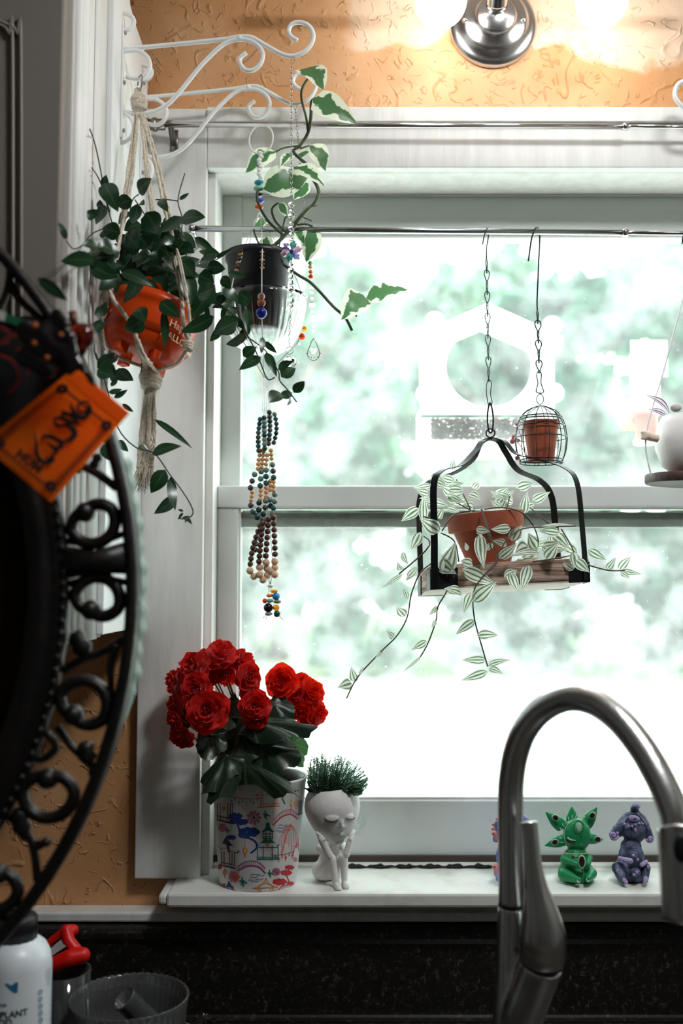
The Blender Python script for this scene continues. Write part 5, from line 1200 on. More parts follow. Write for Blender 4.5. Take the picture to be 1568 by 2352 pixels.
def blob(col, cx, cy, rx, ry=None, n=12, lift=.0003):
    ry = ry or rx; vs = [(cx, cy)]+[(cx+rx*math.cos(2*PI*k/n), cy+ry*math.sin(2*PI*k/n)) for k in range(n)]
    for d in (0, PI): IN[col].add([potpt(v[0], v[1], lift, d) for v in vs], [(0, 1+k, 1+(k+1) % n) for k in range(n)])
def poly(col, pts, lift=.0003):
    c_ = (sum(p[0] for p in pts)/len(pts), sum(p[1] for p in pts)/len(pts)); n = len(pts)
    for d in (0, PI): IN[col].add([potpt(v[0], v[1], lift, d) for v in [c_]+list(pts)], [(0, 1+k, 1+(k+1) % n) for k in range(n)])
def gazebo(x, y, s, col='orange', roof='yellow'):
    poly(roof, [(x-75*s, y+52*s), (x-30*s, y+32*s), (x-14*s, y+12*s), (x, y), (x+14*s, y+12*s), (x+30*s, y+32*s), (x+75*s, y+52*s)])
    stroke(col, [(x-110*s, y+72*s), (x-70*s, y+60*s), (x-35*s, y+38*s), (x-12*s, y+12*s), (x, y-14*s), (x+12*s, y+12*s), (x+35*s, y+38*s), (x+70*s, y+55*s), (x+108*s, y+60*s)], 5)
    stroke(col, [(x-98*s, y+74*s), (x, y+66*s), (x+100*s, y+66*s)], 7)
    for d in (-62, -44, 40, 62): stroke(col, [(x+d*s, y+70*s), (x+d*s, y+140*s)], 5)
    stroke(col, [(x-80*s, y+138*s), (x+80*s, y+132*s)], 4); stroke(col, [(x-88*s, y+162*s), (x+86*s, y+152*s)], 9)
    for d in range(-70, 75, 14): stroke(col, [(x+d*s, y+138*s), (x+(d+8)*s, y+156*s)], 3, False)
def flower(x, y, r, c1, c2):
    for k in range(9):
        a = 2*PI*k/9; q = [(x+r*.25*math.cos(a), y+r*.25*math.sin(a)), (x+r*.8*math.cos(a-.24), y+r*.8*math.sin(a-.24)), (x+r*math.cos(a), y+r*math.sin(a)), (x+r*.8*math.cos(a+.24), y+r*.8*math.sin(a+.24))]
        poly(c1, q); stroke(c2, q+q[:1], 2.5, False)
    blob(c2, x, y, r*.2, lift=.0005)
def leaves(x, y, s=1):
    for dx, dy in ((0, -30), (-18, -4), (18, -6), (-4, 20), (34, 10), (10, 34)):
        stroke('green', [(x, y), (x+dx*.5*s, y+dy*.5*s), (x+dx*s, y+dy*s)], [12*s, 3] if False else 9*s)
def garland(x0_, y0_, x1_, y1_, n, sag=14):
    stroke('red', [(x0_+(x1_-x0_)*t/8, y0_+(y1_-y0_)*t/8+sag*math.sin(PI*t/8)) for t in range(9)], 4)
    for k in range(n):
        t = (k+.5)/n; x = x0_+(x1_-x0_)*t; y = y0_+(y1_-y0_)*t+sag*math.sin(PI*t)
        if k % 2: stroke('blue', [(x, y), (x, y+24)], 5, False)
        else: stroke('red', [(x, y), (x, y+14)], 2.5, False); blob('coral', x, y+26, 9, 13); stroke('black', [(x-7, y+26), (x+7, y+26)], 3, False); stroke('red', [(x, y+38), (x, y+52)], 3, False)
def bridge(pts, col):
    stroke(col, pts, 8); up = [(a, b_-34) for a, b_ in pts]; stroke(col, up, 4)
    n = len(pts)
    for i in range(n-1):
        for k in range(5):
            t = k/5; a = (pts[i][0]+(pts[i+1][0]-pts[i][0])*t, pts[i][1]+(pts[i+1][1]-pts[i][1])*t); stroke(col, [a, (a[0], a[1]-34)], 2.6, False)
def lantern(x, y, s=1):
    stroke('coral', [(x, y-90*s), (x, y-28*s)], 2.5, False); blob('orange', x, y, 17*s, 27*s); blob('yellow', x, y, 8*s, 17*s, lift=.0005); stroke('red', [(x, y+26*s), (x, y+48*s)], 4, False)
def water(x, y):
    for dx, dy, l_ in ((0, 0, 60), (40, 8, 50), (-10, 20, 55), (30, 34, 60), (0, 48, 50), (-30, 40, 34)): stroke('blue', [(x+dx-l_/2, y+dy+5), (x+dx-l_/6, y+dy-3), (x+dx+l_/6, y+dy+3), (x+dx+l_/2, y+dy-5)], 3)
def cloudtree(col, blobs, trunk, w=12):
    stroke(col, trunk, w)
    for x, y, r in blobs:
        for k in range(7): a = k*2*PI/7; blob(col, x+r*.8*math.cos(a), y+r*.32*math.sin(a), r*.42, r*.3, 8)
        blob(col, x, y, r*.8, r*.4)
def pagoda(x, y, s, col, dark):
    for k, (dy, hw, ww) in enumerate(((0, 45, 34), (95, 85, 72))):
        poly(col, [(x-hw*s, y+(dy+40)*s), (x-hw*.55*s, y+(dy+22)*s), (x-hw*.3*s, y+dy*s), (x+hw*.3*s, y+dy*s), (x+hw*.55*s, y+(dy+22)*s), (x+hw*s, y+(dy+40)*s), (x+hw*.8*s, y+(dy+46)*s), (x-hw*.8*s, y+(dy+46)*s)])
        hb = (45 if k == 0 else 95)*s
        for d in (-1, -.45, .45, 1): stroke(col, [(x+d*ww*s, y+(dy+44)*s), (x+d*ww*s, y+(dy+44)*s+hb)], 5, False)
        stroke(dark, [(x-ww*s, y+(dy+56)*s), (x+ww*s, y+(dy+56)*s)], 5, False)
        for k2 in range(8): xx = x+(-ww+ww*2*k2/8)*s; stroke(col, [(xx, y+(dy+44)*s+hb), (xx+ww*.25*s, y+(dy+30)*s+hb)], 2.6, False)
        stroke(col, [(x-ww*1.08*s, y+(dy+28)*s+hb), (x+ww*1.08*s, y+(dy+28)*s+hb)], 4, False); stroke(col, [(x-ww*1.08*s, y+(dy+44)*s+hb), (x+ww*1.08*s, y+(dy+44)*s+hb)], 9, False)
    blob(col, x, y-10*s, 16*s, 14*s); stroke(col, [(x, y-12*s), (x, y-32*s)], 5, False)
gazebo(775, 1100, .92); gazebo(755, 1752, .8)
garland(505, 1172, 735, 1180, 9); garland(785, 1575, 950, 1550, 7); garland(520, 1815, 690, 1840, 7)
pagoda(768, 1378, .98, 'green', 'blue'); lantern(766, 1505, .6)
flower(672, 1320, 52, 'pink', 'purple'); leaves(750, 1300); flower(537, 1730, 42, 'coral', 'red'); leaves(592, 1762); flower(826, 1695, 30, 'pink', 'purple'); leaves(780, 1705, .8); flower(455, 1390, 32, 'pink', 'red'); leaves(485, 1405, .7); flower(530, 1098, 30, 'pink', 'purple'); leaves(580, 1105, .9)
cloudtree('blue', [(545, 1310, 42), (590, 1350, 38), (640, 1420, 62), (515, 1457, 30), (545, 1345, 34)], [(560, 1360), (575, 1420), (575, 1450), (640, 1462), (685, 1490), (690, 1530), (650, 1565)], 12)
cloudtree('green', [(890, 1112, 34), (960, 1060, 34), (985, 1128, 26)], [(960, 1070), (945, 1110), (985, 1130), (900, 1145), (868, 1180), (885, 1225)], 11)
cloudtree('red', [(918, 1665, 28), (895, 1702, 34), (850, 1765, 42), (925, 1775, 22)], [(915, 1670), (900, 1720), (915, 1780), (860, 1800), (825, 1850)], 7)
bridge([(803, 1375), (860, 1318), (925, 1298), (972, 1332)], 'red'); bridge([(560, 1690), (625, 1655), (700, 1660), (752, 1705)], 'purple')
water(868, 1372); water(680, 1712)
stroke('coral', [(862, 1575), (880, 1500), (900, 1430), (925, 1375)], 9)
for k in range(9):
    x = 850+k*16; stroke('coral', [(925, 1365), ((925+x)/2, 1375+abs(k-4)*5), (x, 1430+abs(k-4)*9), (x-4+k, 1500+(k % 3)*24)], 3.2)
lantern(612, 1550, .95); lantern(928, 1218, .95); lantern(962, 1222, .85); lantern(470, 1700, .8); lantern(465, 1255, .6)
# black pagodas at the left
poly('black', [(425, 1520), (455, 1495), (468, 1470), (480, 1455), (492, 1475), (520, 1508), (575, 1552), (560, 1568), (500, 1560), (445, 1545)])
for x in (448, 466, 505, 522, 538): stroke('black', [(x, 1555), (x, 1645)], 5, False)
stroke('black', [(448, 1630), (548, 1652)], 6, False); stroke('black', [(445, 1650), (548, 1672)], 10, False); stroke('coral', [(450, 1530), (555, 1560)], 4, False)
poly('purple', [(410, 1195), (440, 1180), (500, 1190), (540, 1215), (538, 1232), (470, 1226), (418, 1215)])
for x in (420, 440, 492, 510, 526): stroke('black', [(x, 1220), (x, 1330)], 5, False)
stroke('black', [(415, 1305), (530, 1330)], 5, False); stroke('black', [(415, 1335), (530, 1362)], 9, False)
for k in range(8): stroke('black', [(415+k*14, 1308+k*3), (427+k*14, 1336+k*3)], 3, False)
poly('blue', [(498, 1755), (515, 1790), (535, 1810), (478, 1800), (488, 1785)]); 
for x in (485, 500, 515, 528): stroke('blue', [(x, 1800), (x, 1835)], 6, False)
poly('blue', [(985, 1190), (1010, 1170), (1020, 1185), (1000, 1200)]); 
for x in (985, 995, 1005): stroke('blue', [(x, 1200), (x-4, 1300)], 5, False)
stroke('blue', [(975, 1300), (1005, 1290)], 10, False)
poly('pink', [(935, 1520), (975, 1490), (985, 1510), (965, 1535)]); stroke('red', [(950, 1530), (945, 1570)], 5, False); blob('red', 435, 1660, 16, 20); blob('red', 462, 1790, 16, 14); blob('pink', 960, 1610, 14, 16)
allv = MB(); idx = []; mats_ = []
for k, mb in IN.items():
    if mb.v: allv.add(mb.v, mb.f); idx += [len(mats_)]*len(mb.f); mats_.append(INK[k])
o = obj('printed_pattern', allv, mats_, pt, False, label='coloured print of pagodas, bridges, trees and lanterns'); o['kind'] = 'stuff'
o.data.polygons.foreach_set('material_index', idx)

# flowers
def rosette(c, nrm, R, m, parent, ruff=.1, name='flower', open_=1.0):
    nrm = Vector(nrm).normalized(); t = nrm.cross(V(.1, .2, 1)).normalized(); b_ = nrm.cross(t); mb = MB(); c = Vector(c)
    ph0 = rnd.random()*6
    for layer, (n_, r0, r1, lift, tilt_) in enumerate(((6, .25, 1.0, -.12, .10), (6, .2, .86, .02, .28), (5, .14, .66, .14, .55), (5, .08, .48, .2, .85), (4, .03, .30, .22, 1.2))):
        for k in range(n_):
            a = ph0+layer*.6+2*PI*k/n_+rnd.uniform(-.12, .12); ra = R*r1*rnd.uniform(.88, 1.08); w_ = ra*(1.22, 1.25, 1.25, 1.2, 1.1)[layer]; tl_ = tilt_*open_*rnd.uniform(.75, 1.25)
            rd = t*math.cos(a)+b_*math.sin(a); tg = nrm.cross(rd); nu_, nv_ = 6, 5; ph = rnd.random()*6; vs = []; fs = []
            for i in range(nv_+1):
                v = i/nv_; rr = R*r0*.3+(ra-R*r0*.3)*v; ww = w_*(.3+.7*math.sin(PI*.5*min(1, v/.72)))*(1-.1*max(0, v-.72)/.28)
                for j in range(nu_+1):
                    u = j/nu_*2-1; edge = v*v
                    hh_ = R*lift+math.sin(tl_)*rr*(.5+.5*v)+R*.10*(u*u)*v+R*ruff*edge*math.sin(ph+u*5+v*3)
                    rad = math.cos(tl_)*rr*(1-.34*u*u*v)+R*.02*math.sin(ph*2+u*9)*edge
                    vs.append(c+rd*rad+tg*(u*ww*.5)+nrm*hh_)
            for i in range(nv_):
                for j in range(nu_): q = i*(nu_+1)+j; fs.append((q, q+1, q+nu_+2, q+nu_+1))
            mb.add(vs, fs)
    return obj(name, mb, m, parent)
def FP(cx, cy, Y): return U(cx/3.015+360, cy/3.015+1440, Y)
rf = K(1.45)/3.015
FL_ = [(445, 200, 115, (0, -.75, .65), 1.44, RED), (450, 318, 85, (-.05, -.9, -.35), 1.45, RED), (262, 285, 120, (-.45, -.85, .4), 1.43, RED), (135, 380, 95, (-.85, -.5, .15), 1.44, RED), (275, 430, 112, (-.25, -.95, .15), 1.40, RED), (350, 578, 140, (0, -1, .12), 1.385, RED), (590, 250, 105, (.5, -.6, .6), 1.46, RED), (630, 350, 105, (.55, -.85, .1), 1.43, RED), (675, 545, 105, (.25, -1, .1), 1.39, RED), (682, 625, 88, (.1, -1, -.35), 1.40, RED), (135, 545, 78, (-.7, -.7, -.2), 1.43, RED), (125, 640, 66, (-.6, -.7, -.5), 1.42, RED), (178, 755, 95, (-.4, -.7, -.5), 1.42, RED), (490, 368, 62, (.2, -.4, -.8), 1.50, ORED),
       (870, 380, 118, (-.1, -1, .25), 1.45, ORED), (965, 470, 75, (.1, -1, 0), 1.46, RED), (1065, 455, 105, (.45, -.8, .3), 1.47, ORED), (1105, 600, 95, (.7, -.6, .1), 1.47, ORED), (985, 575, 75, (.1, -.8, -.4), 1.46, ORED), (1050, 640, 88, (.3, -.8, -.4), 1.475, ORED), (340, 210, 80, (-.3, -.5, .8), 1.47, RED), (215, 360, 80, (-.5, -.9, .2), 1.44, RED), (540, 230, 80, (.2, -.7, .6), 1.46, RED), (640, 460, 75, (.3, -1, .1), 1.44, RED), (370, 340, 75, (-.1, -1, .2), 1.45, RED), (1000, 380, 70, (.2, -.8, .5), 1.48, ORED), (200, 460, 80, (-.6, -.8, 0), 1.44, RED)]
for cx, cy, R_, nr, y_, m in FL_: rosette(FP(cx, cy, y_), nr, R_*rf*1.08, m, pt)
# faded edges on one flower are skipped; leaves
def bleaf(b, t, nrm, w, m, seed, curl=.12, lob=.12):
    r_ = random.Random(seed); b = Vector(b); t = Vector(t); ax = t-b; L = ax.length; side = ax.cross(Vector(nrm)).normalized(); nn = side.cross(ax).normalized(); mb = MB(); vs = []; uv = []; fs = []
    n_, rings = 40, 8; c0 = b+ax*.28
    for i in range(rings+1):
        f_ = i/rings
        for k in range(n_+1):
            a = -PI+2*PI*k/n_   # 0 at tip
            rad = .72+ .0*math.cos(a); prof_ = (L*.72 if abs(a) < .01 else 0)
            rx_ = L*.5*(1+.44*math.cos(a)); wy = w*.5*(1+.12*math.cos(2*a)+lob*math.sin(5*a+seed))
            ser = 1+.035*math.sin(k*PI*.9+seed)*f_**6+.05*math.cos(7*a)*f_**3
            x_ = math.cos(a)*rx_*f_*ser; y_ = math.sin(a)*wy*f_*ser
            if abs(a) > 2.6: x_ *= .55
            h_ = curl*L*(-(f_**2)*.8)+.05*L*math.sin(7*a+seed)*f_**2+.03*w*math.cos(3*a)*f_+ r_.gauss(0, .0005)
            vs.append(c0+ax.normalized()*x_+side*y_+nn*h_); vein = (a*7/(2*PI)) % 1
            uv.append((.5+(vein-.5)*.9 if f_ > .05 else .5, f_+.001))
    for i in range(rings):
        for k in range(n_): q = i*(n_+1)+k; fs.append((q, q+1, q+n_+2, q+n_+1))
    mb.add(vs, fs, uv); return obj('leaf', mb, m, pt)
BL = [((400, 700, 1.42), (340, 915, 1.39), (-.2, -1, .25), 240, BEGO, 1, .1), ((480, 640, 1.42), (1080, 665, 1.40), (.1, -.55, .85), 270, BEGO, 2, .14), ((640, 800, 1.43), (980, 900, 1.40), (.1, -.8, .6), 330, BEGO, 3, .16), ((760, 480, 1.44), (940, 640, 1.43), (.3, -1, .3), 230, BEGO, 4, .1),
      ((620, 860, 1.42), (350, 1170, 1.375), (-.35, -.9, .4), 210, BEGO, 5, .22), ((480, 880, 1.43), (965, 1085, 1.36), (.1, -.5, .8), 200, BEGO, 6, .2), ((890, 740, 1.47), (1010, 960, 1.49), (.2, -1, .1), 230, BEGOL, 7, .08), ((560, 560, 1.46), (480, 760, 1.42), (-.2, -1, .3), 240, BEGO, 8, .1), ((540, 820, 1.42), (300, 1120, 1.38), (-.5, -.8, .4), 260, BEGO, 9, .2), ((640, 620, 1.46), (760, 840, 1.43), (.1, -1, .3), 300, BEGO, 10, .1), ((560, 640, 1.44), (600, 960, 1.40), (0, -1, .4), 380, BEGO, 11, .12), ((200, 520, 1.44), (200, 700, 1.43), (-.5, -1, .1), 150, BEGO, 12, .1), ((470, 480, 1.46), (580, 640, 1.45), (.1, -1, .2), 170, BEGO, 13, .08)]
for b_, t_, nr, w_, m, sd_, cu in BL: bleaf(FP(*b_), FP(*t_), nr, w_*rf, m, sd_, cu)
st = MB(); cb_ = base+V(lean, 0, HP-.03)
for cx, cy, R_, nr, y_, m in FL_:
    p = FP(cx, cy, y_)-Vector(nr).normalized()*.006; st.tube(cat([cb_+V(rnd.uniform(-.02, .02), rnd.uniform(-.02, .02), 0), cb_.lerp(p, .5)+V(0, .01, .01), p], 5), .0013, 6)
for b_, t_, nr, w_, m, sd_, cu in BL: p = FP(*b_); st.tube(cat([cb_+V(rnd.uniform(-.02, .02), rnd.uniform(-.02, .02), 0), cb_.lerp(p, .6)+V(0, .006, .006), p.lerp(FP(*t_), .25)], 4), .0018, 6)
obj('stems', st, mat('reddish_stem', (92, 84, 50), .5, c2=(120, 60, 40), nscale=50), pt)
# ------------------------------------------------------------ face planter
def cap(mb, a, b_, r0, r1=None, n=12):
    """capsule with tapering radius"""
    r1 = r1 if r1 is not None else r0; a = Vector(a); b_ = Vector(b_); m = 5
    mb.tube([a.lerp(b_, i/m) for i in range(m+1)], [r0+(r1-r0)*i/m for i in range(m+1)], n); mb.ball(a, r0, n); mb.ball(b_, r1, n); return mb
YH = 1.462; uh = K(YH)/6.1875
def H(cx, cy, dy=0): return U(cx/6.1875+660, cy/6.1875+1700, YH+dy)
fp = thing('face_planter', 'white ceramic planter of a seated figure with closed eyes, chin resting on its hands', 'planter', V(U(770, 2030, YH).x, YH, SILL))
rimc = H(618, 752); chin = H(690, 1480, -.008); axh = (rimc-chin).normalized()
pr_ = [(0, 0), (60, 18), (130, 60), (225, 150), (310, 270), (360, 385), (384, 490), (380, 590), (352, 680), (318, 735), (312, 742), (290, 738), (300, 690), (330, 590), (335, 490), (300, 380), (230, 290), (0, 250)]
q = V(0, 0, 1).rotation_difference(axh)
hp_ = [(max(q_.x, .01), q_.y) for q_ in cat([V(r, z, 0) for r, z in pr_[:10]], 5)]+pr_[10:]
head = MB().lathe([(max(r, .01)*uh, z*uh*1.0) for r, z in hp_], (0, 0, 0), 64); head.v = [chin+q @ v for v in head.v]
def hsurf(cx, cy, out=0):
    """point on the head skin seen at crop position"""
    p = H(cx, cy)
    for _ in range(8):
        rel = p-chin; zz = rel.dot(axh)/uh; zz = max(5, min(740, zz)); R = 380
        for (r0, z0), (r1, z1) in zip(pr_[:10], pr_[1:10]):
            if z0 <= zz <= z1: R = r0+(r1-r0)*(zz-z0)/(z1-z0)
        ctr = chin+axh*zz*uh; dx = (p.x-ctr.x)/(R*uh); dx = max(-.97, min(.97, dx)); y = ctr.y-R*uh*math.sqrt(1-dx*dx)
        p = H(cx, cy, y-YH)
    d = (p-ctr).normalized(); return p+d*out, d
def bump(cx, cy, rx, rz, h, sink=.3, rot=0):
    p, d = hsurf(cx, cy); r_ = V(0, -1, 0).rotation_difference(d).to_matrix() @ Matrix.Rotation(rot, 3, 'Y')
    head.ball(p-d*h*uh*sink, uh, 14, (rx, h, rz), r_)
bump(625, 1105, 92, 54, 24); bump(888, 1082, 66, 48, 24)          # eyelids
bump(770, 1150, 26, 90, 26); bump(768, 1222, 38, 30, 44); bump(738, 1238, 20, 16, 20); bump(800, 1234, 20, 16, 20)   # nose
bump(763, 1318, 40, 34, 12); bump(758, 1350, 62, 12, 15); bump(762, 1380, 52, 15, 15)    # lips
bump(735, 1440, 80, 44, 16)  # chin, cheeks
# body
cap(head, H(665, 1480, .01), H(655, 1540, .012), 80*uh)
cap(head, H(470, 1530, .008), H(790, 1505, .014), 62*uh); cap(head, H(630, 1560, .012), H(560, 1820, .022), 135*uh, 165*uh); cap(head, H(500, 1850, .02), H(640, 1880, .03), 155*uh, 130*uh)
cap(head, H(500, 1860, .01), H(620, 1690, -.016), 125*uh, 62*uh); cap(head, H(700, 1840, .015), H(800, 1660, -.010), 90*uh, 58*uh)     # thighs
cap(head, H(625, 1690, -.018), H(690, 2060, -.012), 66*uh, 46*uh); cap(head, H(690, 2070, -.010), H(722, 2110, -.026), 48*uh, 52*uh)      # shin, foot
cap(head, H(800, 1660, -.012), H(812, 2030, -.008), 60*uh, 44*uh); cap(head, H(812, 2040, -.006), H(835, 2078, -.020), 46*uh, 48*uh)
cap(head, H(445, 1540, .006), H(590, 1645, -.020), 52*uh, 50*uh); cap(head, H(590, 1635, -.022), H(475, 1400, -.030), 58*uh, 46*uh); cap(head, H(475, 1400, -.030), H(415, 1308, -.026), 42*uh, 18*uh)
cap(head, H(800, 1510, .010), H(840, 1620, -.014), 50*uh, 48*uh); cap(head, H(838, 1610, -.015), H(890, 1420, -.014), 50*uh, 42*uh); cap(head, H(890, 1420, -.014), H(948, 1290, -.006), 38*uh, 20*uh)
for k in range(3):   # finger ridges
    cap(head, H(500+k*16, 1420-k*6, -.033), H(440+k*16, 1330+k*4, -.031), 15*uh, 11*uh); cap(head, H(905-k*10, 1410, -.018), H(945-k*14, 1320+k*6, -.012), 14*uh, 10*uh)
low_ = min(v.z for v in head.v); 
head.v = [V(v.x, v.y, SILL+.0003+max(0, v.z-SILL)) if v.z < SILL+.0003 else v for v in head.v]
remeshed('figure', head, WCER, fp, .0011, 3)
EYE = plain('dark_eye_line', (52, 56, 60), .6)
for pts in ([(532, 1122), (565, 1152), (620, 1168), (680, 1154), (716, 1130)], [(824, 1104), (850, 1126), (890, 1134), (925, 1122), (945, 1104)]):
    P = []
    for a_, b_ in cat2(pts, 4): p, d = hsurf(a_, b_, 14*uh); P.append(p)
    obj('eye_line', MB().tube(P, .0006, 6), EYE, fp)
P = [hsurf(a_, b_, 12*uh)[0] for a_, b_ in cat2([(690, 1352), (730, 1362), (770, 1368), (830, 1358)], 4)]; obj('mouth_line', MB().tube(P, .00035, 6), plain('mouth_shadow', (150, 146, 144), .6), fp)
mb = MB().lathe([(.0001, 690*uh), (312*uh, 690*uh)], (0, 0, 0), 32); mb.v = [chin+q @ v for v in mb.v]; obj('soil', mb, SOIL, fp)
fo = MB(); stm = MB()
THY = leafmat('thyme_leaf', (96, 136, 108), (96, 136, 108), 'midrib', .4, .5)
outl_ = [(260, 700), (270, 450), (350, 240), (500, 190), (560, 290), (700, 200), (800, 240), (920, 270), (1040, 390), (1140, 500), (1160, 620), (1080, 760), (1010, 800)]
for k in range(300):
    t_ = rnd.random(); bx = 340+540*t_; ai = t_*12+rnd.uniform(-1, 1); ai = max(0, min(11.99, ai)); i0 = int(ai); f_ = ai-i0
    tx = outl_[i0][0]*(1-f_)+outl_[i0+1][0]*f_; ty = outl_[i0][1]*(1-f_)+outl_[i0+1][1]*f_
    s2 = rnd.uniform(.35, 1.0)**.8; dy = rnd.uniform(-.028, .028)
    p0 = H(bx, 790, dy); p1 = H(bx+(tx-bx)*s2, 780+(ty-780)*s2, dy*1.5); pm = p0.lerp(p1, .5)+V(rnd.gauss(0, .002), 0, .003); P = cat([p0, pm, p1], 7); stm.tube(P, .00035, 4)
    for i in range(2, len(P)):
        a0 = rnd.uniform(0, PI)
        for sgn in (0, PI):
            d = V(math.cos(a0+sgn), math.sin(a0+sgn), .5).normalized()*.0042*rnd.uniform(.7, 1.2); leaf(fo, P[i], P[i]+d, V(0, 0, 1) if abs(d.z) < .9 else V(1, 0, 0), .0026, seg=3, nu=2)
obj('foliage', fo, THY, fp); obj('stems', stm, STEMG, fp)
# suction cup on the sash behind
cpos = U(818, 1886, 1.556)
tag(obj('suction_cup', MB().lathe([(.001, .006), (.004, .005), (.006, .001), (.013, -.003)], cpos, 24, axis=(0, -1, 0)).ring(cpos+V(0, .003, 0), .013, .001, (0, 1, 0)), glassy('clear_rubber', (246, 250, 250), .3), loc=cpos), 'clear suction cup on the lower sash behind the white face planter', 'suction cup')

# ------------------------------------------------------------ clay figurines
def fig(cy0, Yf, s=3.35, ox=1100, oy=1800):
    uf = K(Yf)/s
    return (lambda cx, cy, dy=0: U(cx/s+ox, cy/s+oy, Yf+dy)), uf
Yf = 1.482; G, ug = fig(0, Yf)
def settle(mb): 
    zm = min(v.z for v in mb.v)
    mb.v = [V(v.x, v.y, max(v.z, SILL+.0004)) for v in mb.v]
GRN = mat('glazed_green_clay', (22, 140, 84), .38, bump=.25, bscale=160, coat=.2)
g = thing('clay_figurine', 'green glazed clay figurine with five pointed ears and closed eyes, seated on the sill', 'figurine', V(G(750, 760).x, Yf, SILL), 'clay figurines on the sill')
mb = MB(); mb.ball(G(752, 395), ug, 24, (104, 80, 124)); 
for tip, b0, r0 in (((512, 218), (640, 330), 52), ((503, 478), (660, 430), 46), ((712, 175), (718, 300), 48), ((905, 180), (815, 320), 52), ((955, 432), (840, 420), 42)):
    p0 = G(*b0, .006); p1 = G(*tip, .004); d = p1-p0; P = [p0+d*t for t in (0, .25, .5, .75, .93, 1)]
    m2 = MB().tube(P, [r0*ug*x for x in (.95, 1.0, .86, .52, .22, .1)], 12); m2.v = [V(v.x, Yf+.005+(v.y-Yf-.005)*.62, v.z) for v in m2.v]; mb.add(m2.v, m2.f)
mb.ball(G(745, 540), ug, 16, (84, 70, 60)); mb.ball(G(740, 610), ug, 20, (112, 95, 110)); mb.ball(G(750, 685), ug, 24, (140, 115, 92))
cap(mb, G(650, 580, -.012), G(760, 625, -.03), 28*ug, 20*ug); cap(mb, G(845, 570, -.01), G(835, 620, -.026), 28*ug, 20*ug)
cap(mb, G(655, 700, -.016), G(760, 742, -.034), 50*ug, 24*ug); cap(mb, G(860, 690, -.012), G(838, 735, -.034), 46*ug, 24*ug)
cap(mb, G(760, 745, -.036), G(768, 735, -.04), 18*ug); cap(mb, G(835, 738, -.036), G(838, 728, -.04), 18*ug)
settle(mb); remeshed('figure', mb, GRN, g, .0011, 2)
GW = plain('pale_green_paint', (176, 214, 190), .5); GD = plain('dark_red_brown_paint', (48, 24, 26), .35); CRM = plain('cream_cord', (206, 196, 160), .7)
def headpt(cx, cy, e=3):
    dx = (cx-752)/104; dz = (cy-395)/124; r2 = min(.95, dx*dx+dz*dz); return G(cx, cy, -(80*math.sqrt(1-r2)+e)*ug)
def dot(name, p, rx, rz, m, parent, ry=3, rot=0, u=ug):
    obj(name, MB().ball(p, u, 10, (rx, ry, rz), Matrix.Rotation(rot, 3, 'Y')), m, parent)
for cx, cy, ro in ((588, 262, .6), (870, 243, -.7), (583, 450, -.3), (913, 428, .25)):
    dot('ear_mark', G(cx, cy, -.0063), 30, 24, GW, g, 4, ro); dot('ear_mark', G(cx, cy, -.0075), 22, 19, GD, g, 4, ro)
P1_ = [headpt(752+98*math.cos(a), 395+117*math.sin(a), 2) for a in [PI*.5+i*PI/14 for i in range(22)]]; obj('face_outline', MB().tube(P1_, .0005, 5), GW, g)
for a in [2.2+i*.24 for i in range(13)]:
    obj('painted_tick', MB().tube([G(752+112*math.cos(a), 395+130*math.sin(a), -.010), G(752+140*math.cos(a+.1), 395+158*math.sin(a+.1), -.0085)], .0005, 4), GW, g)
dot('forehead_leaf', headpt(768, 335), 20, 34, GW, g, 5)
for k in range(18): a = k*2*PI/18; dot('painted_dot', headpt(766+38*math.cos(a), 335+50*math.sin(a)), 4.5, 4.5, GD, g)
for pts in ([(680, 415), (705, 432), (745, 436)], [(808, 432), (840, 420), (858, 405)]): obj('eye_line', MB().tube(cat([headpt(*p) for p in pts], 4), [.0014, .0006], 6), GW, g)
for pts in ([(672, 432), (700, 458), (750, 468)], [(808, 462), (840, 450), (862, 425)]): obj('eyelash_line', MB().tube(cat([headpt(*p) for p in pts], 4), .0007, 6), GD, g)
for k in range(4): dot('painted_dot', headpt(785, 400+k*16), 5, 5, GD, g)
dot('nose', headpt(783, 465), 7, 7, GW, g, 8)
obj('neck_cord', MB().tube([G(745+102*math.cos(a), 528+14*math.sin(a)*-1*-1, -.019*math.sin(a)) for a in [i*2*PI/24 for i in range(25)]], .0008, 6), CRM, g)
dot('chest_gem', G(790, 600, -.0345), 30, 50, GW, g, 5); dot('chest_gem', G(790, 600, -.036), 22, 40, GD, g, 5)
for p in ((722, 563, -.031), (792, 668, -.0385), (792, 688, -.038)): dot('painted_dot', G(*p), 8, 8, GD, g)
dot('paw', G(764, 748, -.0415), 12, 16, GW, g, 5); dot('paw', G(836, 738, -.0415), 14, 18, GW, g, 5)
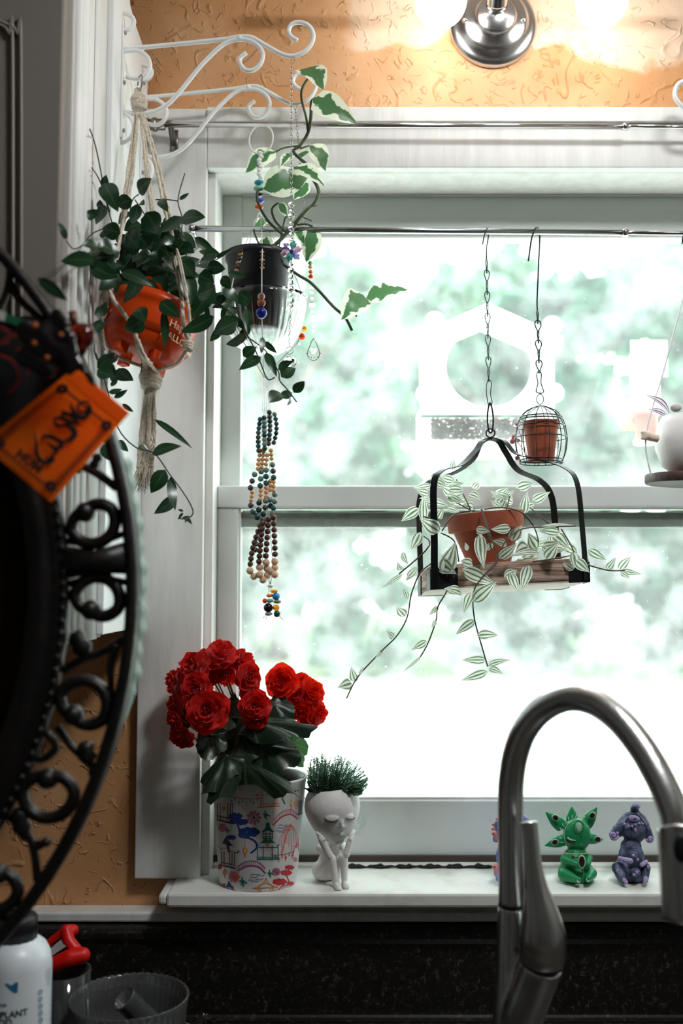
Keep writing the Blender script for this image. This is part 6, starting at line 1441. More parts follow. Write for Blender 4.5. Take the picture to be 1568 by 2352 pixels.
# purple one-eyed figurine
PUR = mat('blue_purple_clay', (52, 62, 88), .6, c2=(118, 124, 156), nscale=70, lo=.45, hi=.68, bump=.8, bscale=180, bdist=.002)
LIL = plain('lilac_paint', (172, 152, 200), .5, bump=.3, bscale=200); DKB = plain('dark_blue_paint', (34, 42, 66), .6)
g2 = thing('clay_figurine', 'purple grey clay figurine with one eye and a curled pointed hood, rightmost on the sill', 'figurine', V(G(1170, 750).x, Yf, SILL), 'clay figurines on the sill')
mb = MB(); mb.ball(G(1190, 345), ug, 20, (100, 72, 112)); m2 = cap(MB(), G(1188, 325, .004), G(1195, 200, .004), 118*ug, 34*ug); m2.v = [V(v.x, Yf+.004+(v.y-Yf-.004)*.55, v.z) for v in m2.v]; mb.add(m2.v, m2.f); cap(mb, G(1190, 190), G(1210, 160), 26*ug, 20*ug)
cap(mb, G(1130, 310, .004), G(1035, 395, .002), 62*ug, 36*ug); cap(mb, G(1255, 320, .004), G(1312, 415, .002), 56*ug, 32*ug)
mb.ball(G(1168, 480), ug, 14, (80, 70, 60)); mb.ball(G(1170, 560), ug, 18, (96, 84, 110)); mb.ball(G(1168, 665), ug, 20, (132, 112, 105))
cap(mb, G(1070, 650, -.014), G(1110, 745, -.03), 50*ug, 22*ug); cap(mb, G(1275, 650, -.014), G(1280, 740, -.03), 44*ug, 20*ug); mb.ball(G(1205, 575, -.024), ug, 14, (52, 34, 54)); mb.ball(G(1200, 690, -.026), ug, 12, (44, 26, 40))
settle(mb); remeshed('figure', mb, PUR, g2, .0012, 2)
def coil(c, R, m, parent, dy=-.012, sg=1):
    P = [G(c[0]+sg*R*(1-t)*math.cos(t*9), c[1]+R*(1-t)*math.sin(t*9), dy-.004*t) for t in [i/26 for i in range(27)]]; obj('curl', MB().tube(P, .0017, 8), m, parent)
coil((1212, 168), 22, LIL, g2, -.004); coil((1035, 400), 36, LIL, g2); coil((1315, 425), 28, LIL, g2, -.012, -1)
def h2(cx, cy, e=4): dx = (cx-1190)/118; dz = (cy-335)/122; r2 = min(.9, dx*dx+dz*dz); return G(cx, cy, -(74*math.sqrt(1-r2)+e)*ug)
obj('face_outline', MB().tube(cat([h2(*p) for p in ((1190, 232), (1140, 270), (1105, 350), (1125, 410), (1200, 455), (1275, 410), (1290, 350), (1245, 270))], 4, True), .0010, 6, cap=False), DKB, g2)
dot('eyelid', h2(1192, 268), 44, 24, LIL, g2, 8, .15); dot('eye', h2(1196, 270, 8), 24, 15, plain('grey_iris', (150, 160, 176), .3), g2, 6); dot('pupil', h2(1198, 270, 13), 9, 9, DKB, g2, 4)
for k in range(6): dot('face_bead', h2(1122+k*27, 322+10*math.sin(k*1.2)+10*abs(k-2.5)*-.4, 5), 10, 10, LIL, g2, 6)
dot('face_bead', h2(1202, 356, 6), 10, 18, LIL, g2, 6)
for pts in ([(1110, 375), (1140, 398), (1170, 392)], [(1225, 395), (1255, 398), (1280, 375)], [(1185, 440), (1205, 450), (1225, 438)]): obj('face_line', MB().tube(cat([h2(*p) for p in pts], 4), .0006, 5), DKB, g2)
obj('arm', cap(MB(), G(1080, 575, -.022), G(1165, 595, -.038), 16*ug, 20*ug), LIL, g2); obj('arm', cap(MB(), G(1285, 600, -.024), G(1250, 625, -.03), 14*ug, 16*ug), LIL, g2)
for p in ((1125, 592, -.0345), (1065, 670, -.033), (1185, 555, -.038), (1220, 585, -.038), (1190, 700, -.0375), (1215, 680, -.037), (1100, 600, -.028), (1040, 330, -.012), (1010, 380, -.012), (1065, 380, -.013), (1300, 640, -.028)): dot('raised_dot', G(*p), 11, 11, LIL, g2, 8)
obj('foot', cap(MB(), G(1115, 740, -.036), G(1130, 758, -.038), 16*ug, 14*ug), LIL, g2); obj('foot', cap(MB(), G(1280, 730, -.034), G(1275, 752, -.036), 16*ug, 14*ug), LIL, g2)
# blue figurine behind the faucet
g3 = thing('clay_figurine', 'blue clay figurine with orange dots, mostly hidden behind the faucet column', 'figurine', V(G(245, 750).x, Yf+.004, SILL), 'clay figurines on the sill')
mb = MB(); mb.ball(G(245, 345), ug, 18, (120, 75, 110)); cap(mb, G(250, 300), G(300, 180), 90*ug, 24*ug); cap(mb, G(150, 310), G(125, 430), 34*ug, 22*ug); cap(mb, G(340, 280), G(382, 380), 40*ug, 26*ug); mb.ball(G(250, 560), ug, 18, (120, 95, 130)); mb.ball(G(250, 670), ug, 18, (128, 110, 100))
cap(mb, G(165, 650, -.014), G(150, 730, -.03), 42*ug, 22*ug); cap(mb, G(340, 660, -.014), G(358, 735, -.03), 42*ug, 22*ug); settle(mb)
remeshed('figure', mb, mat('blue_clay', (64, 96, 160), .6, c2=(120, 130, 190), nscale=60, bump=.6, bscale=160), g3, .0013, 2)
PKC = plain('pink_clay_paint', (206, 140, 150), .6)
obj('ear_lining', cap(MB(), G(122, 380, -.006), G(134, 440, -.006), 18*ug, 12*ug), PKC, g3); obj('thigh_patch', cap(MB(), G(130, 640, -.02), G(136, 700, -.024), 26*ug, 20*ug), PKC, g3)
for p in ((108, 318, -.008), (104, 350, -.008), (106, 385, -.008), (136, 272, -.01), (350, 290, -.014), (358, 688, -.032), (352, 712, -.034), (118, 640, -.03), (360, 735, -.034)): dot('raised_dot', G(*p), 10, 10, ORB, g3, 9)

# ------------------------------------------------------------ faucet
Yc_ = 1.12
fa = thing('kitchen_faucet', 'brushed steel pull-down kitchen faucet with a tall arched spout and side lever', 'faucet', V(U(1173, 2400, Yc_).x, Yc_, COUNTER))
def at(px, py, y): return U(px, py, y)
arch = cat([at(1174, 2079, 1.12), at(1173, 1960, 1.12), at(1172, 1850, 1.12), at(1174, 1790, 1.118), at(1184, 1730, 1.113), at(1206, 1674, 1.104), at(1246, 1628, 1.09), at(1302, 1603, 1.07), at(1362, 1612, 1.048), at(1420, 1652, 1.025), at(1474, 1718, 1.002), at(1518, 1795, .98), at(1546, 1862, .965), at(1556, 1905, .958)], 8)
obj('spout', MB().tube(arch, .0141, 28), STEEL, fa)
hd = [at(1556, 1902, .958), at(1557, 1912, .957), at(1559, 1960, .955), at(1562, 2040, .953), at(1566, 2112, .952)]
sh = obj('spray_head', MB().tube(cat(hd, 4), [.0185, .0188, .0188, .019, .0195, .019, .019, .019, .0188, .0188, .0186, .0184, .0182, .018, .0178, .0176, .0174][:17], 28), STEEL, fa)
obj('spray_button', MB().ball(at(1566, 1950, .935), .008, 14, (1, .35, 1.6)), BLACKM, sh)
mb = MB(); ax0 = V(at(1174, 2079, 1.12).x, 1.12, 0); zt_ = at(1174, 2081, 1.12).z
col_ = [V(ax0.x-.0004*i, 1.12, zt_-(zt_-COUNTER)*i/12) for i in range(13)]
mb.tube(col_, [.0152, .0155, .016, .0165, .0175, .019, .0205, .0215, .022, .0225, .0225, .0225, .0225], 28)
br_ = cat([at(1244, 2212, 1.09), at(1226, 2262, 1.098), at(1204, 2320, 1.106), at(1190, 2390, 1.114), at(1182, 2460, 1.12)], 5)
mb.tube(br_, [.0225+.0008*i/len(br_) for i in range(len(br_))], 26)
for v in mb.v: v.z = max(v.z, COUNTER+.0003)
remeshed('faucet_body', mb, STEEL, fa, .0022, 6)
obj('base_ring', MB().lathe([(.0225, 0), (.029, 0), (.029, .005), (.026, .008), (.022, .008)], V(col_[-1].x, 1.12, COUNTER), 40), STEEL, fa)
lev = cat([at(1243, 2207, 1.089), at(1246, 2165, 1.085), at(1243, 2115, 1.08), at(1234, 2062, 1.078), at(1226, 2010, 1.077), at(1221, 1960, 1.077), at(1217, 1915, 1.078), at(1213, 1886, 1.08)], 6)
rr_ = []
ks_ = [(0, .0236), (.08, .0252), (.2, .0248), (.35, .019), (.5, .0125), (.65, .0096), (.82, .0088), (1, .0098)]
for i in range(len(lev)):
    t_ = i/(len(lev)-1)
    for (a0, r0), (a1, r1) in zip(ks_, ks_[1:]):
        if a0 <= t_ <= a1: rr_.append(r0+(r1-r0)*(t_-a0)/(a1-a0)); break
mb = MB().tube(lev, rr_, 28)
remeshed('lever', mb, STEEL, fa, .0018, 3)
obj('seam_ring', MB().tube([at(1243, 2210, 1.09), at(1243.5, 2206, 1.0895)], .0232, 28), BLACKM, fa)
obj('seam_ring', MB().tube([V(ax0.x, 1.12, zt_+.0012), V(ax0.x, 1.12, zt_-.0002)], .0147, 28), BLACKM, fa)

# ------------------------------------------------------------ things on the counter
Yb = 1.10; kb = K(Yb); bc_ = U(30, 2300, Yb); bx, by = bc_.x, Yb
bo = thing('plant_food_bottle', 'white plant food bottle with a black cap on the counter at the lower left', 'bottle', V(bx, by, COUNTER))
z = lambda py: U(30, py, Yb).z
RBt = 82*kb
prof = [(.001, COUNTER+.0004), (RBt*.94, COUNTER+.0004), (RBt, COUNTER+.004), (RBt, z(2212)), (RBt*.96, z(2190)), (RBt*.84, z(2170)), (RBt*.66, z(2157)), (RBt*.56, z(2152)), (RBt*.5, z(2146)), (.001, z(2146))]
obj('bottle_body', MB().lathe(prof, (bx, by, 0), 48), plain('white_hdpe', (226, 232, 236), .32), bo)
prof = [(RBt*.5, z(2157)), (RBt*.6, z(2157)), (RBt*.6, z(2108)), (RBt*.55, z(2102)), (.001, z(2101))]
obj('cap', MB().lathe(prof, (bx, by, 0), 48, fn=lambda th, zz: 1+.012*math.cos(th*30)), plain('black_cap', (18, 18, 18), .4), bo)
INKB = plain('label_black', (40, 40, 44), .5); INKU = plain('label_blue', (40, 110, 150), .45)
def wrapb(vs, pxc, py):
    a0 = math.asin(max(-1, min(1, (U(pxc, py, Yb-RBt*.7).x-bx)/RBt))); zz = z(py); out = []
    for v in vs: th = a0+v[0]/RBt; out.append(V(bx+(RBt+.0003)*math.sin(th), by-(RBt+.0003)*math.cos(th), zz+v[1]))
    return out
def btxt(s2, pxc, py, hpx, bold=0, m=INKB, al='CENTER'):
    a, f_ = textmesh(s2, hpx*kb/.7, bold, al); obj('label_text', MB().add(wrapb(a, pxc, py), f_), m, bo, False)
btxt('thrive', 8, 2277, 9, .01); btxt('HOUSEPLANT', 8, 2302, 13, .03); btxt('FOOD', 8, 2319, 13, .03); btxt('CONCENTRATE', 8, 2338, 6, .01); btxt('FERTILIZER', 8, 2347, 6, .01)
for k in range(9): btxt(('use weekly for all', 'indoor plants and', 'herbs. shake well', 'before use. mix with', 'water and pour on', 'the soil. keep out', 'of the reach of', 'children. store in', 'a cool dry place')[k], 98, 2222+k*4.2, 2.6)
for k in range(6):
    c = wrapb([(0, 0)], 87, 2262+k*16)[0]; n_ = V(c.x-bx, c.y-by, 0).normalized(); obj('label_circle', MB().ring(c, 5*kb, .00035, n_, 20, 4), INKU, bo)
    btxt('123456'[k], 87, 2264.5+k*16, 5, 0, INKU); btxt(('Houseplant', 'Herbs', 'Succulent', 'Orchid', 'Fern', 'Cactus')[k], 100, 2262+k*16, 3)
lv_ = [wrapb([(0, 0)], a, b_)[0] for a, b_ in ((20, 2226), (48, 2225), (47, 2248), (42, 2249), (34, 2243), (27, 2235))]; obj('label_leaf', MB().add(lv_, [tuple(range(6))]), INKU, bo, False)

Yrd = 1.27; kr = K(Yrd)
rc = thing('measuring_container', 'clear container with a bright red angled lid beside the white bottle', 'container', V(U(140, 2300, Yrd).x, Yrd, COUNTER))
REDP = plain('red_plastic', (214, 18, 14), .4)
c0 = V(U(142, 2300, Yrd).x, Yrd, 0); zt_ = U(142, 2228, Yrd).z
obj('clear_body', MB().lathe([(.001, COUNTER+.0005), (52*kr, COUNTER+.0005), (58*kr, COUNTER+.01), (62*kr, zt_), (59*kr, zt_), (55*kr, COUNTER+.012), (.001, COUNTER+.004)], c0, 40), plain('clear_plastic', (240, 240, 244), .05, trans=.95), rc)
mb = MB(); R_ = lambda px, py, dy=0: U(px, py, Yrd+dy)
for dy in (-.022, 0, .022):
    cap(mb, R_(105, 2222, dy), R_(160, 2200, dy), 15*kr, 18*kr); cap(mb, R_(160, 2200, dy), R_(190, 2194, dy*.8), 18*kr, 17*kr)
cap(mb, R_(182, 2190, -.01), R_(158, 2162, -.006), 13*kr, 14*kr); cap(mb, R_(158, 2162, -.006), R_(152, 2138, 0), 14*kr, 13*kr); cap(mb, R_(152, 2138), R_(168, 2136, .008), 14*kr, 13*kr); cap(mb, R_(150, 2136), R_(100, 2176, 0), 9*kr, 9*kr)
remeshed('red_lid', mb, REDP, rc, .0015, 4)
obj('red_scoop', MB().lathe([(.001, COUNTER+.03), (26*kr, COUNTER+.034), (28*kr, zt_-.02), (26*kr, zt_-.02), (24*kr, COUNTER+.04)], c0+V(.006, 0, 0), 24), REDP, rc)
mb = MB(); mb.add([R_(118, 2196, -.02), R_(160, 2168, -.012), R_(150, 2150, -.004), R_(114, 2180, -.01)], [(0, 1, 2, 3)]); mb.add([v+V(0, .0015, 0) for v in mb.v], [(3, 2, 1, 0)]); obj('clear_spout', mb, plain('frosted_spout', (216, 212, 214), .3, trans=.5), rc)

Ygb = 1.20; k3 = K(Ygb); g0 = V(U(296, 2290, Ygb).x, Ygb, 0)
gl = thing('ribbed_glass_bowl', 'ribbed clear glass bowl with a scalloped rim on the dark counter', 'bowl', V(g0.x, Ygb, COUNTER))
zr = U(296, 2288, Ygb).z; R3 = 131*k3
prof = [(.001, COUNTER+.0005), (R3*.6, COUNTER+.0005), (R3*.7, COUNTER+.004), (R3*.86, COUNTER+.045), (R3*.96, zr-.02), (R3, zr-.001), (R3*.985, zr+.0005), (R3*.955, zr-.002), (R3*.91, zr-.022), (R3*.80, COUNTER+.045), (R3*.62, COUNTER+.010), (.001, COUNTER+.007)]
mb = MB().lathe(prof, g0, 192, fn=lambda th, zz: 1+.012*abs(math.cos(th*24)))
for v in mb.v:
    if v.z > zr-.006: th = math.atan2(v.y-g0.y, v.x-g0.x); v.z += .0014*abs(math.cos(th*24))
obj('glass_bowl', mb, RIBG, gl)
b2_ = thing('glass_vial', 'small clear glass vial with a round mouth leaning inside the ribbed bowl', 'vial', V(g0.x+.02, Ygb, COUNTER+.02))
m0 = U(283, 2292, Ygb-.02); m1 = m0+V(.042, .028, -.055)
ax_ = (m0-m1).normalized(); L_ = (m0-m1).length; r9 = 26*k3
obj('vial_body', MB().lathe([(.001, 0), (r9*.9, .001), (r9, .006), (r9, L_-.004), (r9*1.04, L_-.002), (r9*1.02, L_), (r9*.9, L_-.001), (r9*.88, .008), (.001, .006)], m1, 32, axis=ax_), RIBG, b2_)
wr = U(470, 2335, 1.25); mb = MB()
hs = [U(437, 2352, 1.25), U(455, 2346, 1.25), U(466, 2340, 1.25), U(470, 2332, 1.25), U(476, 2330, 1.25), U(478, 2335, 1.25), U(474, 2341, 1.25)]
mb.tube(cat(hs, 5), .0005, 5); mb.tube(cat([h+V(0, 0, -.003) for h in hs[:4]]+[V(hs[3].x+.02, 1.25, COUNTER+.003)], 5), .0005, 5); mb.tube(cat([hs[0], V(hs[0].x-.02, 1.24, COUNTER+.08), V(hs[0].x-.03, 1.24, COUNTER+.0008), V(hs[0].x+.03, 1.24, COUNTER+.0008), V(hs[3].x+.02, 1.25, COUNTER+.003)], 5), .0005, 5)
tag(obj('wire_loop', mb, SILVER, loc=V(wr.x, 1.25, COUNTER)), 'thin bent wire loop standing on the counter right of the glass bowl', 'wire')
# ------------------------------------------------------------ round iron scrollwork frame, near the viewer on the left
YI = .93; ki = K(YI)
CI = U(-860, 1370, YI); 
fr = thing('round_iron_frame', 'large round dark iron scrollwork mirror frame close to the viewer at the left', 'mirror', CI)
RI = (U(318, 1370, YI)-CI).length; SC = RI/1178
def pol(r, deg, dy=0): a = math.radians(deg); return CI+V(math.cos(a)*r*SC, dy, -math.sin(a)*r*SC)
def band(rs, y0, y1, n=120):
    """ring with a shaped radial profile; rs list of (r, y)"""
    mb = MB(); vs = []; fs = []; m = len(rs)
    for k in range(n):
        for (r, y) in rs: vs.append(pol(r, 360*k/n, y))
    for k in range(n):
        for j in range(m): fs.append((k*m+j, k*m+(j+1) % m, ((k+1) % n)*m+(j+1) % m, ((k+1) % n)*m+j))
    return mb.add(vs, fs)
obj('outer_ring', band([(1150, .004), (1150, -.004), (1156, -.009), (1172, -.009), (1178, -.003), (1178, .014), (1168, .018), (1152, .014)], 0, 0), IRON, fr)
obj('inner_ring', band([(1018, .006), (1020, -.004), (1008, -.012), (990, -.008), (975, -.014), (950, -.016), (930, -.010), (922, 0), (922, .01), (1010, .012)], 0, 0), IRON, fr)
mb = MB()
for k in range(230): mb.ball(pol(1012, k*360/230, -.011), 8.5*SC, 6)
obj('beaded_edge', mb, IRON, fr)
mb = MB(); n_ = 96; vs = [pol(0.001, 0, .004)]+[pol(924, 360*k/n_, .004) for k in range(n_)]+[pol(0.001, 0, .008)]+[pol(924, 360*k/n_, .008) for k in range(n_)]
mb.add(vs, [(0, 1+k, 1+(k+1) % n_) for k in range(n_)]+[(n_+1, n_+2+(k+1) % n_, n_+2+k) for k in range(n_)]+[(1+k, n_+2+k, n_+2+(k+1) % n_, 1+(k+1) % n_) for k in range(n_)])
obj('mirror_glass', mb, mat('aged_mirror', (220, 190, 160), .1, 1, c2=(150, 124, 100), nscale=5), fr)
mb = MB().lathe([(.0001, 0), (1000*SC, 0), (1000*SC, .004), (.0001, .004)], (0, 0, 0), 64); mb.v = [CI+V(v.x, .0125+v.z, v.y) for v in mb.v]; obj('backing_board', mb, plain('backing_board', (60, 44, 34), .9), fr)
def scroll(deg, flip=1, R=52, rc=1083, curl=1):
    """C-shaped scroll whose ends roll inward to round knobs"""
    c = pol(rc, deg); a0 = math.radians(deg); rad = V(math.cos(a0), 0, -math.sin(a0)); tan = V(-math.sin(a0), 0, -math.cos(a0))*flip
    P = []
    def q(r, ang): return c+(rad*math.cos(ang)+tan*math.sin(ang))*r*SC
    for i in range(7): P.append(q(R*(.52+.48*i/7), math.radians(-120+i*14)))
    for i in range(14): P.append(q(R*1.0, math.radians(-22+i*13.5)))
    for i in range(7): P.append(q(R*(1-.5*i/6), math.radians(168+i*13)))
    mb = MB().tube(cat(P, 3), 14.5*SC, 8); mb.ball(P[0], 24*SC, 10); mb.ball(P[-1], 22*SC, 10)
    mb.v = [V(v.x, CI.y+(v.y-CI.y)*1.2, v.z) for v in mb.v]; return obj('scroll', mb, IRON, fr)
def leafy(p0, p1, w_):
    mb = MB(); P = [p0.lerp(p1, t) for t in (0, .2, .4, .6, .8, 1)]; mb.tube(P, [w_*.5*SC, w_*SC, w_*.75*SC, w_*1.05*SC, w_*.6*SC, w_*.3*SC], 8); obj('leaf_ornament', mb, IRON, fr)
for base_ in range(-4, 4):
    o_ = base_*46
    if not (-80 < o_+10 < 90): 
        pass
    scroll(o_-9.2, 1); scroll(o_+.4, -1)
    mb = MB(); mb.tube([pol(1016, o_-4.4), pol(1080, o_-4.2), pol(1152, o_-4.4)], [38*SC, 27*SC, 38*SC], 12)
    obj('cross_bar', mb, IRON, fr)
    for dd in (-6.8, -2.0): obj('cross_bar', MB().tube([pol(1018, o_+dd-.4*(1 if dd < -4 else -1)), pol(1083, o_+dd+.5*(1 if dd < -4 else -1)), pol(1150, o_+dd-.4*(1 if dd < -4 else -1))], 8*SC, 8), IRON, fr)
    scroll(o_+13.2, -1, 56); scroll(o_+24.2, 1, 58, 1076)
    obj('scroll_stem', MB().tube(cat([pol(1020, o_+9.5), pol(1060, o_+7.8), pol(1110, o_+6.4), pol(1150, o_+4.8)], 5), 9*SC, 8), IRON, fr)
    obj('scroll_stem', MB().tube(cat([pol(1135, o_+5.5), pol(1128, o_+8), pol(1140, o_+11), pol(1150, o_+13)], 5), [11*SC, 6*SC], 8), IRON, fr)
    obj('scroll_stem', MB().tube(cat([pol(1040, o_+16.4), pol(1085, o_+18.2), pol(1140, o_+19.4), pol(1152, o_+20.5)], 5), 9.5*SC, 8), IRON, fr)
    obj('scroll_stem', MB().tube(cat([pol(1020, o_+17.5), pol(1052, o_+18.8), pol(1040, o_+20.5), pol(1020, o_+21)], 5), 9*SC, 8), IRON, fr)
    obj('scroll_stem', MB().tube(cat([pol(1020, o_+29), pol(1070, o_+29.5), pol(1110, o_+31), pol(1152, o_+33.5)], 5), 10*SC, 8), IRON, fr)
    leafy(pol(1035, o_+4.5), pol(1075, o_+7.6), 24); leafy(pol(1110, o_+17.2), pol(1140, o_+19.8), 22); leafy(pol(1030, o_+27.5), pol(1080, o_+30.5), 23); leafy(pol(1130, o_+29), pol(1100, o_+31), 12)
# pale wavy-edged strip showing behind the ring
mb = MB(); vs = []; n_ = 90
for k in range(n_+1):
    d = -16+31*k/n_; w_ = 1186+4*math.sin(k*.9)+3*math.sin(k*.37) if d < 11 else 1186-(d-11)*3
    vs += [pol(1145, d, .016), pol(w_, d, .02), pol(w_, d, .0215), pol(1145, d, .0175)]
mb.add(vs, [(4*k+a, 4*k+(a+1) % 4, 4*k+4+(a+1) % 4, 4*k+4+a) for k in range(n_) for a in range(4)]); obj('pale_edge_strip', mb, mat('pale_strip', (214, 228, 220), .4, transl=.5), fr, label='pale wavy-edged strip behind the iron ring')
obj('hanging_chain', chain(MB(), pol(1178, -90), V(CI.x, CI.y, ZC), 40, .005, .0015), IRON, fr)

# ------------------------------------------------------------ orange prayer flag
YFl = .875; cr4 = lambda x, y, dy=0: U(x/3.136, y/3.136+540, YFl+dy)
q4 = [(540, 950), (935, 1280), (370, 1925), (-140, 1504)]
def bil(u, v, dy=0):   # u along the text direction, v downwards
    x = (q4[0][0]*(1-u)+q4[1][0]*u)*(1-v)+(q4[3][0]*(1-u)+q4[2][0]*u)*v; y = (q4[0][1]*(1-u)+q4[1][1]*u)*(1-v)+(q4[3][1]*(1-u)+q4[2][1]*u)*v
    return cr4(x, y, dy+.0006*math.sin(u*4+v*2))
OFL = mat('orange_flag_cloth', (255, 156, 24), .8, c2=(252, 134, 14), nscale=12, transl=.6, bump=.2, bscale=900)
fg = thing('prayer_flag', 'orange prayer flag lettered HUM hanging tilted in front of the iron frame', 'flag', bil(.5, 0), 'prayer flags')
mb = MB(); n_ = 18
vs = [bil(i/n_, j/n_, d) for d in (0, .0006) for j in range(n_+1) for i in range(n_+1)]; N2 = (n_+1)**2
fs = []
for j in range(n_):
    for i in range(n_): a = j*(n_+1)+i; fs += [(a, a+1, a+n_+2, a+n_+1), (N2+a, N2+a+n_+1, N2+a+n_+2, N2+a+1)]
mb.add(vs, fs); obj('cloth', mb, OFL, fg)
hem = MB(); hem.add([bil(u, v, -.0006) for u in [i/12 for i in range(13)] for v in (-.0, .115)], [(2*i, 2*i+1, 2*i+3, 2*i+2) for i in range(12)]); obj('hem', hem, OFL, fg)
INKF = plain('flag_ink', (52, 22, 12), .8); INKG = plain('flag_ink_black', (26, 16, 14), .8)
def fstroke(mb, pts, w, dy=-.0012, sm=True):
    p = cat2(pts, 5) if sm else pts; vs, fs = strip2(p, w); mb.add([cr4(v[0], v[1], dy) for v in vs], fs)
def fuv(mb, pts, w_, dy=-.0016):
    den = []
    for a, b_ in zip(pts, pts[1:]): den += [(a[0]+(b_[0]-a[0])*t/8, a[1]+(b_[1]-a[1])*t/8) for t in range(8)]
    den.append(pts[-1])
    for i in range(len(den)-1):
        a, b_ = Vector(den[i]), Vector(den[i+1]); d = (b_-a).normalized(); nn = Vector((-d.y*1.0, d.x*.62))*w_/2
        mb.add([bil(*(a+nn), dy), bil(*(a-nn), dy), bil(*(b_-nn), dy), bil(*(b_+nn), dy)], [(0, 1, 2, 3)])
mb = MB()
for ins, w_ in ((.085, .022), (.125, .012)): fuv(mb, [(ins, .17+ins*.3), (1-ins, .17+ins*.3), (1-ins, .97-ins*.5), (ins, .97-ins*.5), (ins, .17+ins*.3)], w_)
obj('printed_border', mb, INKF, fg, False)
for (u0, v0) in ((.12, .21), (.88, .21), (.88, .90), (.12, .90)):
    mb = MB()
    for k in range(8):
        a = k*PI/4; p = (u0+.045*math.cos(a), v0+.03*math.sin(a)); c_ = [(p[0]+.032*math.cos(t), p[1]+.021*math.sin(t)) for t in [i*PI/4 for i in range(8)]]
        mb.add([bil(x, y, -.0018) for x, y in c_], [tuple(range(8))])
    obj('printed_corner_knot', mb, INKF, fg, False)
G_ = [([(590, 1200), (560, 1235), (575, 1272), (615, 1270), (642, 1240), (628, 1205), (590, 1200)], 16), ([(654, 1232), (645, 1275), (605, 1312), (560, 1305), (525, 1265), (506, 1212)], [14, 26, 30, 34, 26, 5]),
      ([(440, 1282), (490, 1290), (535, 1320), (560, 1368)], [30, 26, 26, 12]), ([(380, 1318), (440, 1318), (500, 1345), (575, 1362)], [6, 24, 26, 8]), ([(385, 1325), (405, 1365), (440, 1385)], [8, 22, 18]),
      ([(425, 1375), (480, 1372), (525, 1400), (535, 1440), (500, 1475), (450, 1490)], [10, 22, 34, 34, 26, 14]), ([(300, 1480), (315, 1452), (360, 1450), (400, 1470), (440, 1490)], [8, 20, 24, 26, 26]), ([(430, 1480), (440, 1515), (410, 1535), (365, 1525)], [26, 30, 22, 8]),
      ([(340, 1505), (385, 1530), (400, 1565), (372, 1590)], [6, 22, 24, 8]), ([(372, 1590), (375, 1620), (335, 1640), (290, 1622), (262, 1570), (258, 1500), (240, 1405)], [18, 28, 26, 26, 24, 16, 3]), ([(318, 1590), (345, 1612), (372, 1600)], [6, 16, 14])]
mb = MB()
for pts, w_ in G_:
    p = cat2(pts, 5); ws = w_ if isinstance(w_, int) else [w_[min(len(w_)-1, int(i/5))]*(1-(i % 5)/5)+w_[min(len(w_)-1, int(i/5)+1)]*((i % 5)/5) for i in range(len(p))]
    ws = [x*1.35 for x in ws] if isinstance(ws, list) else ws*1.35
    vs, fs = strip2(p, ws); mb.add([cr4(v[0], v[1], -.0022+.004*0) for v in vs], fs)
obj('printed_syllable', mb, INKG, fg, False, label='large black brush-style syllable')
a, f_ = textmesh('HUM', 1, .07, 'LEFT', 1.1); wm = max(v.x for v in a)
p0, p1 = Vector((108, 1588)), Vector((276, 1718)); dr = (p1-p0)/wm; up_ = Vector((.62, -.78))*62/.7
mb = MB(); mb.add([cr4(p0.x+dr.x*v.x+up_.x*v.y, p0.y+dr.y*v.x+up_.y*v.y, -.005) for v in a], f_); obj('printed_writing', mb, INKG, fg, False, label='HUM lettering')

obj('hanging_cord', MB().tube(cat([bil(0, 0), U(160, 820, 0.887), U(135, 740, YI-.012)], 5), .0012, 6), BLACKM, fg)
# black flag with coloured hem above it
bk = thing('prayer_flag', 'black cloth flag with a red, white and green top hem at the left edge', 'flag', U(-20, 690, 0.876), 'prayer flags')
qd = [(-300, 640), (205, 800), (120, 905), (-300, 1200)]
YB_ = .897
def bq(u, v, dy=0):
    x = (qd[0][0]*(1-u)+qd[1][0]*u)*(1-v)+(qd[3][0]*(1-u)+qd[2][0]*u)*v; y = (qd[0][1]*(1-u)+qd[1][1]*u)*(1-v)+(qd[3][1]*(1-u)+qd[2][1]*u)*v; return U(x, y-16*math.sin(PI*u), YB_+dy+.006*math.sin(u*7))
def sheet(u0, u1, v0, v1, dy, n=16, th=.0008):
    vs = [bq(u0+(u1-u0)*i/n, v0+(v1-v0)*j/n, dy+d) for d in (0, th) for j in range(n+1) for i in range(n+1)]; N2 = (n+1)**2; fs = []
    for j in range(n):
        for i in range(n): a = j*(n+1)+i; fs += [(a, a+1, a+n+2, a+n+1), (N2+a, N2+a+n+1, N2+a+n+2, N2+a+1)]
    return MB().add(vs, fs)
obj('cloth', sheet(0, 1, 0, 1, 0), mat('black_cloth', (14, 12, 13), .9), bk)
for u0, u1, c in ((0, .53, (170, 24, 30)), (.53, .62, (214, 210, 206)), (.62, .9, (16, 96, 62))): obj('hem', sheet(u0, u1, -.02, .05, -.0014, 6), plain('hem_%d' % c[0], c, 0.865), bk)
mb = MB(); r_ = random.Random(5)
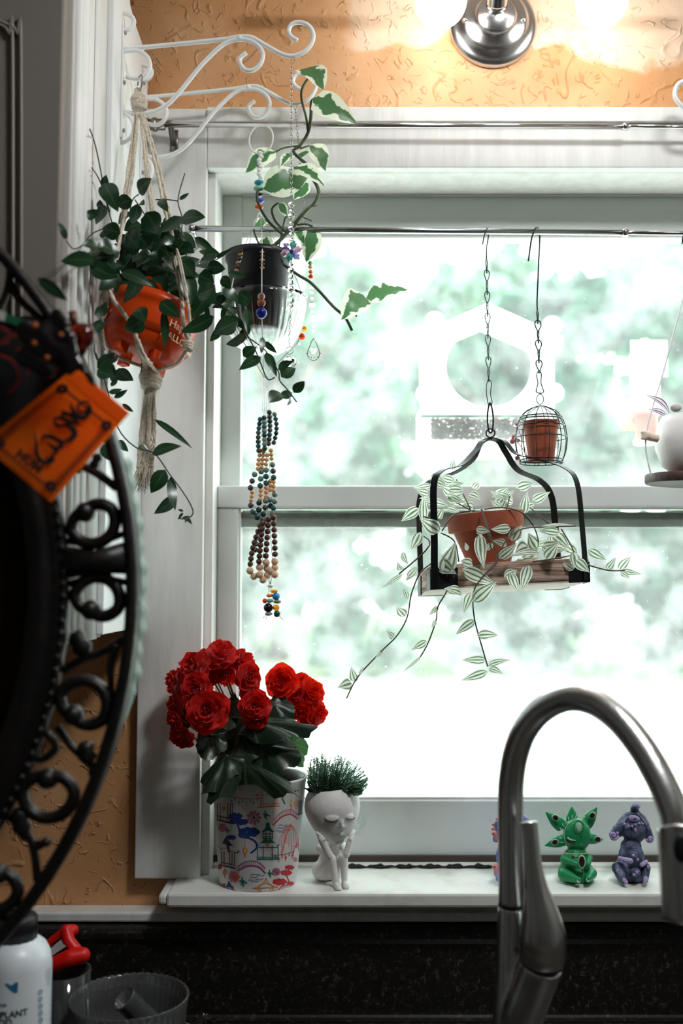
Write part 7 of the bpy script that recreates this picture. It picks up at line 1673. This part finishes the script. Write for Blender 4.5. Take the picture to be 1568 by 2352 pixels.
for pts in ([(20, 905), (45, 870), (30, 830), (0, 815)], [(0, 790), (30, 770), (60, 780)], [(0, 750), (22, 765), (14, 790)], [(40, 800), (70, 830), (60, 860)]): 
    vs, fs = strip2(cat2(pts, 5), [3, 12, 14, 12, 3] if False else 9); mb.add([U(v[0], v[1], YB_-.012) for v in vs], fs)
obj('printed_pattern', mb, plain('dull_red_print', (110, 26, 20), 0.865), bk, False)
obj('hanging_cord', MB().tube(cat([bq(.98, .02), U(170, 780, 0.908), U(160, 765, YI-.008)], 5), .0012, 6), BLACKM, bk)
# black glass-beaded ornament and amber bauble
orn = thing('beaded_ornament', 'dark glossy beaded ornament tied to the frame above the orange flag', 'ornament', U(130, 780, 0.865))
mb = MB(); W = lambda x, y, dy=0: U(x, y, 0.865+dy)
for p0, p1, r0, r1 in (((130, 720), (150, 745), 14, 12), ((150, 745), (165, 800), 12, 14), ((110, 770), (160, 775), 22, 16), ((90, 800), (140, 812), 20, 24), ((150, 800), (160, 850), 22, 14), ((60, 760), (110, 790), 26, 22), ((120, 740), (95, 770), 14, 20), ((165, 800), (185, 840), 12, 8), ((185, 840), (215, 880), 8, 10), ((60, 820), (110, 850), 24, 20)):
    cap(mb, W(*p0), W(*p1, -.006), r0*K(0.865), r1*K(0.865))
remeshed('knotted_body', mb, plain('black_glass', (16, 12, 14), .12), orn, .003, 2)
AMB = plain('amber_glass_bead', (230, 110, 20), .1, trans=.5)
for px, py, r in ((80, 747, 7), (78, 788, 6), (108, 822, 6), (140, 768, 5)): bead(orn, U(px, py, 0.835), r*K(0.843), AMB)
am = thing('amber_bauble', 'dark amber glass bauble with a small brown neck beside the orange pot', 'bauble', U(190, 772, 0.887))
AMG = plain('dark_amber_glass', (120, 34, 14), .08, trans=.75, ior=1.4)
obj('glass_ball', MB().ball(U(190, 773, 0.887), 32*K(0.887), 28), AMG, am)
obj('neck', MB().tube([U(172, 750, 0.887), U(166, 716, 0.887)], 10*K(0.887), 14), plain('brown_neck', (96, 48, 36), .4), am)
obj('hanging_wire', MB().tube(cat([U(166, 718, 0.887), U(150, 740, 0.887), U(132, 722, 0.908)], 5), .0008, 5), BLACKM, am)
